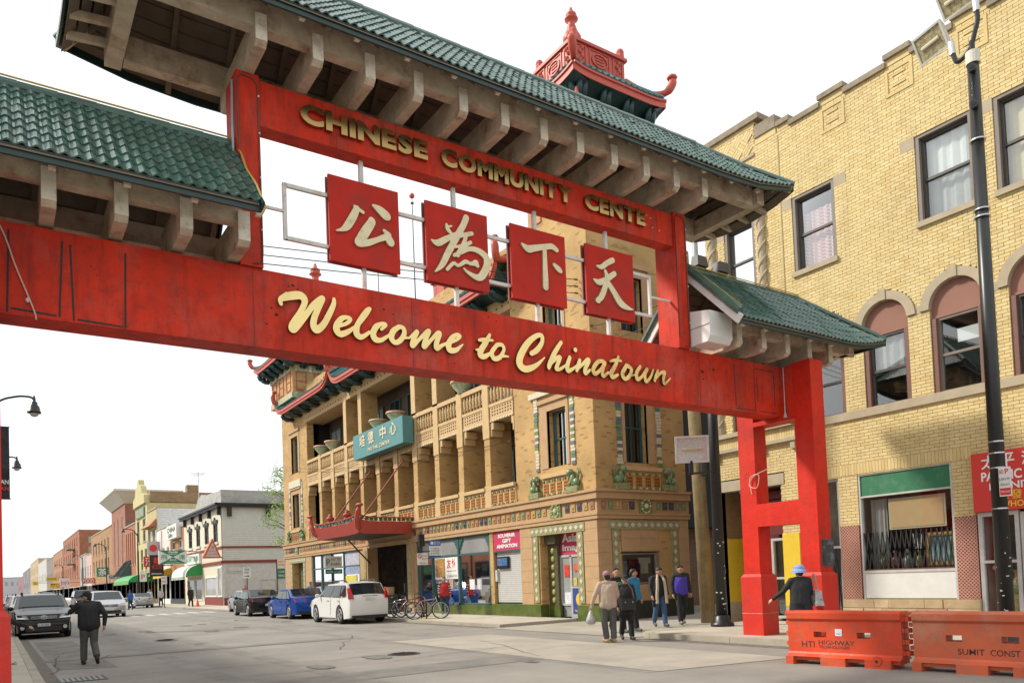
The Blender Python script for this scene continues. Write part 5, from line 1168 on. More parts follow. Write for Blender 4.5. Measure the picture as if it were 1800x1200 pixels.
# ---- pagoda eaves
def eave(par, y0, y1, z, x=15.75, xr=18.6, zr=15.2, cap=.9, axis='Y', nb=None, back=True):
    """pent roof along Y with swept-up ends, coral fascia, tile rolls and paired dark brackets"""
    m_, hf = (y0 + y1) / 2, (y1 - y0) / 2; F = lambda y: z + cap * .75 * abs((y - m_) / hf) ** 12; n = 32
    Y = np.linspace(y0, y1, n + 1); hp = 1.1
    top = lambda y: (xr, min(max(y, y0 + hp), y1 - hp), zr)
    q = MB()
    for a, b_ in zip(Y, Y[1:]): q.add([(x, a, F(a) + .12), (x, b_, F(b_) + .12), top(b_), top(a)], [(0, 1, 2, 3)]); q.add([(x + .02, a, F(a) - .16), (x + .02, b_, F(b_) - .16), (XP + .1, b_, z - .22), (XP + .1, a, z - .22)], [(0, 1, 2, 3)], 1)
    r = q.build('pagoda_roof', [PTILE, VERD], par)
    q = MB()
    for a, b_ in zip(Y, Y[1:]):
        for (x0, x1, d0, d1) in ((x - .05, x + .05, -.20, -.06), (x - .10, x + .05, -.06, .06), (x - .07, x + .03, .06, .11)): q.prism([(x0, a, F(a) + d0), (x1, a, F(a) + d0), (x1, a, F(a) + d1), (x0, a, F(a) + d1)], [(x0, b_, F(b_) + d0), (x1, b_, F(b_) + d0), (x1, b_, F(b_) + d1), (x0, b_, F(b_) + d1)])
    q.build('eave_fascia', RTRIM, r)
    q = MB()
    for y in np.arange(y0 + .15, y1, .34):
        p = Vector((x - .06, y, F(y) + .15)); t_ = Vector(top(y)); q.cyl(p, p + (t_ - p) * .97, .075, n=6)
    q.build('tile_roll', PTILE, r)
    for yy, sg in ((y0, -1), (y1, 1)):
        q = MB(); zt = F(yy); q.tube(rail([(xr - .2, yy - sg * hp, zr + .1), ((x + xr) / 2 - .2, yy - sg * hp * .5, (zt + zr) / 2 - .25), (x + .1, yy, zt + .12), (x - .12, yy + sg * .15, zt + .5), (x - .05, yy + sg * .02, zt + .85)]), [.13] * 12 + [.15] * 8 + [.13, .12, .11, .10, .16][:5], 7); q.ball((x - .05, yy + sg * .03, zt + .88), (.15, .2, .10), 8, 6); q.build('swept_horn', RTRIM, r, smooth=True)
    nb = nb or max(2, round((y1 - y0) / 1.6))
    for k in range(nb):
        y = y0 + (k + .5) * (y1 - y0) / nb
        for o in (-.12, .12): q = MB(); q.tube([(XP - .02, y + o, z - .40), (XP - .35, y + o, z - .42), (x + .30, y + o, z - .34), (x + .14, y + o, F(y) - .22)], [.10, .11, .10, .08], 8); q.build('eave_bracket', VERD, r, smooth=True)
    return r
eave(pt, 41.2, 50.9, 12.95); eave(pt, 31.2, 41.0, 12.75); eave(pt, 23.7, 31.0, 12.75)
for y in (31.1, 41.1):
    q = MB(); q.box(17.4, 18.6, y - .5, y + .5, 14.7, 15.5); q.box(17.3, 18.7, y - .6, y + .6, 15.5, 15.62); q.build('ridge_block', RTRIM, pt)
q = MB(); q.box(18.5, 28, 24, 47.5, 12.3, 15.2); q.build('upper_storey', TB, pt)
# ---- pavilions on the towers
def pavilion(cx, cy, hx, hy, z0, ze, ov, boxw, boxh, win, small=False):
    par = thing_part = MB(); par.box(cx - hx, cx + hx, cy - hy, cy + hy, z0, ze - .1); pv = par.build('pavilion', TB, pt)
    q = MB(); q.box(cx - hx - .08, cx + hx + .08, cy - hy - .08, cy + hy + .08, z0 - .35, z0); q.build('tile_band', M('cream_green_band', (.42, .40, .25), .5, var=.5, scale=9), pv)
    for mp_, c, h_, ln in ((PX(cx - hx), cy, hy, 'e'), (PY(cy - hy), cx, hx, 'n')):
        st = 2 * h_ / win
        for k in range(win):
            a = c - h_ + (k + .5) * st; w = window(pv, mp_, a - st * .30, a + st * .30, z0 + .15, ze - .95, RTRIM, GLASSM, d=.0, fw=.06, sash=True)
            q = MB(); q.mbox(mp_, a - st * .36, a + st * .36, ze - .92, ze - .55, -.05, .05); q.build('glazed_lintel', M('cream_green_band', (.42, .40, .25), .5), pv)
            q = MB(); q.mbox(mp_, a + st * .40, a + st * .60, ze - .92, ze - .55, -.06, .05); q.build('zigzag_tile', MOS[k % 2], pv)
    ex, ey = hx + ov, hy + ov; n = 16; hbx, hby = boxw
    F = lambda t: (.12 if small else .34) * abs(t) ** 6
    def side(P, Q, R_, S_, nm):      # eave edge P->Q, roof top R_->S_
        q = MB(); P, Q, R_, S_ = map(Vector, (P, Q, R_, S_)); fa = MB(); tr = MB(); so_ = MB(); out = ((P + Q) / 2 - Vector((cx, cy, ze))); out.z = 0; out.normalize()
        for i in range(n):
            ts = [i / n, (i + 1) / n]; E = [P.lerp(Q, t) + Vector((0, 0, F(2 * t - 1))) for t in ts]; T = [R_.lerp(S_, t) for t in ts]
            q.add([E[0], E[1], T[1], T[0]], [(0, 1, 2, 3)])
            I = [e - out * ov * .95 - Vector((0, 0, .45)) for e in E]; so_.add([E[0] - Vector((0, 0, .2)), E[1] - Vector((0, 0, .2)), I[1], I[0]], [(0, 1, 2, 3)])
            for d0, d1, o_ in ((-.24, -.02, .03), (-.02, .05, .08)): fa.prism([E[0] + Vector((0, 0, d0)), E[0] + Vector((0, 0, d1)), E[0] + out * o_ + Vector((0, 0, d1)), E[0] + out * o_ + Vector((0, 0, d0))], [E[1] + Vector((0, 0, d0)), E[1] + Vector((0, 0, d1)), E[1] + out * o_ + Vector((0, 0, d1)), E[1] + out * o_ + Vector((0, 0, d0))])
        m = int((Q - P).length / .26)
        for i in range(m):
            t = (i + .5) / m; e = P.lerp(Q, t) + Vector((0, 0, F(2 * t - 1) + .09)) + out * .06; tr.cyl(e, R_.lerp(S_, t) + Vector((0, 0, .05)), .075, n=6)
        q.build('pavilion_roof', PTILE, pv); so_.build('eave_soffit', VERD, pv); fa.build('eave_fascia', RTRIM, pv); tr.build('tile_roll', PTILE, pv)
        k = max(3, round((Q - P).length / 1.0))
        for i in range(k):
            t = (i + .5) / k
            for o in (-.11, .11):
                e = P.lerp(Q, t) + (Q - P).normalized() * o; bq = MB(); bq.tube([e - out * (ov - .02) - Vector((0, 0, .62)), e - out * (ov - .3) - Vector((0, 0, .6)), e - out * .25 - Vector((0, 0, .42)), e - out * .12 - Vector((0, 0, .2))], [.12, .13, .12, .08], 7); bq.build('eave_bracket', VERD, pv, smooth=True)
    zt = ze + (1.08 if small else .62)
    c = [(cx - ex, cy - ey, ze), (cx + ex, cy - ey, ze), (cx + ex, cy + ey, ze), (cx - ex, cy + ey, ze)]; tt = [(cx - hbx, cy - hby, zt), (cx + hbx, cy - hby, zt), (cx + hbx, cy + hby, zt), (cx - hbx, cy + hby, zt)]
    for i in range(4): side(c[i], c[(i + 1) % 4], tt[i], tt[(i + 1) % 4], 's')
    for (sx, sy) in ((-1, -1), (1, -1), (1, 1), (-1, 1)):
        q = MB(); q.tube(rail([(cx + sx * hbx, cy + sy * hby, zt + .08), (cx + sx * (ex * .8), cy + sy * ey * .8, ze + .50), (cx + sx * ex, cy + sy * ey, ze + .42), (cx + sx * (ex + .2), cy + sy * (ey + .2), ze + .72), (cx + sx * (ex + .18), cy + sy * (ey + .18), ze + (.8 if sx < 0 and small else .95))]), [.12] * 14 + [.15] * 7 + [.13, .12, .12, .12][:4], 7); q.ball((cx + sx * (ex + .2), cy + sy * (ey + .2), ze + (.8 if sx < 0 and small else .95)), ((.1, .1, .08) if sx < 0 and small else (.2, .2, .11)), 8, 6); q.build('swept_horn', RTRIM, pv, smooth=True)
    q = MB(); q.box(cx - hbx, cx + hbx, cy - hby, cy + hby, zt - .15, zt + boxh); q.box(cx - hbx - .09, cx + hbx + .09, cy - hby - .09, cy + hby + .09, zt + boxh, zt + boxh + .11); bx = q.build('roof_box', RTRIM, pv)
    for mp_, c_0, h_ in ((PX(cx - hbx), cy, hby), (PY(cy - hby), cx, hbx)):
        q = MB()
        for a0, a1 in ((-.92, -.52), (-.40, .40), (.52, .92)):
            for (u0, u1, v0, v1) in ((a0, a1, .06, .10), (a0, a1, .88, .92), (a0, a0 + .04, .1, .88), (a1 - .04, a1, .1, .88)): q.mbox(mp_, c_0 + u0 * h_, c_0 + u1 * h_, zt + v0 * boxh, zt + v1 * boxh, -.03, .02)
        for k in range(12):
            t = 2 * math.pi * k / 12; q.bar(mp_(c_0 + .3 * h_ * math.cos(t), zt + boxh * (.5 + .3 * math.sin(t)), -.02), mp_(c_0 + .3 * h_ * math.cos(t + .52), zt + boxh * (.5 + .3 * math.sin(t + .52)), -.02), .05, .05)
        for v in (.35, .5, .62): q.mbox(mp_, c_0 - .15 * h_, c_0 + .15 * h_, zt + v * boxh, zt + v * boxh + .04, -.03, .02)
        for a_ in (-.72, .72):
            for k in range(4): q.ball(mp_(c_0 + a_ * h_ + (.05 if k % 2 else -.05), zt + boxh * (.2 + .2 * k), -.01), (.09, .09, .09), 6, 4)
        q.build('relief_panel', RTRIM, bx, kind='stuff')
    for (sx, sy) in ((-1, -1), (1, -1), (1, 1), (-1, 1)):
        q = MB(); q.cyl((cx + sx * hbx * .92, cy + sy * hby * .92, zt + boxh + .11), (cx + sx * hbx * .92, cy + sy * hby * .92, zt + boxh + .35), .16, .14, n=8); q.ball((cx + sx * hbx * .92, cy + sy * hby * .92, zt + boxh + .38), .15, 8, 6); q.build('corner_scroll', RTRIM, bx)
    return pv, bx, zt + boxh + .11
def finial(par, x, y, z, s=1.0):
    q = MB(); q.lathe([(.30 * s, 0), (.36 * s, .12 * s), (.36 * s, .26 * s), (.27 * s, .42 * s), (.20 * s, .5 * s), (.22 * s, .53 * s), (.18 * s, .57 * s), (.2 * s, .6 * s), (.16 * s, .65 * s), (.18 * s, .68 * s), (.145 * s, .74 * s), (.15 * s, .9 * s), (.26 * s, .96 * s), (.27 * s, 1.0 * s), (.15 * s, 1.05 * s), (.22 * s, 1.12 * s), (.20 * s, 1.2 * s), (.09 * s, 1.28 * s), (.07 * s, 1.38 * s), (.04 * s, 1.46 * s), (.001, 1.48 * s)], (x, y, z), 14); q.build('finial', RTRIM, par, smooth=True)
pv, bx, zt_ = pavilion(18.34, 21.45, 1.52, 1.58, 14.4, 18.50, .60, (1.20, 1.10), .80, 3, small=True)
finial(bx, 17.38, 20.68, zt_, .92)
q = MB(); q.tube([(16.35, 19.35, 16.9), (16.34, 19.33, 17.6), (16.4, 19.4, 17.9)], [.06, .09, .03], 7); q.build('swept_horn', RTRIM, pv, smooth=True)
pv2, bx2, zt2 = pavilion(17.7, 50.1, 1.75, 2.2, 13.9, 16.2, .9, (1.3, 1.6), .9, 3)
q = MB(); q.box(17.0, 19.2, 48.2, 50.2, 17.6, 19.0); q.build('upper_turret', TB, pv2); q = MB(); q.lathe([(1.9, 19.0), (1.2, 19.5), (.5, 20.6), (.3, 20.8)], (18.0, 48.8, 0), 8); q.build('turret_roof', PTILE, pv2); finial(pv2, 18.0, 48.8, 20.7, 1.5)
# teal name sign and flower pots
sg2 = thing('name_sign', 'teal sign board with cream Chinese characters hung below the loggia', 'sign', (16.2, 35.4, 8.1))
q = MB(); q.box(15.95, 16.5, 32.4, 38.35, 8.08, 9.36); q.build('sign_board', M('teal_sign', (.075, .235, .24), .5, var=.05), sg2)
LT = M('cream_sign_letter', (.72, .62, .42), .5); ms = PX(15.95)
for ch, y0 in (('培', 37.45), ('德', 36.35), ('中', 34.9), ('心', 33.75)): text(ch, sg2, ms, y0, 8.62, .68, .62, LT, d=-.03, ext=.03, flip=True, off=.01)
text('PUI TAK CENTER', sg2, ms, 36.4, 8.28, 2.6, .17, LT, d=-.03, ext=.03, flip=True, off=.01)
POT = M('green_cream_pot', (.38, .42, .26), .45, var=.4, scale=10); POTR = M('pot_rim', (.55, .33, .2), .6)
for k, (y, lb) in enumerate(((45.0, 'green flower pot at the south end of the balustrade'), (43.2, 'second green flower pot from the south end of the balustrade'), (36.7, 'green flower pot above the middle of the teal sign'), (34.6, 'green flower pot above the north end of the teal sign'), (28.1, 'green flower pot above the cafe window, just under the red beam'))):
    t = thing('flower_pot', lb, 'flower pot', (XP + .05, y, 9.45), group='flower pots on the balustrade')
    q = MB(); q.lathe([(.12, 0), (.2, .03), (.2, .08), (.42, .34), (.45, .42)], (XP + .05, y, 9.45), 14); q.build('bowl', POT, t, smooth=True); q = MB(); q.lathe([(.46, .42), (.52, .46), (.50, .54), (.40, .54), (.38, .45)], (XP + .05, y, 9.45), 14); q.build('rim', POTR, t, smooth=True)

# ---- street front of the pagoda building
PINK = M('magenta_shop_sign', (.50, .035, .10), .5, var=.04)
# shuttered bay
q = MB(); q.mbox(mpe, 24.1, 26.02, 2.66, 3.40, .02, .1); s1 = q.build('fascia_sign', PINK, pt)
for k, (w_, t_) in enumerate(((1.2, 'SOUVENIR'), (.62, 'GIFT'), (1.45, 'ANIMATION'))): text(t_, s1, mpe, 25.06 + w_ / 2, 3.16 - k * .205, w_, .15, WT, d=.006, ext=.012, flip=True, off=.03)
q = MB(); z = .62
while z < 2.62: q.mbox(mpe, 24.16, 25.96, z, z + .07, .12 + (.0), .16); z += .078
q.build('roller_shutter', M('silver_shutter', (.62, .62, .60), .45, metal=.25, var=.06), pt)
q = MB(); q.mbox(mpe, 24.1, 26.05, .5, 2.66, .16, .3); q.mbox(mpe, 24.1, 26.05, 2.60, 2.66, .0, .3); q.build('shutter_frame', TEAL, pt)
q = MB(); q.mbox(mpe, 25.05, 25.85, 1.95, 2.42, .02, .11); tv = q.build('lit_display', BLACK, pt); q = MB(); q.mbox(mpe, 25.1, 25.8, 2.06, 2.36, .012, .02); q.build('display_screen', M('display_blue', (.05, .15, .35), .3, var=.6, scale=9, dirt=(.5, .15, .2), damt=.7, dscale=4), tv)
q = MB(); q.mbox(mpe, 25.86, 25.98, 1.45, 1.9, .02, .11); q.build('meter_box', M('grey_box', (.5, .52, .52), .5), pt)
# cafe windows
q = MB()
for a in (26.3, 28.85, 31.25, 32.65): q.mbox(mpe, a, a + .12, .5, 3.42, .02, .14)
q.mbox(mpe, 26.3, 32.77, 3.34, 3.42, .02, .14); q.mbox(mpe, 26.42, 32.65, 2.60, 2.68, .03, .14); q.mbox(mpe, 26.3, 32.77, .5, .58, .02, .14)
cf = q.build('cafe_window', TEAL, pt)
q = MB()
for a in (26.42, 28.97, 31.37):
    for s_, sg in ((a, 1), (a + (2.43, 2.28, 1.28)[(26.42, 28.97, 31.37).index(a)], -1)):
        for st_ in range(3): q.mbox(mpe, min(s_, s_ + sg * (.32 - st_ * .1)), max(s_, s_ + sg * (.32 - st_ * .1)), 3.20 - st_ * .14, 3.34 - st_ * .14, .04, .12)
q.build('corner_fret', TEAL, cf)
for a0, a1 in ((26.42, 28.85), (28.97, 31.25), (31.37, 32.65)):
    for z0, z1 in ((.58, 2.60), (2.68, 3.34)):
        q = MB(); q.add([mpe(a0, z0, .09), mpe(a1, z0, .09), mpe(a1, z1, .09), mpe(a0, z1, .09)], [(0, 1, 2, 3)]); q.build('pane', SHOPG if z0 < 1 else GLASSM, cf)
q = MB(); q.add([mpe(a, z, d) for d in (.2, 2.6) for z in (.4, 3.4) for a in (26.2, 32.8)], [(4, 5, 7, 6), (0, 4, 6, 2), (1, 3, 7, 5), (0, 1, 5, 4), (2, 6, 7, 3)]); q.build('room_interior', M('cafe_interior', (.20, .17, .13), .9, var=.5, scale=.8), cf)
q = MB(); q.mbox(mpe, 27.0, 27.6, .4, 2.5, 1.6, 1.64); q.mbox(mpe, 28.1, 28.5, .4, 2.9, 1.2, 1.5); q.build('inner_partition', DARKIN, cf)
q = MB(); q.mbox(mpe, 29.0, 31.1, 1.62, 2.58, .055, .075); ban = q.build('banner', M('white_banner', (.78, .77, .74), .6), cf)
q = MB(); q.mbox(mpe, 30.15, 31.05, 1.72, 2.55, .048, .054); q.build('food_picture', M('food_picture', (.42, .20, .06), .5, var=.7, scale=9, dirt=(.10, .25, .05), damt=.8, dscale=5), ban)
for k, ch in enumerate('友竹'[:2]): text(ch, ban, mpe, 30.0 - k * .45, 2.08, .40, .42, M('red_print', (.60, .03, .03), .5), d=.05, ext=.002, flip=True, off=.02)
text('Japanese Food', ban, mpe, 30.0, 1.93, .8, .09, M('dark_print', (.08, .07, .06), .6), d=.05, ext=.002, flip=True); text('312-842-1718', ban, mpe, 30.0, 1.70, .85, .10, M('dark_print', (.08, .07, .06), .6), d=.05, ext=.002, flip=True)
for k, (y, w_, z_, c) in enumerate(((30.7, .25, 1.1, (.7, .7, .72)), (30.2, .35, 1.15, (.5, .6, .7)), (29.7, .35, 1.2, (.65, .4, .3)), (27.9, .4, 1.15, (.7, .7, .7)), (27.3, .35, 1.15, (.6, .62, .66)))):
    q = MB(); q.mbox(mpe, y - w_ / 2, y + w_ / 2, z_, z_ + .42, .075, .085); q.build('window_notice', M('notice_%d' % k, c, .7, var=.4, scale=20), cf)
# corner shop doorway
q = MB(); q.mbox(mpe, 20.7, 22.85, 2.33, 3.15, .5, .54); s2 = q.build('fascia_sign', PINK, pt)
text('Asian', s2, mpe, 22.15, 2.78, 1.15, .30, WT, d=.49, ext=.012, flip=True, off=.03); text('Images', s2, mpe, 22.15, 2.40, 1.45, .30, WT, d=.49, ext=.012, flip=True, off=.03)
q = MB()
for (a, b_, z0, z1) in ((22.2, 22.28, .06, 2.3), (21.62, 21.72, .06, 2.3), (20.75, 20.83, .06, 2.3), (20.83, 22.2, 2.24, 2.32), (20.83, 21.62, .06, .2), (20.83, 21.62, 1.12, 1.18), (21.72, 22.2, .5, .58)): q.mbox(mpe, a, b_, z0, z1, .46, .54)
dd_ = q.build('shop_door', ALU, pt)
q = MB(); q.add([mpe(20.8, .1, .5), mpe(22.24, .1, .5), mpe(22.24, 2.3, .5), mpe(20.8, 2.3, .5)], [(0, 1, 2, 3)]); q.build('pane', GLASSM, dd_)
q = MB(); q.mbox(mpe, 20.95, 21.58, .22, 1.10, .47, .485); po = q.build('lottery_poster', M('poster_blue', (.02, .06, .35), .5), dd_)
q = MB(); q.ball(mpe(21.26, .72, .46), (.015, .18, .22), 12, 8); q.build('yellow_ball', M('poster_yellow', (.75, .5, .02), .5, var=.2), po); text('Play Here', po, mpe, 21.52, .26, .5, .10, M('poster_yellow', (.75, .5, .02), .5), d=.462, ext=.003, flip=True, off=.02)
for (a, z_, w_, h_, c) in ((21.92, 1.75, .28, .42, (.60, .04, .02)), (21.9, .75, .35, .45, (.65, .68, .75)), (21.25, 1.85, .5, .25, (.6, .1, .05)), (21.1, 1.35, .22, .3, (.5, .3, .1)), (21.45, 1.35, .22, .3, (.45, .4, .15))):
    q = MB(); q.mbox(mpe, a - w_ / 2, a + w_ / 2, z_ - h_ / 2, z_ + h_ / 2, .47, .485); q.build('door_notice', M('door_notice_%d' % int(a * 10 + z_ * 100), c, .6, var=.4, scale=15), dd_)
q = MB(); q.mbox(mpe, 22.28, 22.85, .5, 2.75, .35, .5); q.mbox(mpe, 22.2, 22.85, 2.75, 3.2, .2, .5); pl = q.build('tiled_pilaster', M('dark_olive_tile', (.10, .085, .05), .4, var=.4, scale=12), pt)
q = MB()
for k in range(7): q.ball(mpe(22.56, .7 + k * .30, .34), (.05, .11, .11), 8, 5)
q.build('yellow_boss', M('yellow_green_boss', (.35, .36, .08), .35), pl)
q = MB(); q.mbox(mpe, 22.2, 22.85, .06, .52, .33, .5); q.build('glazed_base', GT, pt)
# north side window with poster and shirt
w = window(pt, mpn_, 17.7, 19.4, 1.2, 2.26, STEEL, WG, d=.12, fw=.05, sash=False); room(w, mpn_, 17.7, 19.4, 1.2, 2.26, .2, .34, M('grey_display', (.16, .17, .17), .8, var=.2))
q = MB(); q.mbox(mpn_, 18.0, 18.55, 1.0, 2.05, .14, .15); q.build('dark_poster', M('dark_red_poster', (.10, .025, .03), .6, var=.9, scale=6, dirt=(.45, .2, .2), damt=.7, dscale=4), w); q = MB(); q.mbox(mpn_, 17.72, 17.98, 1.4, 2.0, .14, .15); q.build('blue_poster', M('pale_blue_poster', (.30, .40, .45), .6, var=.4, scale=6), w)
q = MB(); q.mbox(mpn_, 18.62, 18.98, 1.55, 2.1, .14, .16); q.mbox(mpn_, 18.50, 18.62, 1.9, 2.1, .14, .16); q.mbox(mpn_, 18.98, 19.1, 1.9, 2.1, .14, .16); q.build('tee_shirt', M('white_tee_shirt', (.7, .7, .68), .9, var=.1, dirt=(.1, .1, .1), damt=.6, dscale=5), w)
q = MB(); q.mbox(mpn_, 17.64, 19.43, .62, 1.18, .02, .3); q.build('sill_panel', TERRA, pt)
# entrance porch below the canopy
q = MB(); q.box(XP + 1.6, XP + 1.7, 33.0, 38.7, 0, 3.9); q.box(XP + .02, XP + 1.65, 33.0, 33.2, 0, 3.9); q.box(XP + .02, XP + 1.65, 38.5, 38.7, 0, 3.9); q.build('porch_wall', M('dark_marble', (.05, .04, .035), .3, var=.6, scale=4, dirt=(.22, .16, .08), damt=.5, dscale=3), pt)
for a0 in (34.4, 35.9):
    q = MB(); q.mbox(mpe, a0, a0 + 1.3, .05, 2.7, 1.45, 1.55); dq = q.build('entrance_door', M('black_door', (.012, .014, .014), .3), pt); q = MB(); q.mbox(mpe, a0 + .2, a0 + 1.1, .9, 2.4, 1.43, 1.45); q.build('door_glass', GLASSD, dq); q = MB(); q.cyl(mpe(a0 + 1.15, 1.0, 1.40), mpe(a0 + 1.15, 1.5, 1.40), .025, n=6); q.build('handle', STEEL, dq)
for y in (33.35, 38.65):
    q = MB(); q.mbox(mpe, y - .3, y + .3, 0, 3.5, -.10, .5); cl = q.build('porch_column', TERRA, pt); q = MB(); q.mbox(mpe, y - .16, y + .16, .5, 3.3, -.13, -.09); q.ball(mpe(y, 2.0, -.13), (.03, .15, .3), 10, 6); q.build('mosaic_panel', M('column_mosaic', (.34, .30, .15), .4, var=.6, scale=18), cl)
cx0, cx1, cy0, cy1 = 13.87, XP, 33.0, 38.45
CRED = M('canopy_red', (.40, .055, .035), .5, var=.12, scale=5)
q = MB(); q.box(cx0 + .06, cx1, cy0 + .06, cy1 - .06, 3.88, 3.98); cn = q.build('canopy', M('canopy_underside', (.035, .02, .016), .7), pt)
for (p, q_) in (((cx0, cy1), (cx0, cy0)), ((cx0, cy0), (cx1, cy0)), ((cx0, cy1), (cx1, cy1))):
    a = Vector((*p, 0)); b_ = Vector((*q_, 0)); n = 20; o = Vector(((p[1] == q_[1]) * 0.0, 0, 0)); q = MB(); out = Vector((-1, 0, 0)) if p[0] == q_[0] else Vector((0, -1 if p[1] < 35 else 1, 0))
    for i in range(n):
        t0, t1 = i / n, (i + 1) / n
        def prof(t):
            c = a.lerp(b_, t); e = abs(2 * t - 1) if p[0] == q_[0] else max(0, 1 - 2 * t); z0_ = 3.85 + .06 * e ** 6; z1_ = 4.40 + .12 * e ** 5
            return [c + Vector((0, 0, z0_)) , c + out * .16 + Vector((0, 0, z1_)), c + out * .10 + Vector((0, 0, z1_ + .02)), c - out * .05 + Vector((0, 0, z0_ + .02))]
        q.prism(prof(t0), prof(t1))
    f = q.build('canopy_fascia', CRED, cn)
    q = MB(); m_ = 12
    for i in range(m_):
        t = (i + .5) / m_; c = a.lerp(b_, t); e = abs(2 * t - 1) if p[0] == q_[0] else max(0, 1 - 2 * t); z1_ = 4.40 + .12 * e ** 5; u = (b_ - a).normalized() * ((b_ - a).length / m_ * .34)
        q.prism([c + out * .13 + Vector((0, 0, z1_ + .04)) - u, c + out * .13 + Vector((0, 0, z1_ + .04)) + u, c + out * .13 + Vector((0, 0, z1_ + .17)) + u, c + out * .13 + Vector((0, 0, z1_ + .17)) - u], [c + out * .09 + Vector((0, 0, z1_ + .04)) - u, c + out * .09 + Vector((0, 0, z1_ + .04)) + u, c + out * .09 + Vector((0, 0, z1_ + .17)) + u, c + out * .09 + Vector((0, 0, z1_ + .17)) - u])
    q.build('green_glazing', M('canopy_green_glass', (.03, .10, .075), .25), f)
    q = MB()
    for i in range(n):
        t0, t1 = i / n, (i + 1) / n; c0, c1 = a.lerp(b_, t0), a.lerp(b_, t1); zf = lambda t: 4.40 + .12 * (abs(2 * t - 1) if p[0] == q_[0] else max(0, 1 - 2 * t)) ** 5
        q.bar(c0 + out * .13 + Vector((0, 0, zf(t0) + .20)), c1 + out * .13 + Vector((0, 0, zf(t1) + .20)), .10, .05)
    q.build('canopy_rail', CRED, f)
for (yy, sg) in ((cy0, -1), (cy1, 1)):
    q = MB(); q.tube(rail([(cx0 + .3, yy - sg * .3, 4.1), (cx0 - .05, yy + sg * .05, 4.15), (cx0 - .18, yy + sg * .25, 4.5), (cx0 - .20, yy + sg * .42, 4.85), (cx0 - .15, yy + sg * .46, 5.02)]), [.12] * 8 + [.13] * 6 + [.11] * 6 + [.085] * 4 + [.08], 8); q.ball((cx0 - .16, yy + sg * .52, 5.12), (.15, .28, .09), 10, 6); q.build('prow', CRED, cn, smooth=True)
for y in (34.6, 36.8):
    q = MB(); q.lathe([(.22, 0), (.24, .08), (.12, .16), (.2, .24), (.22, .32), (.1, .4), (.12, .46), (.03, .55)], (cx0 + .1, y, 4.55), 10); q.build('canopy_finial', CRED, cn, smooth=True)
for y in (33.7, 37.6):
    q = MB(); q.cyl((cx0 + .3, y, 4.4), (XP - .05, y, 7.5), .035, n=6); q.build('suspension_rod', M('rod_red', (.30, .07, .05), .6), cn)
q = MB(); q.tube([(XP, 38.2, 2.6), (XP - 1.2, 38.2, 3.86)], .04, 6); q.build('canopy_brace', BLACK, cn)
# south shop
q = MB()
for a in (39.6, 42.0, 43.9, 45.6, 47.1): q.mbox(mpe, a, a + .12, .05, 3.42, .02, .14)
q.mbox(mpe, 39.6, 47.2, 3.34, 3.42, .02, .14); q.mbox(mpe, 39.7, 47.1, 2.52, 2.60, .03, .14); q.mbox(mpe, 39.6, 47.2, .05, .55, .02, .14); sf = q.build('shop_window', TEAL, pt)
for k, (a0, a1) in enumerate(((39.72, 42.0), (42.12, 43.9), (44.02, 45.6), (45.72, 47.1))):
    for z0, z1 in ((.55, 2.52), (2.60, 3.34)):
        q = MB(); q.add([mpe(a0, z0, .09), mpe(a1, z0, .09), mpe(a1, z1, .09), mpe(a0, z1, .09)], [(0, 1, 2, 3)]); q.build('pane', (GLASSM, SHOPG, GLASSM, SHOPG)[k] if z0 > 1 else SHOPG, sf)
q = MB(); q.add([mpe(a, z, d) for d in (.2, 1.3) for z in (.05, 3.4) for a in (39.6, 47.2)], [(4, 5, 7, 6), (0, 4, 6, 2), (1, 3, 7, 5), (0, 1, 5, 4), (2, 6, 7, 3)]); q.build('room_interior', M('south_shop_interior', (.12, .12, .11), .9, var=.7, scale=2.5), sf)
q = MB(); q.mbox(mpe, 40.3, 41.9, .9, 2.05, .06, .08); q.build('yellow_poster', M('yellow_poster', (.65, .55, .08), .6, var=.2, scale=8, dirt=(.2, .4, .2), damt=.5, dscale=5), sf); q = MB(); q.mbox(mpe, 39.8, 41.9, 2.62, 3.3, .06, .08); q.build('lilac_poster', M('lilac_poster', (.42, .42, .50), .6, var=.3, scale=5), sf); q = MB(); q.mbox(mpe, 39.8, 41.9, 2.1, 2.5, .06, .08); q.build('blue_poster_band', M('blue_poster_band', (.25, .30, .45), .6, var=.3, scale=5), sf)
# south tower doorway
q = MB(); q.mbox(mpe, 48.85, 50.95, 0, 3.1, .4, .44); q.build('recess_wall', M('olive_mosaic_door', (.12, .12, .06), .5, var=.6, scale=6), pt)
q = MB()
for k in range(8): q.prism([mpe(49.9 + u * .25, 1.0 + k * .26 + v * .12, .38) for u, v in ((-1, 0), (0, -1), (1, 0), (0, 1))], [mpe(49.9 + u * .25, 1.0 + k * .26 + v * .12, .41) for u, v in ((-1, 0), (0, -1), (1, 0), (0, 1))])
q.build('door_diamond', MOS[0], pt)
# roof aerials
for (x, y, z0, z1, lb, ball) in ((16.65, 32.0, 12.2, 19.4, 'thin roof mast topped by a small red ball behind the second character panel', True), (14.72 + 2.6, 37.5, 12, 18.7, 'plain thin roof mast behind the first character panel', False)):
    t = thing('roof_mast', lb, 'mast', (x, y, z0)); q = MB(); q.cyl((x, y, z0), (x, y, z1), .035, .02, n=6); q.build('pole', BLACK, t)
    q = MB(); q.ball((x, y, z1 + (.38 if ball else .03)), .13 if ball else .04, 10, 8); q.build('ball', RTRIM if ball else BLACK, t)
    if ball: q = MB(); q.cyl((x, y, z1), (x, y, z1 + .05), .08, n=8); q.cyl((x, y, z1), (x, y, z1 + .3), .012, n=5); q.build('collar', BLACK, t)
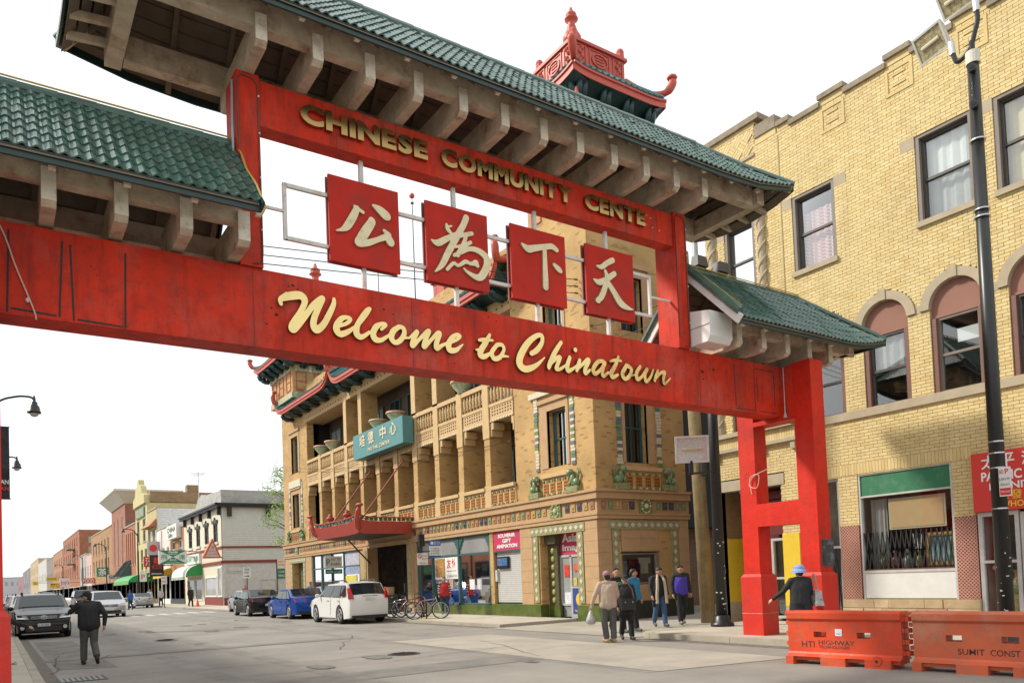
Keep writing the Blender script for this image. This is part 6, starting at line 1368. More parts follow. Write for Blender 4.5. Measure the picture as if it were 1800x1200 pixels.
# narrow dark brick building beyond the alley
db = thing('dark_brick_building', 'dark brick side building at the end of the alley behind the utility pole', 'building', (22, 24, 0))
q = MB(); q.box(20.95, 30, 24.5, 40, 0, 11.5); q.build('wall', brickmat('dark_brick', (.20, .10, .06), (.14, .07, .045), (.24, .18, .12), axis='both'), db)
for z0 in (1.6, 4.6, 7.6): window(db, PY(24.5), 21.35, 22.2, z0, z0 + 1.6, FRD, GLASSD, d=-.02, fw=.07)
q = MB(); q.box(20.9, 30, 24.42, 40, 11.5, 11.7); q.build('coping', STONE, db)

# ------------------------------------------------------------------ the row of shops further down the street
XB = 16.65
def shopfront(par, y0, y1, m, ztop=3.3, n=3, gl=GLASSM, base=None):
    mp_ = PX(XB); q = MB(); q.mbox(mp_, y0, y1, 0.02, .55, -.06, .15); q.build('stall_riser', base or m, par)
    st = (y1 - y0) / n
    for k in range(n): window(par, mp_, y0 + k * st + .08, y0 + (k + 1) * st - .08, .56, ztop, m, gl if k % 3 else GLASSD, d=-.02, fw=.09, sash=False)
def block(name, label, y0, y1, h, m, rows, wm=WHITE, gm=GLASSD, depth=9, cop=STONE, shop=None, nwin=(), x=XB, sash=True):
    """rows: (z0, z1, [(ya, yb), ...]) windows of the street front"""
    t = thing(name, label, 'building', (x + 1, (y0 + y1) / 2, 0))
    mp_ = PX(x); ops = [(a, b, z0, z1) for z0, z1, l in rows for a, b in l]
    q = MB(); wallgrid(q, mp_, y0, y1, 0, h, ops, rev=.25)
    q.add([(x, y0, 0), (x + depth, y0, 0), (x + depth, y0, h), (x, y0, h), (x, y1, h), (x + depth, y1, h), (x, y1, 0), (x + depth, y1, 0)], [(0, 1, 2, 3), (3, 2, 5, 4), (4, 5, 7, 6)]); q.build('wall', m, t)
    q = MB(); q.box(x + .3, x + depth - .1, y0 + .1, y1 - .1, 0, h - .2); q.build('interior', DARKIN, t)
    q = MB(); q.box(x - .10, x + .25, y0, y1, h, h + .18); q.box(x + .25, x + depth, y0, y0 + .2, h, h + .12); q.build('coping', cop, t)
    for z0, z1, l in rows:
        for a, b in l:
            w = window(t, mp_, a, b, z0, z1, wm, gm, d=.12, fw=.10, sash=sash); s_ = MB(); s_.mbox(mp_, a - .08, b + .08, z0 - .14, z0 - .01, -.10, .1); s_.build('sill', cop, w)
    for a, b, z0, z1 in nwin: window(t, PY(y0), a, b, z0, z1, wm, gm, d=-.03, fw=.08)
    if shop: shopfront(t, y0 + .2, y1 - .2, shop)
    return t
def row(y0, y1, n, w): s_ = (y1 - y0) / n; return [(y0 + (k + .5) * s_ - w / 2, y0 + (k + .5) * s_ + w / 2) for k in range(n)]
# white corner building
CLAP = M('grey_clapboard', (.58, .59, .53), .8, var=.06, scale=3); CREAMW = M('cream_wall', (.66, .61, .48), .8, var=.05, scale=3); BLK = M('black_cornice', (.02, .02, .022), .5); REDT = M('dark_red_trim', (.22, .03, .025), .6)
wb = thing('corner_house', 'white two storey corner shop with black cornice and grey clapboard side', 'building', (19, 78, 0))
mpw, mpn2 = PX(XB), PY(70)
q = MB(); wops = [(a, b, 5.75, 7.45) for a, b in ((71.5, 73.2), (75.0, 76.7), (78.6, 80.3), (82.2, 83.9))]
wallgrid(q, mpw, 70, 86, 0, 9.0, wops, rev=.2); q.build('wall', CREAMW, wb)
q = MB(); q.box(XB + .3, 30, 70.25, 85.9, 0, 8.9); q.build('interior', DARKIN, wb)
z = 4.05; k = 0
while z < 8.72:
    q = MB(); q.prism([(XB, 70, z), (XB, 69.955, z), (XB, 69.985, z + .168), (XB, 70, z + .168)], [(30, 70, z), (30, 69.955, z), (30, 69.985, z + .168), (30, 70, z + .168)]); q.build('clapboard', CLAP, wb); z += .175; k += 1
q = MB(); q.box(XB, 30, 70, 70.2, 0, 9.0); q.build('side_wall', CLAP, wb)
GB = brickmat('painted_grey_brick', (.50, .50, .47), (.42, .42, .40), (.25, .25, .24), axis='both', dark=(.2, .2, .19))
q = MB(); q.box(XB - .03, 30, 69.96, 70.3, 9.05, 10.25); q.box(XB - .03, XB + .3, 70.3, 86, 9.05, 9.6); q.prism([(XB - .03, 70.3, 9.6), (XB - .03, 80, 9.6), (XB - .03, 79, 10.35), (XB - .03, 77.5, 10.6), (XB - .03, 76, 10.35), (XB - .03, 70.3, 10.2)], [(XB + .3, 70.3, 9.6), (XB + .3, 80, 9.6), (XB + .3, 79, 10.35), (XB + .3, 77.5, 10.6), (XB + .3, 76, 10.35), (XB + .3, 70.3, 10.2)]); q.build('parapet', GB, wb)
q = MB(); q.box(XB - .45, 30, 69.6, 70.0, 8.72, 9.04); q.box(XB - .45, XB, 70, 86, 8.72, 9.04); q.box(XB - .6, 30, 69.5, 69.6, 8.9, 9.06); q.box(XB - .6, XB - .45, 69.5, 86, 8.9, 9.06); q.build('cornice', BLK, wb)
for a in (70.4, 74.1, 77.7, 81.3, 84.9):
    q = MB(); q.mbox(mpw, a - .12, a + .12, 8.05, 8.72, -.3, .05); q.build('cornice_bracket', BLK, wb)
for xx in (17.1, 20.5): q = MB(); q.box(xx, xx + .35, 69.65, 69.96, 7.9, 8.72); q.build('cornice_bracket', BLK, wb)
for a, b, _, _ in wops:
    window(wb, mpw, a, b, 5.75, 7.45, BLK, GLASSD, d=.1, fw=.12, mull=1); q = MB(); q.mbox(mpw, a - .15, b + .15, 7.46, 7.72, -.12, .1); q.prism([mpw((a + b) / 2 - .3, 7.72, -.12), mpw((a + b) / 2 + .3, 7.72, -.12), mpw((a + b) / 2, 7.98, -.12)], [mpw((a + b) / 2 - .3, 7.72, .0), mpw((a + b) / 2 + .3, 7.72, .0), mpw((a + b) / 2, 7.98, .0)]); q.build('window_hood', BLK, wb)
    q = MB(); q.mbox(mpw, a - .2, b + .2, 5.55, 5.74, -.12, .1); q.build('sill', CREAMW, wb)
q = MB(); q.box(XB - .12, 30, 69.86, 69.955, 5.12, 5.28); q.box(XB - .12, XB, 69.95, 86, 5.12, 5.28); q.box(XB - .15, 30, 69.83, 69.955, 3.78, 4.0); q.box(XB - .15, XB, 69.95, 78, 3.78, 4.0); q.build('red_string_course', REDT, wb)
q = MB(); q.box(XB - .03, 30, 69.93, 69.99, .0, 3.78); q.build('side_shop_wall', M('pale_grey_panel', (.55, .53, .50), .7), wb)
for (a, b_, z0, z1) in ((16.9, 18.6, .9, 3.0), (19.9, 21.3, 1.2, 2.3), (21.45, 22.9, 1.2, 2.3)): window(wb, PY(69.92), a, b_, z0, z1, ALU, GLASSD, d=0, fw=.08, sash=False)
window(wb, PY(69.92), 17.0, 18.5, 3.05, 3.6, ALU, GLASSM, d=0, fw=.06, sash=False)
q = MB(); q.box(16.7, 19.2, 69.86, 69.93, .0, .75); q.mbox(mpw, 70, 77, 0, .8, -.05, .1); q.build('stall_riser', REDT, wb)
for (a, b_, z0, z1) in ((70.3, 71.8, .85, 3.5), (72.2, 76.6, .85, 2.7)): window(wb, mpw, a, b_, z0, z1, WHITE, GLASSM, d=-.03, fw=.12, sash=False)
for (a, b_) in ((78.0, 81.0), (81.4, 84.8)): window(wb, mpw, a, b_, .5, 2.6, WHITE, GLASSD, d=-.03, fw=.12, sash=False)
def awning(par_label, name, y0, y1, z0, z1, xo, m, m2=None, text_=None):
    t = thing('awning', par_label, 'awning', (XB - .1, (y0 + y1) / 2, z0)); n = 8; q = MB(); q2 = MB()
    for i in range(n):
        t0, t1 = i / n * math.pi / 2, (i + 1) / n * math.pi / 2; p = lambda tt: (XB - .02 - xo * math.sin(tt) , z0 + .3 + (z1 - z0 - .3) * math.cos(tt))
        a, b_ = p(t0), p(t1); q.add([(a[0], y0, a[1]), (a[0], y1, a[1]), (b_[0], y1, b_[1]), (b_[0], y0, b_[1])], [(0, 1, 2, 3)]); q2.add([(a[0], y0, a[1]), (b_[0], y0, b_[1]), (XB, y0, z0 + .3)], [(0, 1, 2)]); q2.add([(a[0], y1, a[1]), (b_[0], y1, b_[1]), (XB, y1, z0 + .3)], [(0, 1, 2)])
    q.box(XB - .03 - xo, XB - .01 - xo, y0, y1, z0, z0 + .3); q.build('cover', m, t); q2.build('end_panel', m2 or m, t)
    if text_: text(text_[0], t, PX(XB - .04 - xo), y1 - .3, z0 + .06, (y1 - y0) - .6, .18, text_[1], d=-.01, ext=.003, flip=True)
    return t
GAW = M('green_awning', (.03, .28, .07), .6); WAW = M('white_awning', (.70, .70, .64), .6); YAW = M('yellow_awning', (.60, .40, .04), .6)
awning('green and white striped awning on the white corner shop', 'a', 77.9, 85.0, 2.6, 4.0, 1.5, WAW, GAW, ('FEIDA BAKERY', GAW))
awning('small yellow awning behind the hanging black sign', 'a', 93.5, 98.5, 3.0, 4.1, 1.1, YAW)
awning('bright green domed awning with yellow lettering', 'a', 104, 118, 2.5, 3.9, 3.0, GAW, GAW, ('NEW FURAMA', YT))
# blade signs
def blade(label, y, x0, x1, z0, z1, m, texts, post=True, extra=None):
    t = thing('blade_sign', label, 'sign', (XB, y, z0)); mp_ = PY(y); q = MB(); q.mbox(mp_, x0, x1, z0, z1, 0, .3); s_ = q.build('sign_box', m, t)
    for (tx, a, z, w_, h_, mm) in texts: text(tx, s_, mp_, a, z, w_, h_, mm, d=-.01, ext=.006, off=.02)
    if post: q = MB(); q.bar((x1, y + .15, (z0 + z1) / 2), (XB + .05, y + .15, (z0 + z1) / 2), .08, .08); q.bar((x1, y + .15, z1 - .1), (XB + .05, y + .15, z1 - .1), .06, .06); q.build('bracket_arm', BLACK, t)
    if extra: extra(t, mp_)
    return t
GSG = M('bakery_green', (.02, .22, .10), .5); SIGW = M('sign_face_white', (.70, .72, .68), .5)
def bak(t, mp_):
    for P in ([(13.17, 5.45), (15.69, 5.45), (14.43, 4.8)], [(13.17, 4.14), (15.69, 4.14), (14.43, 4.8)]):
        q = MB(); q.prism([mp_(a, z, -.012) for a, z in P], [mp_(a, z, -.002) for a, z in P]); q.build('green_triangle', GSG, t)
    text('Feida', t, mp_, 14.0, 5.18, .85, .22, WT, d=-.03, ext=.006, shear=.3, off=.02); text('BAKERY', t, mp_, 14.08, 5.02, .7, .12, WT, d=-.03, ext=.006)
    text('飛', t, mp_, 13.35, 4.58, .55, .45, GSG, d=-.02, ext=.01); text('達', t, mp_, 14.95, 4.58, .55, .45, GSG, d=-.02, ext=.01)
    text('糕餅店', t, mp_, 14.12, 4.42, .6, .20, WT, d=-.03, ext=.006); text('2228 S. WENTWORTH', t, mp_, 13.85, 4.20, 1.1, .10, WT, d=-.03, ext=.006)
blade('green and white bakery sign hung out over the pavement', 80, 13.17, 15.69, 4.14, 5.45, SIGW, [], extra=bak)
blade('tall black hanging sign with red Chinese characters', 92, 14.2, 15.6, 3.19, 5.54, M('black_sign_face', (.02, .015, .015), .4), [('大三元', 14.4, 4.0, 1.0, .5, M('sign_bright_red', (.7, .04, .03), .5)), ('RESTAURANT', 14.35, 3.4, 1.1, .15, WT), ('囍', 14.6, 4.6, .65, .7, M('sign_bright_red', (.7, .04, .03), .5))])  # characters are a plain bright red material
def rnd(t, mp_): q = MB(); q.cyl(mp_(15.85, 6.7, -.03), mp_(15.85, 6.7, -.005), .42, n=20); q.build('red_disc', M('red_disc', (.55, .03, .03), .5), t)
blade('grey round-topped sign with a red disc', 100, 15.2, 16.5, 5.9, 7.5, M('grey_sign', (.42, .42, .42), .5), [], extra=rnd)
blade('long yellow sign far down the street', 240, 11.66, 14.27, 5.3, 6.36, M('sign_yellow_board', (.70, .50, .05), .5), [('CHINATOWN', 11.9, 5.6, 2.1, .5, M('brown_print', (.2, .1, .02), .6))])
blade('smaller yellow sign farthest down the street', 330, 11.76, 13.51, 5.32, 6.63, M('sign_yellow_board', (.70, .50, .05), .5), [('食', 12.3, 5.6, .8, .8, M('brown_print', (.2, .1, .02), .6))])
blade('red and white script sign above the far parked cars', 205, 12.64, 14.7, 3.28, 5.3, M('white_sign', (.65, .62, .6), .5), [("Joy's", 12.75, 3.6, 1.8, 1.3, M('sign_bright_red', (.7, .04, .03), .5))])
def tri(t, mp_):
    P = [(14.89, 4.24), (16.45, 4.24), (15.75, 5.93)]; q = MB(); q.prism([mp_(a, z, -.05) for a, z in P], [mp_(a, z, .6) for a, z in P]); q.build('sign_body', M('orange_sign_edge', (.45, .11, .04), .5), t); P2 = [(15.12, 4.34), (16.25, 4.34), (15.74, 5.6)]; q = MB(); q.prism([mp_(a, z, -.08) for a, z in P2], [mp_(a, z, -.052) for a, z in P2]); f = q.build('sign_face', M('grey_sign_face', (.50, .46, .42), .5), t)
    text('TEN REN', f, mp_, 15.36, 4.75, .75, .16, M('sign_bright_red', (.7, .04, .03), .5), d=-.09, ext=.004); text('TEA & GINSENG', f, mp_, 15.26, 4.5, .95, .13, M('sign_bright_red', (.7, .04, .03), .5), d=-.09, ext=.004); text('茶', f, mp_, 15.6, 5.0, .28, .28, M('sign_bright_red', (.7, .04, .03), .5), d=-.09, ext=.004)
t = thing('triangle_sign', 'orange edged triangular sign on the corner of the white shop', 'sign', (15.7, 69.6, 4.24)); tri(t, PY(69.6)); q = MB(); q.bar((15.7, 70.0, 4.3), (16.7, 70.2, 4.3), .1, .1); q.build('bracket_arm', BLACK, t)
t = thing('bakery_fascia_sign', 'white and green fascia sign above the striped awning', 'sign', (XB - .15, 81.5, 4.1)); q = MB(); q.mbox(PX(XB), 78.2, 85, 4.1, 5.05, -.25, -.0); s_ = q.build('sign_board', SIGW, t); text('BAKERY 飛達', s_, PX(XB - .25), 84.6, 4.3, 6, .55, GSG, d=-.01, ext=.006, flip=True, off=.02)
# buildings
BRK = lambda n, a, b: brickmat(n, a, b, tuple(c * .8 for c in a), axis='both', bw=.4, bh=.13, ms=.012)
block('shop_house', 'narrow orange brick shop next to the white corner shop', 86, 94, 8.3, BRK('orange_brick', (.40, .21, .08), (.35, .17, .07)), [(5.2, 7.0, row(86, 94, 2, 2.2))], shop=BLK)
t = block('shop_house', 'white panelled shop with a tall red and white banner', 94, 102, 8.9, M('white_panel_front', (.62, .60, .56), .7), [(4.8, 6.6, row(94, 102, 3, 1.3))], shop=WHITE); q = MB(); q.mbox(PX(XB), 98.8, 101.5, 6.3, 8.7, -.12, -.01); q.build('banner', M('red_white_banner', (.7, .66, .64), .5, dirt=(.55, .03, .03), damt=1, dscale=.6), t)
t = thing('wall_sign', 'white wall sign with black writing above the orange brick shop', 'sign', (XB, 90, 7.3)); q = MB(); q.mbox(PX(XB), 87.5, 93, 7.2, 8.7, -.5, -.0); s_ = q.build('sign_board', SIGW, t); text('CHINA', s_, PX(XB - .5), 92.6, 7.9, 4.6, .55, BLK, d=-.01, ext=.006, flip=True, off=.03); text('Gifts', s_, PX(XB - .5), 92.2, 7.35, 2.6, .45, BLK, d=-.01, ext=.006, flip=True, off=.03)
t = block('shop_house', 'yellow fronted shop with tiled window hoods and white clapboard side', 102, 109, 11.7, M('yellow_render', (.46, .37, .19), .8), [(6.4, 9.3, row(102, 109, 2, 2.6))], wm=STONE, gm=GLASSM, shop=STONE)
for z0 in (9.5, 5.2, 3.4): q = MB(); q.prism([(XB, 102.3, z0 + 1.0), (XB - .9, 102.3, z0), (XB, 102.3, z0)], [(XB, 108.7, z0 + 1.0), (XB - .9, 108.7, z0), (XB, 108.7, z0)]); q.build('tiled_hood', M('clay_hood', (.36, .15, .07), .7, var=.3, scale=3), t)
z = 8.9
while z < 11.5: q = MB(); q.box(XB + .05, XB + 9, 101.93, 101.99, z, z + .26); q.build('clapboard', M('white_clapboard', (.62, .62, .60), .8), t); z += .28
t = block('theatre_front', 'cream ornate front with scrolled gable and green name panel', 109, 119, 13.0, M('cream_terracotta', (.52, .45, .22), .7, var=.12, scale=1.5, dirt=(.3, .33, .15), damt=.4), [(8.2, 11.2, row(109, 119, 2, 2.4)), (4.4, 7.2, row(109, 119, 3, 1.8))], wm=STONE, shop=STONE)
q = MB(); P = [(109.2, 13.1), (118.8, 13.1), (118.5, 14.2), (117, 14.5), (116.2, 15.6), (114.8, 15.9), (114.5, 16.6), (113.5, 16.6), (113.2, 15.9), (111.8, 15.6), (111, 14.5), (109.5, 14.2)]; q.prism([(XB - .3, a, z) for a, z in P], [(XB + .4, a, z) for a, z in P]); q.build('scrolled_gable', M('cream_terracotta', (.52, .45, .22), .7), t)
q = MB(); q.mbox(PX(XB), 110.5, 117.5, 11.5, 12.7, -.2, -.01); s_ = q.build('name_panel', M('green_name_panel', (.16, .24, .20), .6), t); text('安良', s_, PX(XB - .2), 117, 11.6, 6, 1.0, M('panel_gold', (.5, .42, .2), .5), d=-.02, ext=.02, flip=True)
q = MB(); q.box(XB + .4, XB + 16, 109, 119, 13.2, 14.6); q.box(XB + 5, XB + 6.5, 109.2, 110.5, 14.6, 15.6); q.build('rear_wall', BRK('rear_brown_brick', (.30, .20, .11), (.26, .17, .09)), t)
t = thing('roof_aerial', 'thin television aerial on the roof behind the yellow shop', 'aerial', (22, 105, 12)); q = MB(); q.cyl((22.2, 105, 11.5), (22.2, 105, 16.8), .05, n=5); q.build('mast', ALU, t); q = MB()
for k in range(5): q.bar((21.2 + .1 * k, 105, 16.6 - k * .1), (23.2 - .1 * k, 105, 16.7 - k * .1), .04, .04)
q.build('element', ALU, t, kind='stuff')
t = block('shop_house', 'low red brown building with tall narrow windows', 119, 129, 11.2, M('red_brown_render', (.36, .13, .07), .8), [(5.5, 10.2, row(119, 129, 5, .8))], wm=BLK, shop=BLK, sash=False)
t = block('clock_tower_building', 'tall red brick tower with flared white cornice', 129, 145, 15.0, BRK('tower_red_brick', (.34, .15, .095), (.30, .13, .085)), [(5.6, 13.2, row(130, 144, 3, 1.1))], wm=M('cream_pilaster', (.6, .55, .4), .7), gm=GLASSM, shop=BLK, sash=False)
q = MB(); q.prism([(XB - .1, 128.9, 15.0), (XB + 8, 128.9, 15.0), (XB + 8, 145.1, 15.0), (XB - .1, 145.1, 15.0)], [(XB - 1.6, 127.3, 16.7), (XB + 8, 127.3, 16.7), (XB + 8, 146.5, 16.7), (XB - 1.6, 146.5, 16.7)]); q.box(XB - 1.7, XB + 8, 127.2, 146.6, 16.7, 17.0); q.build('flared_cornice', M('pale_cornice', (.58, .55, .46), .7), t)
q = MB(); q.box(XB + .01, XB + 9, 128.92, 128.99, 4, 12.2); q.build('grey_stone_side', BRK('grey_stone_brick', (.22, .20, .19), (.17, .15, .15)), t)
t = thing('green_awning', 'dark green sloping tiled canopy below the red tower', 'awning', (15.8, 126, 3.9)); q = MB(); q.prism([(XB, 124, 6.2), (XB - 1.7, 124, 3.9), (XB, 124, 3.9)], [(XB, 130, 6.2), (XB - 1.7, 130, 3.9), (XB, 130, 3.9)]); q.build('cover', M('dark_green_canopy', (.06, .12, .11), .6, var=.2, scale=2), t); q = MB()
for k in range(8): q.bar((XB - .02, 124.3 + k * .75, 6.22), (XB - 1.72, 124.3 + k * .75, 3.92), .08, .08)
q.build('rib', GDARK, t, kind='stuff')
block('brick_block', 'brown brick corner block with deep windowed front', 145, 178, 12.9, BRK('brown_brick', (.38, .21, .10), (.33, .18, .085)), [(5.4, 7.8, row(148, 176, 6, 1.6)), (8.9, 11.2, row(148, 176, 6, 1.6))], wm=STONE, shop=BLK, nwin=((22, 23.2, 5.2, 8.2),))
block('shop_house', 'narrow pink fronted building', 178, 188, 9.7, M('pink_front', (.55, .36, .33), .8), [(5.2, 7.4, row(178, 188, 2, 1.8))], shop=WHITE)
block('shop_house', 'plain grey rendered building with two narrow windows', 188, 204, 10.1, M('grey_render', (.34, .33, .31), .85, var=.15, scale=1), [(4.6, 7.4, row(189, 203, 3, 1.4))], wm=BLK, shop=BLK)
t = block('red_brick_block', 'tall red brick block with rooftop tank and fire escape', 204, 254, 16.4, BRK('bright_red_brick', (.36, .14, .075), (.31, .115, .06)), [(5.6, 8.4, row(207, 252, 7, 2)), (9.4, 12.0, row(207, 252, 7, 2)), (13, 15.2, row(207, 252, 7, 2))], wm=STONE, gm=GLASSM, nwin=((18.5, 20.3, 5.6, 9.2), (18.5, 20.3, 10.2, 12.6), (18.5, 20.2, 13.4, 14.9)), depth=16, shop=WHITE)
q = MB(); q.cyl((30, 220, 16.4), (30, 220, 18.6), 1.3, n=12); q.cyl((30, 220, 18.6), (30, 220, 19.6), 1.4, .2, n=12); q.build('roof_tank', BRK('bright_red_brick', (.36, .14, .075), (.31, .115, .06)), t)
q = MB()
for z in (8.8, 12.4): q.box(XB - 1.4, XB, 215, 222, z, z + .12); q.box(XB - 1.4, XB - 1.3, 215, 222, z, z + 1.1)
q.build('fire_escape', BLACK, t)
block('brick_block', 'brown and red brick block beyond the fire escape building', 256, 298, 14.6, BRK('tan_red_brick', (.36, .22, .13), (.42, .16, .08)), [(6, 8.4, row(258, 296, 5, 2.2)), (10, 12.4, row(258, 296, 5, 2.2))], wm=STONE, shop=WHITE, nwin=((20, 22, 8, 11),), depth=14)
block('brick_block', 'dark gabled brick block far down the street', 298, 338, 14.2, M('far_dark_brick', (.22, .18, .17), .9), [(6, 9, row(300, 336, 5, 2.2))], shop=BLK)
block('pale_block', 'pale grey rendered block far down the street', 338, 400, 15.5, M('far_pale', (.46, .46, .44), .9), [(7, 10, row(342, 396, 5, 3))], shop=YAW, depth=20)
block('tan_block', 'tan block behind the pale grey one', 400, 490, 18.0, M('far_tan', (.44, .34, .20), .9), [(7, 10, row(405, 485, 6, 3)), (12, 15, row(405, 485, 6, 3))], depth=26)
block('mural_block', 'dark block with a white mural at the end of the row', 490, 620, 16.8, M('far_slate', (.16, .15, .17), .9, dirt=(.5, .5, .5), damt=.8, dscale=.12), [(6, 9, row(500, 610, 6, 3))], depth=26)
block('brick_block', 'dark red low block last in the row', 620, 760, 15.0, M('far_maroon', (.26, .14, .14), .9), [(6, 9, row(640, 740, 6, 3))], depth=26)
for k, (x0, x1, y, h, c, lb) in enumerate(((-14, 4, 820, 14, (.5, .45, .40), 'low tan shed closing the end of the street'), (-60, -24, 1000, 26, (.55, .55, .55), 'pale grey far block at the very edge of the view'), (4, 40, 1100, 24, (.5, .5, .5), 'long pale far block above the end of the street'), (-24, -4, 1300, 45, (.52, .54, .56), 'pale far tower left of the vanishing street'))):  # distance haze is put into these pale wall colours
    t = thing('distant_building', lb, 'building', ((x0 + x1) / 2, y, 0)); q = MB(); q.box(x0, x1, y, y + 30, 0, h); q.build('wall', M('distant_%d' % k, c, .9), t); q = MB()
    for i in range(6): q.box(x0 + (i + .2) * (x1 - x0) / 6, x0 + (i + .7) * (x1 - x0) / 6, y - .1, y + .1, h * .6, h * .8)
    q.build('window', GLASSM, t, kind='stuff')
    q = MB(); q.box(x0 - .5, x1 + .5, y - .5, y + 30, h, h + .5); q.build('roof', M('distant_roof', (.3, .3, .3), .9), t)
# tree between the white corner shop and the pagoda building
tr = thing('street_tree', 'young tree with fresh pale green leaves beside the pagoda building', 'tree', (19.4, 61, 0))
rg = random.Random(5); q = MB(); q.tube(rail([(19.6, 61, 0), (19.5, 61, 2.5), (19.7, 61.1, 5), (19.4, 61, 7.5), (19.6, 61, 10.2)]), [.16] * 8 + [.12] * 8 + [.07] * 6 + [.04] * 3, 7)
tips = []
for k in range(26):
    z = 4.6 + k * .24; a = rg.uniform(0, 6.28); L_ = rg.uniform(1.2, 2.6) * (1.15 - abs(z - 7.2) / 6); p = Vector((19.5, 61, z)); e = p + Vector((math.cos(a) * L_, math.sin(a) * L_, L_ * .35)); m_ = (p + e) / 2 + Vector((0, 0, .12)); q.tube([p, m_, e], [.05, .03, .012], 5); tips += [e, m_, (m_ + e) / 2]
q.build('trunk', M('bark', (.12, .09, .065), .9, var=.3, scale=8), tr)
LF = M('spring_leaf', (.20, .33, .035), .6, var=.35, scale=1.2)
q = MB()
for c in tips:
    for _ in range(34):
        p = c + Vector((rg.gauss(0, .26), rg.gauss(0, .26), rg.gauss(0, .2))); u = Vector((rg.gauss(0, 1), rg.gauss(0, 1), rg.gauss(0, .6))).normalized(); v = u.orthogonal().normalized(); s_ = rg.uniform(.06, .12)
        q.add([p - u * s_, p + v * s_ * .5, p + u * s_, p - v * s_ * .5], [(0, 1, 2, 3)])
q.build('crown', LF, tr, kind='stuff')

# the east side of the street, left of the view: it shades the near lane and shows in the shop windows
for k, (y0, y1, h, c, lb) in enumerate(((14, 30, 9.75, ((.40, .22, .12), (.34, .18, .10)), 'brown brick shop row on the near side of the street, outside the left edge'), (30, 52, 9.6, ((.46, .36, .22), (.40, .31, .19)), 'tan brick shop row opposite the pagoda building, outside the left edge'), (52, 90, 8.8, ((.40, .16, .09), (.35, .13, .08)), 'red brick shop row opposite the white corner shop, outside the left edge'))):
    t = thing('shop_row', lb, 'building', (-5, (y0 + y1) / 2, 0)); q = MB(); q.box(-16, -4.2, y0, y1 - .05, 0, h); q.build('wall', BRK('east_brick_%d' % k, *c), t); mp_ = lambda a, z, d=0: (-4.2 - d, a, z)
    for a, b_ in row(y0, y1, int((y1 - y0) / 3.2), 1.2): window(t, mp_, a, b_, 5.2, 7.2, STONE, GLASSD, d=-.04, fw=.1)
    for a, b_ in row(y0, y1, int((y1 - y0) / 5), 4.0): window(t, mp_, a, b_, .6, 3.2, BLK, GLASSD, d=-.04, fw=.12, sash=False)
    q = MB(); q.box(-16, -3.95, y0, y1 - .05, h, h + .25); q.build('coping', STONE, t)

# more shop signs and lamp posts down the right pavement
for k, (y, x0, x1, z0, z1, c, tx, lb) in enumerate(((104, 15.4, 16.6, 4.6, 5.9, (.55, .04, .03), '酒', 'square red hanging sign beyond the round-topped grey sign'), (133, 14.6, 16.6, 3.6, 4.4, (.62, .60, .55), 'GIFTS', 'white hanging sign below the red brick tower'), (150, 14.8, 16.6, 4.4, 6.0, (.04, .25, .12), '茶', 'green hanging sign on the brown brick corner block'), (172, 14.4, 16.6, 3.6, 4.6, (.58, .05, .04), 'FOOD', 'red hanging sign at the far end of the brown brick block'), (262, 13.6, 16.6, 3.5, 5.0, (.70, .50, .05), '麵', 'yellow hanging sign past the fire escape building'))): blade(lb, y, x0, x1, z0, z1, M('hanging_sign_%d' % k, c, .5), [(tx, x0 + .15, z0 + .15, x1 - x0 - .3, z1 - z0 - .3, WT if c[0] < .6 else BLK)])
for k, y in enumerate((98, 128, 165, 215)):
    t = thing('street_lamp', ('street lamp', 'second street lamp', 'third street lamp', 'last street lamp')[k] + ' from the crossing along the right pavement', 'street lamp', (13.9, y, 0)); q = MB(); q.cyl((13.9, y, 0), (13.9, y, 8.4), .10, .06, n=8); q.build('post', BLACK, t); q = MB(); q.tube(rail([(13.9, y, 8.0), (13.4, y, 8.7), (12.4, y, 8.8)]), .05, 6); q.lathe([(.05, 8.8), (.22, 8.55), (.22, 8.45)], (12.4, y, 0), 8); q.build('arm', BLACK, t)
for k, (x, y, z) in enumerate(((20, 90, 8.3), (21, 124, 11.2), (20, 160, 12.9), (19, 182, 9.7))):
    t = thing('roof_unit', 'grey ventilation unit on the roof of the ' + ('orange brick shop', 'low red brown building', 'brown brick corner block', 'narrow pink building')[k], 'roof unit', (x, y, z)); q = MB(); q.box(x - 1, x + 1, y - 1, y + 1, z + .1, z + 1.5); q.build('housing', ALU, t); q = MB(); q.cyl((x, y, z + 1.5), (x, y, z + 1.7), .6, n=10); q.build('fan_cowl', GDARK, t)

# ------------------------------------------------------------------ vehicles
CG = M('car_window_glass', (.02, .025, .03), .05, var=.3, scale=2, spec=.7); CHROME = M('chrome', (.7, .7, .7), .15, metal=1); WHEELM = M('alloy_wheel', (.50, .50, .50), .3, metal=.8); TAIL = M('red_tail_lamp', (.45, .012, .01), .15); HEADL = M('clear_headlamp', (.62, .62, .6), .1, metal=.4); PLASTIC = M('black_plastic', (.02, .02, .02), .6); PLATE = M('licence_plate', (.6, .62, .64), .5)
def carpaint(name, c, metal=.0, rough=.22):
    if name in MATS: return MATS[name]
    m = D.materials.new(name); m.use_nodes = True; b = m.node_tree.nodes['Principled BSDF']; b.inputs['Base Color'].default_value = (*c, 1); b.inputs['Roughness'].default_value = rough; b.inputs['Metallic'].default_value = metal; b.inputs['Coat Weight'].default_value = .2; b.inputs['Specular IOR Level'].default_value = .35; b.inputs['Coat Roughness'].default_value = .04; MATS[name] = m; return m
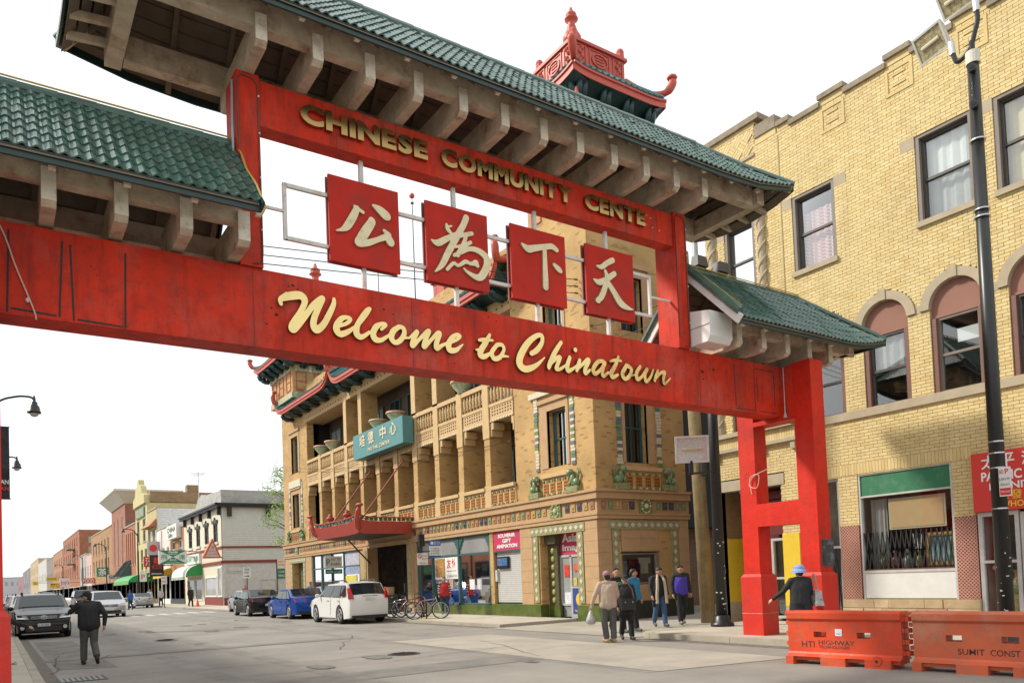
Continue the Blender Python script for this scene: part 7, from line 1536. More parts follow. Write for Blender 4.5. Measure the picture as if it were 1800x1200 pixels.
def car(label, x, y, rot, col, kind='sedan', group=None, detail=True, L=None, plate='', logo='oval'):
    """local axes: front at +y, x across. Profile (y, z) of the body, glasshouse from the belt line up."""
    S = dict(sedan=dict(L=4.65, W=1.80, H=1.45, belt=.93, hood=.96, pr=[(.98, .62), (.93, .80), (.60, .95), (.36, .99), (.06, 1.44), (-.38, 1.43), (-.70, 1.06), (-.95, 1.02), (-1.0, .80)], wr=.335),
             suv=dict(L=4.5, W=1.83, H=1.66, belt=1.05, hood=1.05, pr=[(.98, .70), (.94, .90), (.62, 1.08), (.42, 1.13), (.08, 1.60), (-.52, 1.66), (-.78, 1.60), (-.965, 1.08), (-1.0, .92)], wr=.36),
             van=dict(L=5.05, W=1.98, H=1.75, belt=1.08, hood=1.0, pr=[(.99, .62), (.95, .85), (.72, 1.05), (.58, 1.12), (.24, 1.68), (-.75, 1.74), (-.93, 1.66), (-.99, 1.10), (-1.0, .85)], wr=.34),
             truck=dict(L=5.4, W=2.0, H=1.92, belt=1.25, hood=1.22, pr=[(1.0, .80), (.99, 1.10), (.62, 1.24), (.42, 1.28), (.20, 1.86), (-.85, 1.90), (-.95, 1.84), (-.99, 1.25), (-1.0, .9)], wr=.39))[kind]
    hl = S['L'] / 2; hw = S['W'] / 2; wr = S['wr']; t = thing('parked_car' if detail else 'distant_car', label, 'car', (x, y, 0), rot, group)
    wf, wb = hl * .62, -hl * .60; zb = .20
    top = [(a * hl, z) for a, z in S['pr']]
    # outline: bottom with wheel arches, then over the top
    out = [(-hl * .98, .42)]
    out.append((-hl * .97, zb + .05))
    def arch(c): return [(c + (wr + .06) * math.cos(a), wr + (wr + .06) * math.sin(a)) for a in np.linspace(math.pi, 0, 9) if wr + (wr + .06) * math.sin(a) > zb]
    ar = arch(wb); out += [(ar[0][0], zb)] + ar + [(ar[-1][0], zb)]
    ar = arch(wf); out += [(ar[0][0], zb)] + ar + [(ar[-1][0], zb)]
    out += [(hl * .97, zb + .05), (hl, .42)] + top
    belt = S['belt']
    def xw(yy, z):     # half width at a place on the body
        w = hw * (1 - .10 * max(0, abs(yy) / hl - .72) / .28) * (1 - .05 * max(0, .45 - z))
        if z > belt: w *= 1 - .30 * (z - belt) / (S['H'] - belt) * .62
        return w
    me = MB(); n = len(out); lay = [(-1, .93), (-.97, 1.0), (-.6, 1.0), (0, 1.0), (.6, 1.0), (.97, 1.0), (1, .93)]
    cy_, cz_ = 0, .75
    for s_, sc in lay:
        for (yy, z) in out:
            e = 1.0 if abs(s_) < .9 else (.985 if abs(s_) < .98 else .965)
            crown = 0 if z < belt else .03 * (1 - s_ * s_) - .02
            me.v.append((s_ * xw(yy, z), yy * (e if abs(yy) > hl * .6 else 1) + (0.05 * (1 - s_ * s_) * (1 if yy > hl * .9 else -1 if yy < -hl * .9 else 0)), z + crown))
    for i in range(len(lay) - 1):
        for k in range(n): me.f.append((i * n + k, i * n + (k + 1) % n, (i + 1) * n + (k + 1) % n, (i + 1) * n + k)); me.m.append(0)
    me.f += [tuple(range(n))[::-1], tuple(range((len(lay) - 1) * n, len(lay) * n))]; me.m += [0, 0]
    body = me.build('body', col, t)
    for p in body.data.polygons: p.use_smooth = len(p.vertices) == 4
    try: body.data.set_sharp_from_angle(angle=R(35))
    except Exception: pass
    # glass
    def surf(yy, z, s_, off=.012): return (s_ * (xw(yy, z) + off), yy, z)
    ws0, ws1 = top[3], top[4]; rw0, rw1 = top[5] if kind == 'sedan' else top[6], top[6] if kind == 'sedan' else top[7]
    def screen(p, q, nm, off):
        g = MB(); a0, a1 = .10, .94; d = Vector((0, p[1] - q[1], 0)); nn = Vector((0, (q[1] - p[1]), -(q[0] - p[0]))); nn.normalize(); nn = nn * off
        if nn.z < 0: nn = -nn
        A = []
        for t0 in (a0, a1):
            yy, z = p[0] + (q[0] - p[0]) * t0, p[1] + (q[1] - p[1]) * t0
            for s_ in (-.88, -.5, 0, .5, .88): A.append((s_ * xw(yy, z), yy + nn.y, z + nn.z + .03 * (1 - s_ * s_) - .02))
        g.add(A, [(i, i + 1, i + 6, i + 5) for i in range(4)]); g.build(nm, CG, t, smooth=True)
    screen(ws0, ws1, 'windscreen', .012); screen(rw1, rw0, 'rear_window', .034)
    zt = S['H'] - .12
    def at(pts, z):      # y on the roof outline at height z
        for (a, za), (b_, zb_) in zip(pts, pts[1:]):
            if min(za, zb_) <= z <= max(za, zb_) and za != zb_: return a + (b_ - a) * (z - za) / (zb_ - za)
    yf0, yf1 = at(top[3:5], belt + .06) or top[3][0], at(top[3:5], zt) or top[4][0]; rear = top[5:8]; yr1, yr0 = at(rear, zt) or top[5][0], at(rear, belt + .08) or top[6][0]
    if not yr0: yr0 = top[6][0]
    yr0 = max(yr0, -hl * .9) + .10; yr1 = yr1 + .06; yf0 -= .12; yf1 -= .06
    cuts_ = [(0.0, .44), (.46, .80), (.83, 1.0)]
    for s_ in (-1, 1):
        for c0, c1 in cuts_:
            L0, L1 = lambda c: yf0 + (yr0 - yf0) * c, lambda c: yf1 + (yr1 - yf1) * c
            g = MB(); P = [(L0(c0), belt + .05), (L0(c1), belt + .05), (L1(c1), zt), (L1(c0), zt)]; g.add([surf(a, z, s_) for a, z in P], [(0, 1, 2, 3)]); g.build('side_window', CG, t)
        g = MB()
        for c in (.45, .815): yy = yf0 + (yr0 - yf0) * c; g.bar(surf(yy, belt, s_, .004), surf(yy + .05, .35, s_, .004), .012, .006, upv=(1, 0, 0))
        g.build('door_seam', PLASTIC, t)
        g = MB()
        for c in (.30, .70): yy = yf0 + (yr0 - yf0) * c; g.bar(surf(yy, belt - .10, s_, .02), surf(yy - .18, belt - .10, s_, .02), .035, .03)
        g.build('door_handle', col, t)
        g = MB(); g.ball((s_ * (hw + .10), yf0 - .02, belt + .08), (.11, .06, .08), 8, 6); g.build('wing_mirror', col, t, smooth=True)
        g = MB(); g.bar(surf(wf - wr - .1, zb + .03, s_, .004), surf(wb + wr + .1, zb + .03, s_, .004), .02, .10, upv=(1, 0, 0)); g.build('sill_trim', PLASTIC, t)
        for yy in (wf, wb):
            cx = s_ * (hw - .11); g = MB(); g.lathe([(wr * .62, -.10), (wr * .96, -.10), (wr, -.05), (wr, .05), (wr * .96, .10), (wr * .62, .10)], (cx, yy, wr), 20, axis=0); w_ = g.build('wheel', RUBBER, t, smooth=True)
            g = MB(); g.lathe([(.02, .06), (wr * .16, .085), (wr * .2, .11)], (cx, yy, wr), 10, axis=0) if s_ > 0 else g.lathe([(.02, -.06), (wr * .16, -.085), (wr * .2, -.07)], (cx, yy, wr), 10, axis=0)
            for k in range(5):
                a = 2 * math.pi * k / 5; g.bar((cx + s_ * .112, yy, wr), (cx + s_ * .108, yy + wr * .62 * math.cos(a), wr + wr * .62 * math.sin(a)), .085, .02, upv=(1, 0, 0))
            g.tube([(cx + s_ * .10, yy + wr * .62 * math.cos(q_), wr + wr * .62 * math.sin(q_)) for q_ in np.linspace(0, 6.2832, 22)[:-1]], .022, 6, closed=True); g.ball((cx + s_ * .11, yy, wr), (.012, wr * .16, wr * .16), 10, 6); g.build('rim', WHEELM, w_)
            g = MB(); g.cyl((cx - s_ * .02, yy, wr), (cx + s_ * .03, yy, wr), wr * .6, n=16); g.build('brake_disc', PLASTIC, w_)
    # ends
    yf, yb = hl + .02, -hl - .03
    if kind in ('suv', 'van', 'truck'):
        for s_ in (-1, 1):
            g = MB(); zl0, zl1 = (.98, 1.42) if kind == 'suv' else (.95, 1.35)
            P = [(s_ * hw * .93, -hl * .955, zl0), (s_ * hw * .70, -hl * 1.0, zl0 + .02), (s_ * hw * .80, -hl * .93, zl1), (s_ * hw * .86, -hl * .84, zl1)]; g.prism(P, [(p[0] * 1.02, p[1] - .035, p[2]) for p in P]); g.build('tail_lamp', TAIL, t)
    else:
        for s_ in (-1, 1): g = MB(); g.prism([(s_ * hw * .42, -hl - .005, .80), (s_ * hw * .95, -hl * .945, .80), (s_ * hw * .97, -hl * .90, .98), (s_ * hw * .45, -hl * .99, .95)], [(s_ * hw * .42, -hl - .045, .80), (s_ * hw * .97, -hl * .97, .80), (s_ * hw * .99, -hl * .91, .98), (s_ * hw * .45, -hl - .02, .95)]); g.build('tail_lamp', TAIL, t)
    zl = .64 if kind == 'sedan' else .74 if kind != 'truck' else .9
    for s_ in (-1, 1):
        g = MB(); g.prism([(s_ * hw * .52, hl * .985, zl), (s_ * hw * .90, hl * .93, zl + .02), (s_ * hw * .93, hl * .86, zl + .18), (s_ * hw * .60, hl * .965, zl + .12)], [(s_ * hw * .52, hl + .045, zl), (s_ * hw * .93, hl * .965, zl + .02), (s_ * hw * .96, hl * .87, zl + .18), (s_ * hw * .60, hl + .0, zl + .13)]); g.build('headlight', HEADL, t)
        g = MB(); g.cyl((s_ * hw * .74, hl - .08, .42), (s_ * hw * .74, hl + .01, .42), .07, n=10); g.build('fog_lamp', HEADL, t)
    g = MB(); g.box(-hw * .46, hw * .46, hl, hl + .055, zl - .02, zl + .10); gr = g.build('grille', PLASTIC, t); g = MB()
    for k in range(3): g.box(-hw * .45, hw * .45, hl + .055, hl + .065, zl + k * .04, zl + .012 + k * .04)
    g.build('grille_bar', CHROME, gr)
    g = MB()
    for rx in (.10,):
        for k in range(14):
            a0, a1 = 2 * math.pi * k / 14, 2 * math.pi * (k + 1) / 14; g.bar((rx * math.cos(a0), hl + .075, zl + .05 + .065 * math.sin(a0)), (rx * math.cos(a1), hl + .075, zl + .05 + .065 * math.sin(a1)), .02, .012, upv=(0, 1, 0))
    if logo == 'oval': g.tube([(.045 * math.cos(a), hl + .078, zl + .075 + .03 * math.sin(a)) for a in np.linspace(0, 6.28, 12)], .007, 5); g.tube([(.022 * math.cos(a), hl + .08, zl + .045 + .058 * math.sin(a)) for a in np.linspace(0, 6.28, 12)], .007, 5)
    g.build('badge', CHROME, gr)
    g = MB(); g.box(-hw * .62, hw * .62, hl - .02, hl + .05, .28, .46); g.build('lower_intake', PLASTIC, t)
    g = MB(); g.box(-.20, .20, hl + .06, hl + .075, .46, .57); pl = g.build('licence_plate', PLATE, t)
    if plate: text(plate, pl, lambda a, z, d=0: (-a, hl + .08 - d, z), -.16, .485, .32, .06, M('plate_blue', (.05, .08, .25), .5), d=-.002, ext=.002)
    zp = .98 if kind != 'sedan' else .62
    g = MB(); g.box(-.19, .19, -hl - .065, -hl - .045, zp - .06, zp + .06) ; g.build('licence_plate', PLATE, t)
    g = MB(); g.box(-hw * .80, hw * .80, -hl - .03, -hl + .1, .22, .34); g.build('rear_bumper', PLASTIC, t)
    g = MB(); g.box(-hw * .35, hw * .35, -hl - .062, -hl - .03, zp + .09, zp + .13); g.build('boot_handle', CHROME if kind != 'sedan' else col, t)
    if kind in ('suv', 'truck'):
        for s_ in (-1, 1): g = MB(); g.tube([(s_ * hw * .66, .10, S['H'] - .06), (s_ * hw * .66, .02, S['H'] + .05), (s_ * hw * .66, -1.3, S['H'] + .07), (s_ * hw * .66, -1.45, S['H'] + .0)], .025, 6); g.build('roof_rail', PLASTIC, t)
    return t
WP = carpaint('white_pearl', (.72, .72, .70)); BP_ = carpaint('blue_metallic', (.012, .075, .38), .35); KP = carpaint('black_gloss', (.004, .004, .005)); SP = carpaint('silver_metallic', (.42, .43, .44), .55); DP = carpaint('dark_maroon_grey', (.05, .035, .035), .3); GP = carpaint('grey_metallic', (.22, .23, .24), .5)
car('white crossover parked at the kerb with red tail lamps', 12.28, 30.62, 0, WP, 'suv')
car('bright blue sedan parked in front of the white crossover', 12.55, 37.9, 0, BP_, 'sedan', L=4.3)
car('black sedan parked in front of the blue one', 12.45, 44.6, R(-1), KP, 'sedan')
car('pale car half hidden behind the black sedan', 14.1, 52.5, 0, SP, 'sedan')
car('black crossover with chrome badge at the left kerb, facing us', 1.53, 35.6, math.pi, KP, 'suv', plate='E 20 4683')
car('silver minivan driving towards us beside the walking man', 6.25, 58.5, math.pi, SP, 'van')
car('dark maroon sport utility vehicle following the silver minivan', 6.35, 72.5, math.pi, DP, 'truck')
car('silver sedan parked beyond the crossing, tail lamps showing', 12.0, 83.5, 0, SP, 'sedan')
car('grey car parked behind the black crossover', 1.6, 42.5, math.pi, GP, 'sedan')
car('white car second behind the black crossover', 1.6, 49.5, math.pi, WP, 'suv')
car('dark car third behind the black crossover', 1.6, 57, math.pi, GP, 'suv')
for k, (x, y, m, kd, lb) in enumerate(((1.6, 66, KP, 'sedan', 'small black car far along the left kerb'), (1.6, 80, SP, 'suv', 'small silver car far along the left kerb'), (4.6, 95, GP, 'truck', 'far grey truck in the oncoming lane'), (12.0, 125, DP, 'sedan', 'dark red car far along the right kerb'), (12.0, 145, GP, 'suv', 'grey car far along the right kerb'), (11.9, 215, YAW, 'suv', 'yellow taxi far down the street'), (8.4, 150, KP, 'truck', 'black truck driving away in the distance'))):
    car(lb, x, y, 0 if x > 7 else math.pi, m, kd)

# ------------------------------------------------------------------ people
def remesh(name, mb, mat, par, vox, smooth=4, label=None, post=None):
    me = mb.mesh('tmp', [mat]); o = D.objects.new('tmp', me); COL.objects.link(o)
    m = o.modifiers.new('r', 'REMESH'); m.mode = 'VOXEL'; m.voxel_size = vox; s = o.modifiers.new('s', 'SMOOTH'); s.factor = .5; s.iterations = smooth
    dg = bpy.context.evaluated_depsgraph_get(); r = D.meshes.new_from_object(o.evaluated_get(dg)); D.objects.remove(o); D.meshes.remove(me)
    r.name = name; r.materials.clear(); r.materials.append(mat); r.polygons.foreach_set('use_smooth', [True] * len(r.polygons)); r.update()
    return link(name, r, par, None, label)
def cap(mb, p, q, r0, r1): mb.cyl(p, q, r0, r1, n=12); mb.ball(p, r0, 12, 8); mb.ball(q, r1, 12, 8)
SKIN = M('skin', (.46, .25, .16), .55, var=.06, scale=10); HAIRM = M('black_hair', (.012, .010, .009), .5, var=.3, scale=60)
def lerp(a, b, t): return tuple(x + (y - x) * t for x, y in zip(a, b))
def person(label, loc, rot, h, J={}, top=None, bottom=None, shoes=None, cap_=None, hair=True, near=True, wide=1.0, coat=0.0, hood=False, sleeves=None, skirt=None, faced=True, vox=.012):
    """J overrides joints of a 1.75 m standing figure facing +y: pelvis chest neck head, sh/el/wr/hip/kn/an _l _r."""
    P = dict(pelvis=(0, 0, .95), chest=(0, .01, 1.26), neck=(0, .0, 1.47), head=(0, .025, 1.62), sh_l=(-.185, 0, 1.42), sh_r=(.185, 0, 1.42), el_l=(-.245, -.03, 1.14), el_r=(.245, -.03, 1.14), wr_l=(-.25, .05, .90), wr_r=(.25, .05, .90),
             hip_l=(-.095, 0, .93), hip_r=(.095, 0, .93), kn_l=(-.10, .02, .50), kn_r=(.10, .02, .50), an_l=(-.10, -.02, .09), an_r=(.10, -.02, .09), to_l=(-.12, .14, .045), to_r=(.12, .14, .045)); P.update(J); k = h / 1.75
    P = {n: tuple(c * k for c in v) for n, v in P.items()}; t = thing('person', label, 'person', loc, rot)
    b = MB(); hd = P['head']; fy = J.get('face', (0, 1, 0)); F = Vector(fy).normalized(); S = Vector((F.y, -F.x, 0)).normalized(); U = S.cross(F).normalized() if S.cross(F).z > 0 else -S.cross(F).normalized()
    at = lambda f, s, u: tuple(Vector(hd) + (F * f + S * s + U * u) * k)
    b.ball(hd, (.082 * k, .098 * k, .112 * k), 16, 12); b.ball(at(.035, 0, -.06), (.056 * k, .058 * k, .062 * k), 12, 9); b.ball(at(.0, 0, -.02), (.075 * k, .085 * k, .09 * k), 12, 9)
    b.ball(at(.105, 0, -.012), (.015 * k, .02 * k, .022 * k), 8, 6); b.ball(at(.088, 0, .03), (.045 * k, .02 * k, .018 * k), 8, 6)
    for s in (-1, 1): b.ball(at(-.005, s * .083, -.01), (.016 * k, .022 * k, .034 * k), 8, 6)
    cap(b, P['neck'], at(-.01, 0, -.06), .055 * k, .052 * k); cap(b, P['pelvis'], P['chest'], .12 * k, .13 * k); cap(b, P['chest'], P['neck'], .11 * k, .055 * k)
    for s in 'lr':
        cap(b, P['sh_' + s], P['el_' + s], .05 * k, .04 * k); cap(b, P['el_' + s], P['wr_' + s], .04 * k, .027 * k); cap(b, P['chest'], P['sh_' + s], .09 * k, .055 * k)
        cap(b, P['hip_' + s], P['kn_' + s], .08 * k, .055 * k); cap(b, P['kn_' + s], P['an_' + s], .052 * k, .038 * k); cap(b, P['an_' + s], P['to_' + s], .036 * k, .028 * k)
        w = Vector(P['wr_' + s]); d = (w - Vector(P['el_' + s])).normalized(); sd_ = d.cross(Vector((0, 1, .2))).normalized(); q = d.cross(sd_).normalized(); pm = w + d * .05 * k; sg = -1 if s == 'l' else 1
        cap(b, w, w + d * .075 * k, .026 * k, .032 * k)
        for i in range(4):      # unequal bent fingers and a thumb from the side of the palm
            o = (i - 1.5) * .019 * k; a = w + d * .085 * k + q * o; ln = (.062, .075, .07, .055)[i] * k; m_ = a + d * ln * .55 - sd_ * sg * .008 * k; e = m_ + d * ln * .35 - sd_ * sg * .03 * k; b.tube([tuple(a), tuple(m_), tuple(e)], [.0115 * k, .0105 * k, .009 * k], 6)
        a = w + d * .025 * k + q * .028 * k; b.tube([tuple(a), tuple(a + d * .035 * k + q * .025 * k), tuple(a + d * .07 * k + q * .028 * k)], [.013 * k, .012 * k, .010 * k], 6)
    body = remesh('body', b, SKIN, t, .0085 if near else .02, 3)
    if faced:
        e = MB(); 
        for s in (-1, 1): e.ball(at(.083, s * .032, .012), .0105 * k, 8, 6)
        e.build('eye', M('dark_eye', (.02, .015, .012), .2), body, kind='stuff'); e = MB(); e.bar(at(.092, -.024, -.062), at(.092, .024, -.062), .012, .008); e.build('mouth', M('lip', (.33, .12, .10), .5), body)
        e = MB()
        for s in (-1, 1): e.bar(at(.09, s * .018, .036), at(.082, s * .05, .034), .012, .008)
        e.build('eyebrow', HAIRM, body, kind='stuff')
    if hair:
        e = MB(); e.ball(at(-.022, 0, .034), (.088 * k, .096 * k, .102 * k), 14, 10); e.ball(at(-.05, 0, -.02), (.075 * k, .06 * k, .09 * k), 12, 8)
        if not cap_: e.ball(at(.02, .025, .092), (.06 * k, .05 * k, .035 * k), 10, 6); e.ball(at(.01, -.03, .095), (.055 * k, .05 * k, .032 * k), 10, 6)
        remesh('hair', e, HAIRM, t, .012 if near else .022, 2)
    # garments
    g = MB(); W_ = wide
    cap(g, P['pelvis'], lerp(P['pelvis'], P['chest'], .5), .150 * k * W_, .155 * k * W_); cap(g, lerp(P['pelvis'], P['chest'], .5), P['chest'], .155 * k * W_, .16 * k * W_)
    for s, sg in (('l', -1), ('r', 1)):
        cap(g, P['chest'], lerp(P['sh_' + s], P['chest'], .1), .14 * k * W_, .078 * k); cap(g, lerp(P['pelvis'], P['hip_' + s], 1.0), lerp(P['chest'], P['sh_' + s], .4), .12 * k * W_, .12 * k * W_); cap(g, lerp(P['chest'], P['neck'], .95), P['sh_' + s], .065 * k, .07 * k)
        if coat: cap(g, P['hip_' + s], lerp(P['hip_' + s], P['kn_' + s], coat), .125 * k * W_, .135 * k * W_)
        cap(g, P['sh_' + s], P['el_' + s], .075 * k, .060 * k); cap(g, P['el_' + s], lerp(P['el_' + s], P['wr_' + s], .93), .060 * k, .044 * k)
    g.cyl(lerp(P['chest'], P['neck'], .8), lerp(P['neck'], P['head'], .22), .075 * k, .062 * k, n=12)
    if hood: g.ball(tuple(Vector(P['neck']) - Vector(F) * .07 * k), (.10 * k, .07 * k, .06 * k), 10, 8)
    tp = remesh('jacket', g, top, t, vox if near else .025, 5)
    g = MB()
    for s in 'lr':
        cap(g, P['pelvis'], P['hip_' + s], .115 * k, .118 * k); cap(g, P['hip_' + s], P['kn_' + s], .112 * k, .082 * k); kn, an = P['kn_' + s], P['an_' + s]; g.cyl(kn, lerp(kn, an, .98), .080 * k, .074 * k, n=12); g.ball(kn, .082 * k, 12, 8)
    remesh('trousers', g, bottom, t, vox if near else .025, 4)
    for s in 'lr':
        g = MB(); an, to = P['an_' + s], P['to_' + s]; hl_ = Vector(an) - (Vector(to) - Vector(an)) * .28; cap(g, (hl_.x, hl_.y, min(an[2] - .04 * k, hl_.z)), to, .046 * k, .042 * k); cap(g, (an[0], an[1], an[2]), lerp(an, to, .4), .048 * k, .045 * k); remesh('shoe', g, shoes, t, .011 if near else .025, 2)
    if cap_:
        m, style = cap_; g = MB()
        if style == 'cap':
            g.ball(at(-.012, 0, .052), (.100 * k, .110 * k, .088 * k), 14, 9); c = remesh('cap', g, m, t, .011, 1); g = MB(); A = [at(.07, s * .085, .04) for s in (-1, -.5, .5, 1)]; Bq = [at(.165, s * .06, .02) for s in (-1, -.4, .4, 1)]
            g.add(A + Bq + [tuple(Vector(p) + U * .008) for p in A + Bq], [(0, 1, 5, 4), (1, 2, 6, 5), (2, 3, 7, 6), (8, 9, 13, 12), (9, 10, 14, 13), (10, 11, 15, 14), (4, 5, 13, 12), (5, 6, 14, 13), (6, 7, 15, 14), (0, 4, 12, 8), (3, 7, 15, 11)]); g.build('brim', m, c)
        else:
            g = MB(); c = at(-.012, 0, .0); prof = [(.175, -.03), (.16, -.005), (.14, .03), (.122, .055), (.115, .09), (.10, .125), (.07, .145), (.001, .15)]
            ms = style
            for i in range(len(prof) - 1):
                (r0, z0), (r1, z1) = prof[i], prof[i + 1]
                for j in range(2):
                    f0, f1 = j / 2, (j + 1) / 2; ra, rb, za, zb_ = r0 + (r1 - r0) * f0, r0 + (r1 - r0) * f1, z0 + (z1 - z0) * f0, z0 + (z1 - z0) * f1
                    n = 20; vs = [(c[0] + r_ * k * math.cos(6.2832 * q / n), c[1] + r_ * k * math.sin(6.2832 * q / n), c[2] + z_ * k) for r_, z_ in ((ra, za), (rb, zb_)) for q in range(n)]; g.add(vs, [(q, (q + 1) % n, n + (q + 1) % n, n + q) for q in range(n)], j)
            g.build('hat', [m, ms], t, smooth=True)
    return t, P, k
J_BLACK = M('black_jacket_cloth', (.014, .014, .016), .75, var=.3, scale=8, bump=.9, bscale=8); J_TAN = M('tan_jacket_cloth', (.46, .36, .27), .8, var=.08, scale=6, bump=1.0, bscale=7); T_GREY = M('grey_trousers', (.085, .085, .075), .85, var=.15, scale=8, bump=1.0, bscale=7); T_BLACK = M('black_trousers', (.014, .014, .015), .85, var=.2, bump=.9, bscale=8); JEANS = M('blue_jeans', (.05, .11, .22), .85, var=.25, scale=8, bump=.3, bscale=16); DJEANS = M('dark_jeans', (.02, .04, .085), .85, var=.25, scale=8, bump=.3, bscale=16)
SH_B = M('black_shoe', (.015, .015, .015), .5); SH_T = M('tan_shoe', (.42, .27, .12), .7); SH_W = M('black_white_trainer', (.06, .06, .06), .6, var=.5, scale=20, dirt=(.6, .6, .58), damt=.8, dscale=12); SH_G = M('green_grey_trainer', (.07, .10, .08), .6, var=.4, scale=20)
STRIDE = dict(hip_l=(-.095, 0, .93), kn_l=(-.10, .16, .53), an_l=(-.10, .26, .12), to_l=(-.11, .42, .07), kn_r=(.10, .0, .50), an_r=(.10, -.26, .14), to_r=(.11, -.12, .06))
def stride(f=1.0, flip=False):
    d = dict(kn_l=(-.10, .16 * f, .515), an_l=(-.10, .24 * f, .095), to_l=(-.11, .24 * f + .16, .055), kn_r=(.10, -.02 * f, .50), an_r=(.10, -.30 * f, .14 + .04 * f), to_r=(.11, -.30 * f + .13, .05))
    if flip: d = {n[:-1] + ('r' if n[-1] == 'l' else 'l'): (-v[0], v[1], v[2]) for n, v in d.items()}
    return d
# old man in the road, hand raised to his mouth
jj = stride(.75); jj.update(el_l=(-.36, .16, 1.24), wr_l=(-.15, .22, 1.42), el_r=(.33, -.05, 1.15), wr_r=(.31, -.04, .90), chest=(0, .05, 1.26), neck=(0, .08, 1.45), head=(-.02, .12, 1.585), face=(-.55, .83, -.1), sh_l=(-.2, .06, 1.40), sh_r=(.2, .04, 1.40), kn_r=(.10, .05, .50), an_r=(.12, -.24, .20), to_r=(.14, -.2, .06))
person('elderly man in black jacket and black cap walking in the road, hand at mouth', (1.77, 19.72, 0), R(2), 1.69, jj, J_BLACK, T_GREY, SH_B, (M('black_cap', (.02, .02, .02), .8), 'cap'), wide=1.22)
# man in tan jacket seen from behind
jj = dict(el_l=(-.32, .0, 1.16), wr_l=(-.38, .10, .93), el_r=(.26, .06, 1.15), wr_r=(.20, .2, .98), kn_l=(-.09, .06, .5), an_l=(-.06, .02, .09), to_l=(-.10, .18, .05), kn_r=(.12, .02, .5), an_r=(.11, -.03, .09), to_r=(.06, .11, .05), face=(-.1, 1, 0))
t, P, k = person('man in tan jacket, grey trousers and mauve cap seen from behind', (11.84, 13.66, 0), R(-28), 1.66, jj, J_TAN, T_GREY, SH_T, (M('mauve_cap', (.34, .17, .22), .8), 'cap'), wide=1.12, faced=False)
bgm = M('plastic_bag_film', (.36, .36, .35), .3, var=.3, scale=20); Rm = Matrix.Rotation(R(-28), 3, 'Z')
def held(name, label, cat, root, rot, p, build):
    q = Matrix.Rotation(rot, 3, 'Z') @ Vector(p) + Vector(root); t = thing(name, label, cat, tuple(q), rot, None); build(t); return t
def bag1(t):
    q = MB(); q.lathe([(.02, 0), (.06, -.08), (.11, -.20), (.13, -.27), (.08, -.33), (.001, -.34)], (0, 0, 0), 10); q.build('body', bgm, t, smooth=True); q = MB(); q.tube([(-.03, 0, -.02), (-.02, 0, .06), (.02, 0, .06), (.03, 0, -.02)], .008, 5); q.build('handle', bgm, t)
held('plastic_bag', 'crumpled clear plastic bag in the tan jacketed man\'s left hand', 'bag', (11.84, 13.66, 0), R(-28), (P['wr_l'][0] - .03, P['wr_l'][1] + .02, P['wr_l'][2] - .12), bag1)
# woman in black with a bag across her
jj = stride(.5); jj.update(el_l=(-.27, -.04, 1.14), wr_l=(-.22, .10, .92), el_r=(.26, -.05, 1.14), wr_r=(.24, .04, .90), face=(.35, .93, -.15))
person('woman all in black with black cap walking towards us beside the tan jacket', (12.50, 13.78, 0), R(155), 1.55, jj, J_BLACK, T_BLACK, SH_B, (M('black_cap', (.02, .02, .02), .8), 'cap'), wide=1.15, coat=.45)
def bag2(t):
    q = MB(); q.box(-.17, .17, -.06, .06, -.14, .13); q.build('body', M('black_bag', (.012, .012, .013), .5), t); q = MB(); q.box(-.16, .16, .06, .075, .02, .12); q.build('flap', M('black_bag', (.012, .012, .013), .5), t); q = MB()
    for x in (-.09, .09): q.box(x - .012, x + .012, .076, .084, .03, .06)
    q.build('buckle', CHROME, t, kind='stuff'); q = MB(); q.tube([(-.15, 0, .12), (-.10, .03, .35), (.06, .04, .58), (.12, 0, .62)], .014, 6); q.build('strap', M('grey_strap', (.12, .12, .12), .7), t)
held('shoulder_bag', 'black shoulder bag hanging in front of the woman in black', 'bag', (12.50, 13.78, 0), R(155), (.0, .20, .86), bag2)
GRN = M('green_print', (.03, .30, .12), .8); BLJ = M('teal_blue_jacket', (.02, .20, .38), .75, var=.2, bump=.9, bscale=8)
jj = stride(.6); jj.update(face=(.3, .95, 0))
t, P, k = person('young man in black top with green print behind the tan jacketed man', (13.80, 15.55, 0), R(170), 1.74, jj, J_BLACK, T_BLACK, SH_G)
q = MB(); q.ball((0, .165 * k, 1.32 * k), (.10, .025, .05), 10, 6); q.build('green_print', GRN, t)
jj = stride(.7, True); jj.update(face=(-.75, .65, -.1))
person('young man in teal blue jacket looking to the right behind the woman in black', (14.45, 15.60, 0), R(-175), 1.70, jj, BLJ, T_BLACK, SH_G)
jj = stride(.6); jj.update(face=(-.25, .9, -.4), head=(0, .06, 1.60), wr_r=(.26, .10, .92), wr_l=(-.24, .08, .92))
t, P, k = person('young man in dark coat with long beige lining looking down', (15.75, 15.95, .02), R(160), 1.72, jj, J_BLACK, JEANS, SH_W, coat=.0)
LIN = M('beige_fleece', (.50, .42, .33), .95, var=.1, scale=12, bump=.5, bscale=30)
for sx in (-1, 1):
    q = MB(); q.tube(rail([(sx * .05 * k, .06 * k, 1.50 * k), (sx * .10 * k, .15 * k, 1.38 * k), (sx * .12 * k, .19 * k, 1.15 * k), (sx * .14 * k, .18 * k, .9 * k), (sx * .15 * k, .20 * k, .68 * k)]), [.035] * 6 + [.045] * 19, 8); q.build('coat_lining', LIN, t, smooth=True)
    q = MB(); cap(q, (sx * .17 * k, .02, .98 * k), (sx * .19 * k, .05, .64 * k), .07 * k, .055 * k); remesh('coat_tail', q, J_BLACK, t, .014)
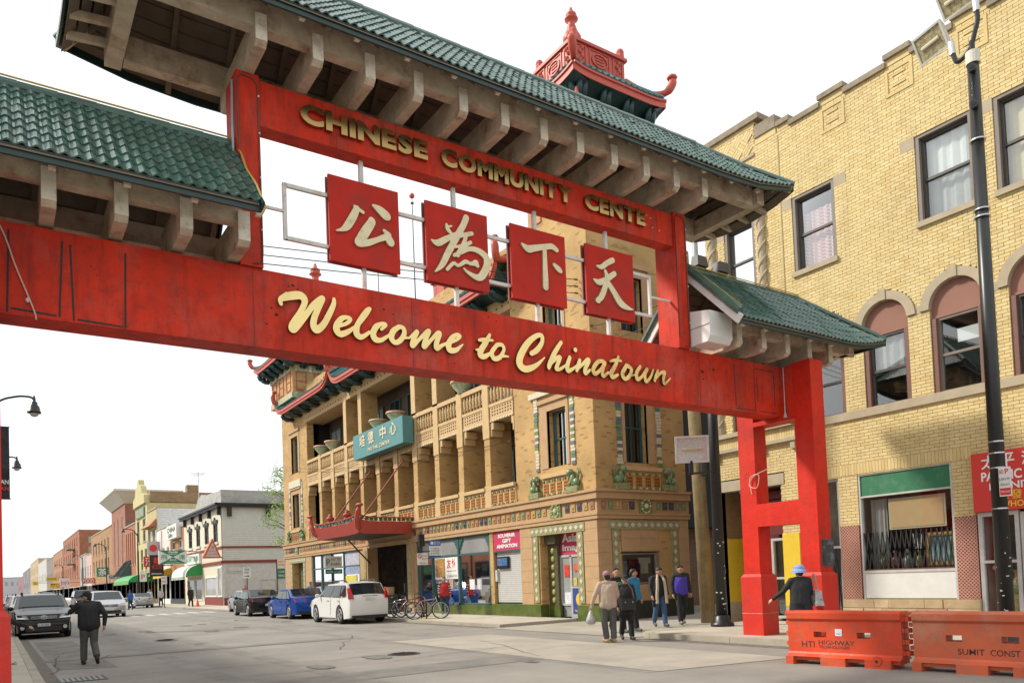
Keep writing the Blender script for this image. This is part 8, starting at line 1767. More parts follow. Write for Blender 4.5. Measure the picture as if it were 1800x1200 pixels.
def pack(t): 
    q = MB(); q.box(-.15, .15, -.10, .07, -.2, .2); q.build('body', M('black_bag', (.012, .012, .013), .5), t); q = MB(); q.box(-.12, .12, -.13, -.10, -.18, .02); q.build('pocket', M('black_bag', (.012, .012, .013), .5), t)
held('backpack', 'black backpack on the young man in the beige lined coat', 'backpack', (15.75, 15.95, .02), R(160), (0, -.26, 1.22), pack)
jj = stride(.9, True); jj.update(face=(.5, .8, -.35), head=(.0, .05, 1.61), chest=(.02, .02, 1.26), wr_l=(-.28, .0, .92))
PUR = M('violet_blue_jacket', (.06, .035, .36), .6, var=.2, scale=6, bump=1.0, bscale=7)
t, P, k = person('young man in violet blue and black jacket stepping onto the kerb', (16.75, 16.05, .02), R(150), 1.76, jj, PUR, T_BLACK, SH_W, None)
q = MB()
for s, sg in (('l', -1), ('r', 1)): cap(q, P['sh_' + s], P['el_' + s], .083 * k, .067 * k); cap(q, P['el_' + s], lerp(P['el_' + s], P['wr_' + s], .9), .067 * k, .05 * k); cap(q, lerp(P['chest'], P['neck'], .7), P['sh_' + s], .125 * k, .085 * k)
remesh('black_yoke', q, J_BLACK, t, .013)
# woman in red waistcoat with a bag
STR = M('striped_sleeve', (.55, .52, .5), .8); VEST = M('red_waistcoat', (.48, .018, .022), .7, var=.2, scale=8, bump=1.0, bscale=7)
jj = stride(.4); jj.update(face=(.1, 1, 0), wr_l=(-.26, .04, .92), wr_r=(.26, .05, .92))
t, P, k = person('woman in red waistcoat and striped sleeves walking past the cafe window', (16.1, 29.2, .10), R(155), 1.62, jj, VEST, DJEANS, SH_W, None, near=True, wide=1.05)
for s in 'lr':
    for i in range(9):
        a, b_ = (P['sh_' + s], P['el_' + s]) if i < 5 else (P['el_' + s], P['wr_' + s]); f = (i if i < 5 else i - 5) / (5 if i < 5 else 4.3); q = MB(); q.cyl(lerp(a, b_, f), lerp(a, b_, f + .2), (.084 - .004 * i) * k, (.083 - .004 * i) * k, n=12); q.build('sleeve_band', STR if i % 2 else J_BLACK, t)
def bag3(t): q = MB(); q.lathe([(.02, 0), (.07, -.07), (.14, -.22), (.12, -.36), (.001, -.38)], (0, 0, 0), 10); q.build('body', M('blue_patterned_bag', (.10, .16, .35), .5, var=.7, scale=14, dirt=(.5, .5, .6), damt=.6, dscale=9), t, smooth=True); q = MB(); q.tube([(-.02, 0, -.01), (0, 0, .07), (.02, 0, -.01)], .008, 5); q.build('handle', BLACK, t)
held('carrier_bag', 'blue patterned carrier bag held by the woman in red', 'bag', (16.1, 29.2, .10), R(155), (P['wr_l'][0] - .03, P['wr_l'][1] + .02, P['wr_l'][2] - .10), bag3)
# woman in the striped hat by the gate leg
jj = dict(face=(-.2, 1, 0), el_l=(-.34, .12, 1.18), wr_l=(-.52, .28, 1.02), el_r=(.24, .04, 1.16), wr_r=(.18, .2, 1.1), chest=(0, .03, 1.26)); jj.update({kk: v for kk, v in stride(.3).items()})
t, P, k = person('woman in black coat and blue striped hat seen from behind beside the gate leg', (13.25, 9.50, .03), R(-35), 1.58, jj, J_BLACK, T_BLACK, SH_B, (M('hat_blue', (.02, .13, .48), .8), M('hat_white', (.42, .50, .62), .8)), wide=1.15, coat=.55, faced=False)
def bag4(t):
    q = MB(); P0 = [(-.05, -.14, .1), (.05, -.14, .1), (.05, .14, .1), (-.05, .14, .1)]; P1 = [(-.08, -.20, -.2), (.08, -.20, -.2), (.08, .20, -.2), (-.08, .20, -.2)]; q.prism(P1, P0); q.build('body', M('grey_patterned_bag', (.34, .32, .31), .6, var=.6, scale=16), t); q = MB(); q.tube([(0, -.12, .1), (-.03, -.05, .42), (-.03, .03, .43), (0, .12, .1)], .012, 6); q.build('strap', M('tan_strap', (.35, .25, .2), .6), t)
held('handbag', 'grey patterned handbag on the shoulder of the woman in the striped hat', 'handbag', (13.25, 9.50, .03), R(-35), (.30, -.02, .98), bag4)
# figure half hidden behind the left leg of the gate
jj = dict(face=(.6, .7, -.3), chest=(.06, .12, 1.16), neck=(.12, .2, 1.32), head=(.14, .26, 1.45), sh_l=(-.1, .15, 1.3), sh_r=(.28, .12, 1.28), el_r=(.50, .18, 1.16), wr_r=(.70, .30, 1.06), pelvis=(0, 0, .93))
t, P, k = person('stooping person in black with an arm held out from behind the left gate leg', (-.12, 18.2, 0.0), R(-10), 1.62, jj, J_BLACK, T_BLACK, SH_B, (M('black_cap', (.02, .02, .02), .8), 'cap'), wide=1.1)
# people in the distance
LB = M('blue_shirt', (.03, .12, .38), .8)
for lab, loc, rot, h, tm, bm, cp in (('man in blue shirt stepping around the parked silver sedan', (10.1, 76, 0), 30, 1.75, LB, DJEANS, None), ('man in black walking on the corner pavement by the bakery awning', (14.3, 71.8, .1), 200, 1.75, J_BLACK, T_BLACK, None), ('person in pale top beyond the silver sedan', (13.1, 79, .1), 10, 1.7, M('pale_top', (.5, .48, .46), .8), T_BLACK, None), ('person in white shirt farthest along the right pavement', (12.9, 84, .1), 190, 1.7, M('white_shirt', (.6, .6, .6), .8), DJEANS, None),
                                  ('person in light blue shirt by the south shop window', (15.2, 43.5, .1), 180, 1.68, M('pale_blue_shirt', (.22, .30, .48), .8), DJEANS, None), ('person in dark red standing by the white corner shop', (17.6, 66.5, .1), 150, 1.68, M('dark_red_top', (.30, .03, .03), .8), T_BLACK, None)):
    person(lab, loc, R(rot), h, stride(.5), tm, bm, SH_B, cp, near=False, vox=.02)

# ------------------------------------------------------------------ street furniture
ORA = M('orange_barrier_plastic', (.64, .062, .016), .5, var=.12, scale=2, bump=.2, bscale=20, dirt=(.45, .19, .10), damt=.6, dscale=1.6, dirt2=[((.20, .10, .06), .6, 5, False)]); ORAW = M('faded_orange_plastic', (.58, .115, .045), .55, var=.10, scale=2, bump=.1, bscale=30, dirt=(.48, .26, .17), damt=.7, dscale=1.4, dirt2=[((.22, .13, .08), .65, 4, False)])
STEN = M('black_stencil', (.03, .02, .02), .7, dirt=(.6, .1, .04), damt=.55, dscale=14)
def barrier(label, p, q_, m, slots, texts, sticker=None):
    t = thing('water_barrier', label, 'barrier', (p[0], p[1], 0)); u = (Vector((*q_, 0)) - Vector((*p, 0))); Ln = u.length; u.normalize(); nn = Vector((-u.y, u.x, 0)); H_ = .86
    mp_ = lambda a, z, d=0: tuple(Vector((p[0], p[1], 0)) + u * a + nn * d + Vector((0, 0, z)))
    b = MB(); Zs = [(.13, .0), (.17, .07), (.20, .09), (H_ - .16, .09), (H_ - .12, .05), (H_ - .03, .05), (H_, .09)]; T_ = .46
    A = sorted({.03, Ln - .03} | {v for s in slots for v in s}); sz0, sz1 = .44, .53
    ZZ = sorted(set([z for z, d in Zs] + [sz0, sz1])); dz = lambda z: float(np.interp(z, [a for a, _ in Zs], [d for _, d in Zs]))
    for side in (0, 1):
        fl = (lambda d: d) if side == 0 else (lambda d: T_ - d)
        for a0, a1 in zip(A, A[1:]):
            for z0, z1 in zip(ZZ, ZZ[1:]):
                if (a0, a1) in slots and sz0 <= z0 < sz1: continue
                e0 = .05 if a0 < .04 else 0; e1 = .05 if a1 > Ln - .04 else 0
                b.add([mp_(a0, z0, fl(dz(z0))), mp_(a1, z0, fl(dz(z0))), mp_(a1, z1, fl(dz(z1))), mp_(a0, z1, fl(dz(z1)))], [(0, 1, 2, 3)])
    b.add([mp_(.03, H_, .09), mp_(Ln - .03, H_, .09), mp_(Ln - .03, H_, T_ - .09), mp_(.03, H_, T_ - .09)], [(0, 1, 2, 3)])
    for a in (.03, Ln - .03): b.add([mp_(a, z, d) for z, d in Zs] + [mp_(a, z, T_ - d) for z, d in Zs[::-1]], [tuple(range(2 * len(Zs)))])
    for s in slots:
        for (pa, pz), (qa, qz) in (((s[0], sz0), (s[1], sz0)), ((s[1], sz0), (s[1], sz1)), ((s[1], sz1), (s[0], sz1)), ((s[0], sz1), (s[0], sz0))): b.add([mp_(pa, pz, .09), mp_(qa, qz, .09), mp_(qa, qz, T_ - .09), mp_(pa, pz, T_ - .09)], [(0, 1, 2, 3)])
    body = b.build('body', m, t)
    for a0, a1 in ((.03, .16), (.62, 1.02), (1.32, Ln - .16)):      # feet between the fork notches
        b = MB(); b.mbox(mp_, a0, a1, 0.0, .131, -.03, T_ + .03); b.build('foot', m, t)
    b = MB(); b.mbox(mp_, .05, Ln - .05, .07, .131, .05, T_ - .05); b.build('belly', m, t)
    for k in range(4):
        b = MB(); z = .20 + k * .17; c = mp_(Ln + .0, z, T_ / 2); b.cyl(c, (c[0], c[1], z + .07), .075, n=10); b.mbox(mp_, Ln - .04, Ln + .0, z, z + .07, .12, T_ - .12); b.build('knuckle', m, t)
        b = MB(); c = mp_(0, z + .09, T_ / 2); b.cyl(c, (c[0], c[1], z + .15), .07, n=10); b.build('knuckle', m, t)
    b = MB(); c = mp_(Ln - .36, .12, -.035); b.cyl(mp_(Ln - .36, .12, -.045), mp_(Ln - .36, .12, .0), .07, n=14); b.cyl(mp_(Ln - .36, .12, -.05), mp_(Ln - .36, .12, -.02), .035, n=12); b.build('drain_plug', m, t); b = MB(); b.cyl(mp_(Ln - .36, .115, -.052), mp_(Ln - .36, .115, -.03), .022, n=10); b.build('plug_hole', DARKIN, t)
    for tx, a, z, w_, h_ in texts: text(tx, body, mp_, a, z, w_, h_, STEN, d=.088, ext=.0, off=.01)
    if sticker: b = MB(); b.mbox(mp_, sticker, sticker + .11, .47, .58, .082, .088); s_ = b.build('label', M('white_sticker', (.7, .72, .76), .5), t); text('TrafFix', s_, mp_, sticker + .015, .495, .08, .02, M('plate_blue', (.05, .08, .25), .5), d=.080, ext=0)
    return t
barrier('bright orange plastic barrier with sticker and highway lettering', (10.87, 8.15), (11.13, 6.30), ORA, [(.47, .68), (1.17, 1.38)], [('HIGHWAY', .55, .32, .58, .075), ('TECHNOLOGIES', .55, .265, .50, .045), ('HTI', .26, .275, .22, .10)], .83)
barrier('faded orange plastic barrier stencilled SUMIT CONST, cut by the frame edge', (11.155, 6.20), (11.415, 4.35), ORAW, [(.47, .68), (1.17, 1.38)], [('SUMIT', .62, .26, .34, .085), ('CONST', 1.03, .26, .36, .085)])
# lamp poles
def flood(par, c, rx, ry, rz, s, body, lens):
    """rectangular area lamp: trapezoid housing, glass, lamp glow reflector"""
    m = Matrix.Translation(c) @ Matrix.Rotation(rz, 4, 'Z') @ Matrix.Rotation(rx, 4, 'X') @ Matrix.Rotation(ry, 4, 'Y'); f = lambda x, y, z: tuple(m @ Vector((x * s, y * s, z * s)))
    q = MB(); q.prism([f(-.42, -.34, 0), f(.42, -.34, 0), f(.42, .34, 0), f(-.42, .34, 0)], [f(-.30, -.24, .26), f(.30, -.24, .26), f(.30, .24, .26), f(-.30, .24, .26)]); h_ = q.build('lamp_housing', body, par)
    q = MB()
    for a in ((-.42, .42, -.34, -.29), (-.42, .42, .29, .34), (-.42, -.37, -.29, .29), (.37, .42, -.29, .29)): q.prism([f(a[0], a[2], -.03), f(a[1], a[2], -.03), f(a[1], a[3], -.03), f(a[0], a[3], -.03)], [f(a[0], a[2], .0), f(a[1], a[2], .0), f(a[1], a[3], .0), f(a[0], a[3], .0)])
    q.build('lens_frame', body, h_); q = MB(); q.add([f(-.37, -.29, -.004), f(.37, -.29, -.004), f(.37, .29, -.004), f(-.37, .29, -.004)], [(0, 1, 2, 3)]); q.build('lens', lens, h_)
    q = MB(); q.cyl(f(-.25, 0, -.008), f(.25, 0, -.008), .05 * s, n=8); q.build('bulb', M('lamp_bulb', (.6, .55, .4), .3), h_)
LENS = M('ribbed_lamp_glass', (.35, .30, .18), .12, var=.5, scale=18); HOUS = M('grey_lamp_housing', (.56, .55, .50), .5); HOUW = M('white_lamp_housing', (.70, .71, .70), .45)
t = thing('lamp_pole', 'tall black lamp pole by the furniture shop with twin floodlights on top', 'lamp post', (14.6, 6.36, .13)); X_, Y_ = 14.6, 6.36
q = MB(); q.cyl((X_, Y_, .13), (X_, Y_, 10.45), .132, .095, n=20); pole = q.build('shaft', BLACKW, t, smooth=True)
q = MB(); q.cyl((X_, Y_, .13), (X_, Y_, .22), .26, .24, n=20); q.cyl((X_, Y_, .22), (X_, Y_, .36), .21, .17, n=20); q.build('base', BLACK, t)
q = MB(); q.cyl((X_, Y_, 10.40), (X_, Y_, 10.62), .115, n=16); q.build('collar', M('cream_collar', (.62, .58, .48), .6), t)
q = MB()
for z in (10.28, 9.62): q.cyl((X_ - .08, Y_ - .02, z), (X_ - .16, Y_ - .04, z), .075, .07, n=14)
q.build('port_ring', BLACK, t); q = MB()
for z in (10.28, 9.62): q.cyl((X_ - .155, Y_ - .04, z), (X_ - .168, Y_ - .043, z), .035, n=12)
q.build('port_hole', DARKIN, t)
for z in (9.0, 7.75, 7.62, 3.62, 3.42, 3.16, 2.45):
    q = MB(); q.cyl((X_, Y_, z), (X_, Y_, z + .025), .132, n=20); q.build('steel_band', STEEL, pole)
q = MB(); q.cyl((X_, Y_, 10.6), (X_, Y_, 10.82), .05, n=8); q.tube(rail([(X_, Y_, 10.75), (X_ - .02, Y_ + .15, 10.60), (X_ - .02, Y_ + .26, 10.60), (X_ - .02, Y_ + .32, 10.80)]), .042, 8); q.tube(rail([(X_, Y_, 10.75), (X_, Y_ - .06, 10.95), (X_, Y_ - .12, 11.15), (X_, Y_ - .11, 11.35)]), .042, 8); q.build('bracket_arm', BLACK, t)
q = MB(); q.cyl((X_ - .02, Y_ + .32, 10.76), (X_ - .02, Y_ + .34, 11.0), .055, n=10); q.cyl((X_, Y_ - .11, 11.3), (X_, Y_ - .10, 11.6), .055, n=10); q.build('swivel_joint', M('galvanised', (.6, .6, .6), .4, metal=.6), t)
flood(t, (X_ - .05, Y_ + .68, 11.18), R(-65), R(0), R(-105), .74, HOUS, LENS)
flood(t, (X_ - .05, Y_ + .22, 11.74), R(-60), R(8), R(-98), .74, HOUS, LENS)
# lost paint and shreds of old posters
q = MB(); rg = random.Random(11)
for k in range(16):
    z = rg.uniform(.5, 2.6); a = rg.uniform(math.pi * .75, math.pi * 1.75); r_ = .1345 - .0035 * z; w_, h_ = rg.uniform(.01, .05), rg.uniform(.008, .035); n = 3
    for i in range(n): a0, a1 = a + (i / n) * w_ / r_, a + ((i + 1) / n) * w_ / r_; q.add([(X_ + r_ * math.cos(a0), Y_ + r_ * math.sin(a0), z), (X_ + r_ * math.cos(a1), Y_ + r_ * math.sin(a1), z + rg.uniform(-.01, .01)), (X_ + r_ * math.cos(a1), Y_ + r_ * math.sin(a1), z + h_), (X_ + r_ * math.cos(a0), Y_ + r_ * math.sin(a0), z + h_ * rg.uniform(.4, 1))], [(0, 1, 2, 3)])
q.build('poster_scrap', M('paper_scrap', (.55, .55, .52), .7), pole, kind='stuff')
t = thing('parking_sign', 'small white and red no parking sign strapped to the black pole', 'sign', (X_, Y_ - .2, 3.1)); q = MB(); q.box(X_ - .165, X_ - .155, Y_ - .27, Y_ - .08, 2.66, 3.16)
fc = q.build('plate', SIGW, t); ms_ = PX(X_ - .165)
text('NO', fc, ms_, Y_ - .09, 3.05, .07, .07, M('sign_red', (.6, .03, .03), .5), d=-.004, ext=.001, flip=True, off=.02); text('P', fc, ms_, Y_ - .18, 3.04, .06, .09, M('sign_red', (.6, .03, .03), .5), d=-.004, ext=.001, flip=True, off=.02)
text('8 AM-6 PM', fc, ms_, Y_ - .09, 2.93, .16, .05, M('dark_print', (.08, .07, .06), .6), d=-.004, ext=.001, flip=True); text('MON-SAT', fc, ms_, Y_ - .10, 2.84, .15, .04, M('dark_print', (.08, .07, .06), .6), d=-.004, ext=.001, flip=True); q = MB(); q.box(X_ - .168, X_ - .166, Y_ - .26, Y_ - .09, 2.68, 2.80); q.build('red_band', M('sign_red', (.6, .03, .03), .5), fc); text('TOW ZONE', fc, ms_, Y_ - .10, 2.72, .15, .035, WT, d=-.006, ext=.001, flip=True)
# second black pole between the gate leg and the alley, with floodlights
t = thing('lamp_pole', 'black lamp pole beside the wooden utility pole, base on the kerb corner', 'lamp post', (15.6, 13.7, .13)); X2, Y2 = 15.6, 13.55
q = MB(); q.cyl((X2, Y2, .13), (X2, Y2, 9.4), .15, .115, n=18); pole2 = q.build('shaft', BLACKW, t, smooth=True)
q = MB(); q.lathe([(.30, .13), (.30, .20), (.22, .24), (.20, .38), (.16, .42)], (X2, Y2, 0), 18); q.build('base', BLACK, t, smooth=True)
q = MB()
for k in range(18):
    z = rg.uniform(.5, 2.9); a = rg.uniform(math.pi * .75, math.pi * 1.75); r_ = .152; w_, h_ = rg.uniform(.01, .06), rg.uniform(.008, .04); a1 = a + w_ / r_; q.add([(X2 + r_ * math.cos(a), Y2 + r_ * math.sin(a), z), (X2 + r_ * math.cos(a1), Y2 + r_ * math.sin(a1), z), (X2 + r_ * math.cos(a1), Y2 + r_ * math.sin(a1), z + h_), (X2 + r_ * math.cos(a), Y2 + r_ * math.sin(a), z + h_)], [(0, 1, 2, 3)])
q.build('poster_scrap', M('paper_scrap', (.55, .55, .52), .7), pole2, kind='stuff')
q = MB(); q.bar((X2 - .35, Y2, 9.42), (X2 + .75, Y2, 9.42), .06, .06); q.build('crossarm', BLACK, t)
for dx in (-.22, .62):
    q = MB(); q.prism([(X2 + dx - .2, Y2 - .13, 9.47), (X2 + dx + .2, Y2 - .13, 9.47), (X2 + dx + .2, Y2 + .13, 9.47), (X2 + dx - .2, Y2 + .13, 9.47)], [(X2 + dx - .17, Y2 - .1, 9.74), (X2 + dx + .17, Y2 - .1, 9.74), (X2 + dx + .17, Y2 + .1, 9.74), (X2 + dx - .17, Y2 + .1, 9.74)]); h_ = q.build('lamp_housing', M('charcoal_housing', (.06, .06, .07), .5), t); q = MB()
    for i in range(5): q.box(X2 + dx - .16 + i * .07, X2 + dx - .14 + i * .07, Y2 - .1, Y2 + .1, 9.40, 9.47)
    q.build('cooling_fin', BLACK, h_)
q = MB(); q.cyl((X2 - .02, Y2 + .3, 9.4), (X2 - .02, Y2 + .3, 10.5), .07, n=12); q.cyl((X2 - .02, Y2 + .3, 9.86), (X2 - .02, Y2 + .3, 9.93), .085, n=12); q.cyl((X2 - .02, Y2 + .3, 10.3), (X2 - .02, Y2 + .3, 10.5), .09, n=12); q.build('grey_riser', M('galvanised_pipe', (.35, .37, .38), .5, metal=.5), t)
q = MB(); q.bar((X2 - .12, Y2 - .05, 4.12), (14.55, 13.5, 4.02), .05, .05); q.cyl((14.66, 13.5, 4.0), (14.66, 13.5, 4.35), .06, n=8); q.build('lamp_arm', BLACK, t)
flood(t, (14.66, 13.45, 4.64), R(-86), 0, R(-38), 1.0, HOUW, M('clear_lamp_glass', (.62, .64, .62), .08, var=.25, scale=30))
# timber utility pole with wires
t = thing('utility_pole', 'weathered wooden utility pole at the alley corner', 'utility pole', (17.75, 15.95, 0)); q = MB(); q.cyl((17.75, 15.95, 0), (17.45, 16.0, 11.2), .22, .16, n=16); q.build('shaft', M('grey_brown_timber', (.27, .20, .10), .9, var=.25, scale=3, bump=.5, bscale=20, dirt=(.13, .10, .06), damt=.7, dscale=3, streak=True), t, smooth=True)
q = MB(); q.bar((16.6, 16, 9.9), (18.4, 16, 10.1), .1, .12); q.build('crossarm', M('crossarm_timber', (.25, .19, .11), .9), t)
q = MB(); q.cyl((17.6, 15.7, 4.4), (17.6, 15.7, 4.75), .12, n=10); q.build('cable_box', BLACK, t)
def wire(label, pts, r=.014):
    t = thing('overhead_wire', label, 'wire', pts[0]); q = MB(); a, b_ = Vector(pts[0]), Vector(pts[1]); sag = pts[2] if len(pts) > 2 else .4; q.tube([tuple(a.lerp(b_, i / 14) - Vector((0, 0, sag * 4 * (i / 14) * (1 - i / 14)))) for i in range(15)], r, 5); q.build('cable', BLACK, t)
    q = MB(); q.cyl(pts[0], tuple(Vector(pts[0]) + (b_ - a).normalized() * .15), .03, n=6); q.cyl(tuple(b_ - (b_ - a).normalized() * .15), pts[1], .03, n=6); q.build('insulator', M('brown_insulator', (.12, .06, .03), .4), t)
for k, dz in enumerate((0, -.28, -.55)): wire('%s of the three wires seen beside the first character panel' % ('topmost', 'middle', 'lowest')[k], ((-4.4, 20, 9.70 + dz * .85), (16.6, 20.0, 11.6 + dz * .85), .12), .014)
wire('upper cable running from the timber pole to the pagoda tower', ((17.45, 16, 10.0), (16.7, 19.6, 9.9), .15)); wire('lower cable running from the timber pole to the pagoda tower', ((17.45, 16, 9.6), (16.7, 19.6, 9.4), .25)); wire('thin cable slung along the pagoda front below the third floor', ((16.4, 52, 9.7), (16.5, 24.3, 6.8), .5), .012)
# street lamps and banner on the left kerb
def slamp(label, y, x0, xh, z):
    t = thing('street_lamp', label, 'street lamp', (x0, y, 0)); q = MB(); q.cyl((x0, y, 0), (x0, y, z + .3), .10, .07, n=12); q.lathe([(.2, 0), (.2, .5), (.12, .7)], (x0, y, 0), 12); q.build('post', BLACK, t, smooth=True)
    q = MB(); q.tube(rail([(x0, y, z - .5), (x0 + .4, y, z + .1), ((x0 + xh) / 2 + .2, y, z + .35), (xh - .2, y, z + .38), (xh, y, z + .32)]), .045, 7); q.build('arm', BLACK, t, smooth=True)
    q = MB(); q.lathe([(.03, .45), (.06, .34), (.07, .20), (.13, .16), (.13, .06), (.20, -.02), (.24, -.22), (.26, -.24), (.26, -.30), (.2, -.31)], (xh, y, z), 14); h_ = q.build('lamp_shade', BLACK, t, smooth=True); q = MB(); q.ball((xh, y, z - .32), (.17, .17, .14), 12, 8); q.build('globe', M('frosted_globe', (.5, .47, .42), .2), h_, smooth=True)
slamp('nearer black street lamp with curved arm above the left kerb', 38, -.1, 1.52, 9.6); slamp('farther black street lamp with short arm above the left kerb', 56, -.1, 1.28, 9.75); 
t = thing('street_banner', 'black hanging street banner at the left edge of the view', 'banner', (.2, 37, 5.5)); q = MB(); n = 8
for i in range(n): z0, z1 = 5.55 + i * .36, 5.55 + (i + 1) * .36; w0 = .02 * math.sin(i * 1.3); w1 = .02 * math.sin((i + 1) * 1.3); q.prism([(-.15, 37 + w0, z0), (.60, 37 + w0 * 2, z0), (.60, 37.02 + w0 * 2, z0), (-.15, 37.02 + w0, z0)], [(-.15, 37 + w1, z1), (.60, 37 + w1 * 2, z1), (.60, 37.02 + w1 * 2, z1), (-.15, 37.02 + w1, z1)])
fb = q.build('cloth', M('black_banner_cloth', (.02, .018, .02), .7, dirt=(.12, .10, .09), damt=.5, dscale=3), t); text('AN', fb, PY(36.93), .28, 6.12, .28, .18, WT, d=0, ext=.004, off=.02); text('AN', fb, PY(36.93), .28, 5.86, .28, .16, M('sign_red', (.6, .03, .03), .5), d=0, ext=.004, off=.02); q = MB(); q.cyl((-.2, 37, 8.45), (.62, 37, 8.45), .025, n=6); q.cyl((-.2, 37, 5.53), (.62, 37, 5.53), .025, n=6); q.build('banner_rod', BLACK, t)
# sign posts
SR = M('sign_red', (.6, .03, .03), .5); SGN_G = M('sign_green', (.02, .20, .15), .5); SB_ = M('sign_blue', (.02, .10, .45), .5); DP_ = M('dark_print', (.08, .07, .06), .6)
t = thing('sign_post', 'black sign post with bus stop and no parking plates by the bicycles', 'sign', (14.6, 28.3, .1)); q = MB(); q.cyl((14.6, 28.3, .1), (14.6, 28.3, 3.5), .045, n=8); q.build('post', BLACK, t); q = MB(); q.box(14.48, 14.72, 28.22, 28.38, 3.0, 3.5); q.build('display_box', BLACK, t)
q = MB(); q.box(14.36, 14.84, 28.22, 28.235, 2.24, 2.72); f = q.build('parking_plate', SIGW, t); mf = PY(28.22); q = MB(); q.tube([(14.47 + .08 * math.cos(a), 28.212, 2.60 + .08 * math.sin(a)) for a in np.linspace(0, 6.28, 14)], .014, 5); q.bar((14.41, 28.212, 2.66), (14.53, 28.212, 2.54), .02, .01); q.build('no_parking_ring', SR, f); text('NO PARKING', f, mf, 14.58, 2.58, .23, .06, SR, d=-.006, ext=.003); text('BUS STOP', f, mf, 14.58, 2.46, .23, .06, DP_, d=-.006, ext=.003); text('TOW ZONE', f, mf, 14.42, 2.28, .36, .06, SR, d=-.006, ext=.003)
q = MB(); q.box(14.98, 15.5, 28.3, 28.315, 3.02, 3.25); f = q.build('bus_plate', SB_, t); mf = PY(28.3); text('BUS STOP', f, mf, 15.18, 3.06, .28, .14, WT, d=-.006, ext=.003); q = MB(); q.box(15.03, 15.14, 28.285, 28.3, 3.07, 3.19); q.build('bus_pictogram', WT, f)
q = MB(); q.box(14.98, 15.5, 28.3, 28.315, 2.62, 3.015); f = q.build('route_plate', SIGW, t)
for k in range(3): text(('21 CERMAK', '24 WENTWORTH', '62 ARCHER')[k], f, mf, 15.02, 2.88 - k * .10, .40, .06, DP_, d=-.006, ext=.003)
q = MB(); q.box(14.98, 15.5, 28.3, 28.315, 2.56, 2.615); q.build('blue_band', SB_, t); q = MB(); q.bar((14.6, 28.3, 2.8), (14.98, 28.3, 2.8), .03, .03); q.build('bracket_arm', BLACK, t)
def plate_post(label, x, y, plates, h):
    t = thing('sign_post', label, 'sign', (x, y, 0)); q = MB(); q.cyl((x, y, 0), (x, y, h), .04, n=8); q.build('post', BLACK, t)
    for (x0, x1, z0, z1, m, tx) in plates:
        q = MB(); q.box(x0, x1, y - .07, y - .05, z0, z1); f = q.build('plate', m, t)
        for (s, a, z, w_, h_, mm) in tx: text(s, f, PY(y - .07), a, z, w_, h_, mm, d=-.006, ext=.003, off=.01)
    return t
def arrow(t, x0, x1, z, y, m, par=None): q = MB(); q.prism([(x0, y, z - .03), (x1 - .14, y, z - .03), (x1 - .14, y, z + .03), (x0, y, z + .03)], [(x0, y + .008, z - .03), (x1 - .14, y + .008, z - .03), (x1 - .14, y + .008, z + .03), (x0, y + .008, z + .03)]); q.prism([(x1 - .15, y, z - .09), (x1, y, z), (x1 - .15, y, z + .09)], [(x1 - .15, y + .008, z - .09), (x1, y + .008, z), (x1 - .15, y + .008, z + .09)]); q.build('arrow', m, t)
t = plate_post('white ONE WAY sign with arrow beside the white corner shop', 18.3, 68.5, [(17.95, 18.6, 2.4, 3.35, SIGW, [('ONE', 18.05, 3.05, .45, .2, DP_), ('WAY', 18.05, 2.78, .45, .2, DP_)])], 3.4); arrow(t, 18.05, 18.5, 2.58, 68.42, DP_)
plate_post('tall post with red, white and green parking plates left of the pagoda building', 17.55, 57.5, [(17.58, 18.14, 2.95, 3.6, SIGW, [('NO', 17.68, 3.35, .35, .15, SR), ('STOPPING', 17.63, 3.12, .46, .12, SR)]), (17.58, 18.14, 2.15, 2.9, SGN_G, [('2 HOUR', 17.64, 2.6, .45, .15, WT), ('PARKING', 17.64, 2.3, .45, .15, WT)])], 3.6)
plate_post('post with green pay-to-park plate in front of the south shop', 15.2, 40, [(14.8, 15.75, 2.45, 3.1, SIGW, [('PAY TO', 15.12, 2.85, .55, .14, SGN_G), ('PARK', 15.12, 2.6, .55, .14, SGN_G), ('P', 14.86, 2.6, .2, .35, SGN_G)]), (14.8, 15.75, 2.15, 2.4, SGN_G, [('10 PM - 7 AM', 14.86, 2.2, .8, .12, WT)])], 3.2)
plate_post('white and red parking plate on a post by the black hanging sign', 13.4, 79, [(13.15, 13.65, 2.2, 3.0, SIGW, [('NO', 13.22, 2.7, .35, .2, SR), ('PARK', 13.2, 2.35, .4, .2, SR)])], 3.1)
plate_post('second white parking plate near the yellow awning', 12.9, 88, [(12.6, 13.25, 2.6, 3.6, SIGW, [('P', 12.75, 2.85, .35, .5, SR)])], 3.6)
# hydrant-like orange cone by the corner
t = thing('traffic_cone', 'small orange cone beside the man in black on the corner', 'cone', (14.9, 72, .1)); q = MB(); q.lathe([(.18, .03), (.16, .03), (.04, .65), (.001, .66)], (14.9, 72, .1), 12); q.build('body', ORA, t, smooth=True); q = MB(); q.box(14.68, 15.12, 71.78, 72.22, .1, .14); q.build('base', ORA, t)
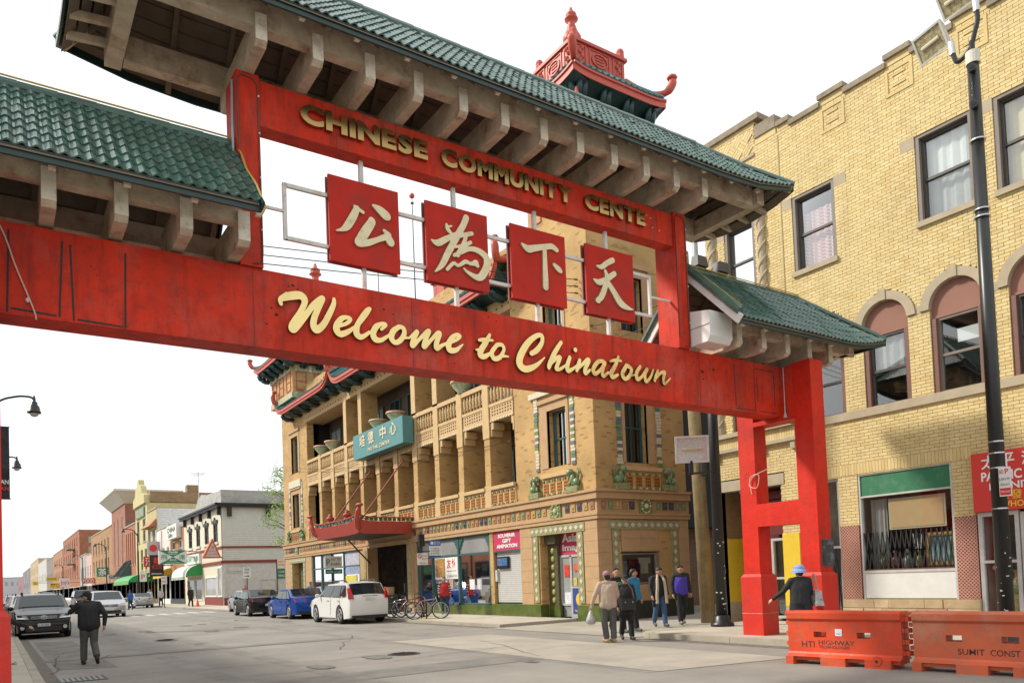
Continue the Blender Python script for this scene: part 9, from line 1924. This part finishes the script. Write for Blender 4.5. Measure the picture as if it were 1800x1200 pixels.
# ---- bicycles
def bike(label, x, y, rot, fm_, tilt=0, grp=None):
    t = thing('bicycle', label, 'bicycle', (x, y, .10), rot); rw_ = .33; A, B_ = (0, -.52, rw_), (0, .52, rw_)
    for c, nm in ((A, 'rear'), (B_, 'front')):
        q = MB(); q.tube([(0, c[1] + rw_ * math.cos(a), rw_ + rw_ * math.sin(a)) for a in np.linspace(0, 2 * math.pi, 28)[:-1]], .022, 6, closed=True); w_ = q.build('wheel', RUBBER, t, smooth=True)
        q = MB(); q.tube([(0, c[1] + (rw_ - .03) * math.cos(a), rw_ + (rw_ - .03) * math.sin(a)) for a in np.linspace(0, 2 * math.pi, 28)[:-1]], .012, 5, closed=True); q.cyl((-.03, c[1], rw_), (.03, c[1], rw_), .022, n=8); q.build('rim', ALU, w_)
        q = MB()
        for k in range(14): a = 2 * math.pi * k / 14; q.cyl((.01 * (-1) ** k, c[1], rw_), (0, c[1] + .3 * math.cos(a), rw_ + .3 * math.sin(a)), .0022, n=3)
        q.build('spoke', ALU, w_, kind='stuff')
    q = MB(); bb, st, hd_ = (0, -.10, .28), (0, -.24, .70), (0, .36, .78)
    for p, q_ in ((bb, st), (st, hd_), (bb, (0, .385, .68)), (bb, A), (st, A)): q.tube([p, q_], .019, 7)
    q.build('frame', fm_, t, smooth=True); q = MB(); q.tube([(0, .335, .86), (0, .40, .62), B_], .018, 7); q.build('fork', ALU, t); q = MB(); q.tube([(-.27, .22, .98), (-.2, .30, .97), (0, .33, .92), (.2, .30, .97), (.27, .22, .98)], .014, 6); q.build('handlebar', BLACK, t)
    q = MB(); q.ball((0, -.30, .86), (.075, .14, .035), 10, 6); q.cyl((0, -.24, .68), (0, -.28, .85), .014, n=6); q.build('saddle', BLACK, t, smooth=True)
    q = MB(); q.cyl((-.02, -.10, .28), (-.035, -.10, .28), .09, n=16); q.tube([(-.06, -.10, .28), (-.06, -.02, .14)], .012, 5); q.tube([(.06, -.10, .28), (.06, -.18, .42)], .012, 5); q.box(-.12, -.06, -.05, .01, .12, .15); q.box(.06, .12, -.21, -.15, .41, .44); q.build('crank', M('dark_steel', (.08, .08, .08), .4, metal=.6), t)
    t.rotation_euler = (0, tilt, rot); return t
PK = M('pink_lilac_frame', (.55, .28, .36), .35); RDF = M('red_frame', (.45, .02, .02), .35); SVF = M('silver_frame', (.5, .5, .5), .3, metal=.6); BKF = M('black_frame', (.02, .02, .025), .35)
bike('pink framed bicycle with pale wheels locked nearest us', 14.05, 26.9, R(-125), PK, R(4))
bike('silver bicycle leaning in the rack left of the pink one', 14.0, 29.2, R(-155), SVF, R(6)); bike('black bicycle with a red frame bag in the middle of the rack', 14.35, 28.9, R(-120), RDF, R(-8)); bike('black bicycle farthest back in the rack', 14.7, 29.5, R(-140), BKF, R(5))
t = thing('bicycle_rack', 'yellow footed bicycle rack under the pink bicycle', 'bike rack', (14.0, 27.2, .1)); q = MB(); q.tube(rail([(14.0, 26.9, .1), (14.0, 26.9, .75), (14.1, 27.3, .95), (14.2, 27.7, .75), (14.2, 27.7, .1)]), .03, 7); q.build('hoop', BLACK, t, smooth=True); q = MB(); q.box(13.8, 14.3, 26.7, 27.0, .09, .12); q.build('foot_plate', M('yellow_rack', (.6, .42, .03), .5), t)
t = thing('litter_bin', 'dark planter bin behind the white crossover', 'bin', (15.4, 33.2, .1)); q = MB(); q.lathe([(.25, 0), (.33, .05), (.36, .85), (.40, .9), (.34, .9), (.3, .5)], (15.4, 33.2, .1), 14); q.build('body', M('dark_bin', (.03, .04, .03), .6), t, smooth=True); q = MB(); q.cyl((15.4, 33.2, .95), (15.4, 33.2, 1.35), .2, .22, n=12); q.build('basket', M('wicker', (.35, .24, .12), .8, var=.4, scale=30), t)
# two doves of litter: paper scraps on the pavement
t = thing('paper_scrap', 'white paper scrap on the left pavement', 'litter', (.35, 20, .13)); q = MB(); q.add([(.28, 19.9, .14), (.42, 19.95, .15), (.40, 20.1, .16), (.30, 20.05, .14)], [(0, 1, 2, 3)]); q.add([(.28, 19.9, .14), (.42, 19.95, .15), (.36, 19.8, .20)], [(0, 1, 2)]); q.build('paper', WHITE, t)

# repeats of a kind carry one group
GR = {'car': 'cars standing and driving in the street', 'street lamp': 'street lamps along the pavements', 'bicycle': 'bicycles locked at the rack', 'barrier': 'orange water barriers', 'lamp post': 'black floodlight poles', 'wire': 'overhead wires', 'ornament': 'ornaments in the shop window', 'roof unit': 'ventilation units on the shop roofs', 'plate': 'round plates under the figurine', 'mast': 'masts on the pagoda building roof', 'awning': 'shop awnings down the street', 'person': 'people in the street'}
for o in SC.objects:
    if o.parent is None and o.get('category') in GR and not o.get('group'): o['group'] = GR[o['category']]
    elif o.parent is None and not o.get('group') and o.name.split('.')[0] in ('blade_sign', 'sign_post', 'shop_house', 'brick_block', 'shop_row', 'distant_building'): o['group'] = {'blade_sign': 'signs hung over the right pavement', 'sign_post': 'street sign posts', 'shop_house': 'small shop houses down the street', 'brick_block': 'brick blocks down the street', 'shop_row': 'shop rows on the near side', 'distant_building': 'pale buildings closing the street'}[o.name.split('.')[0]]
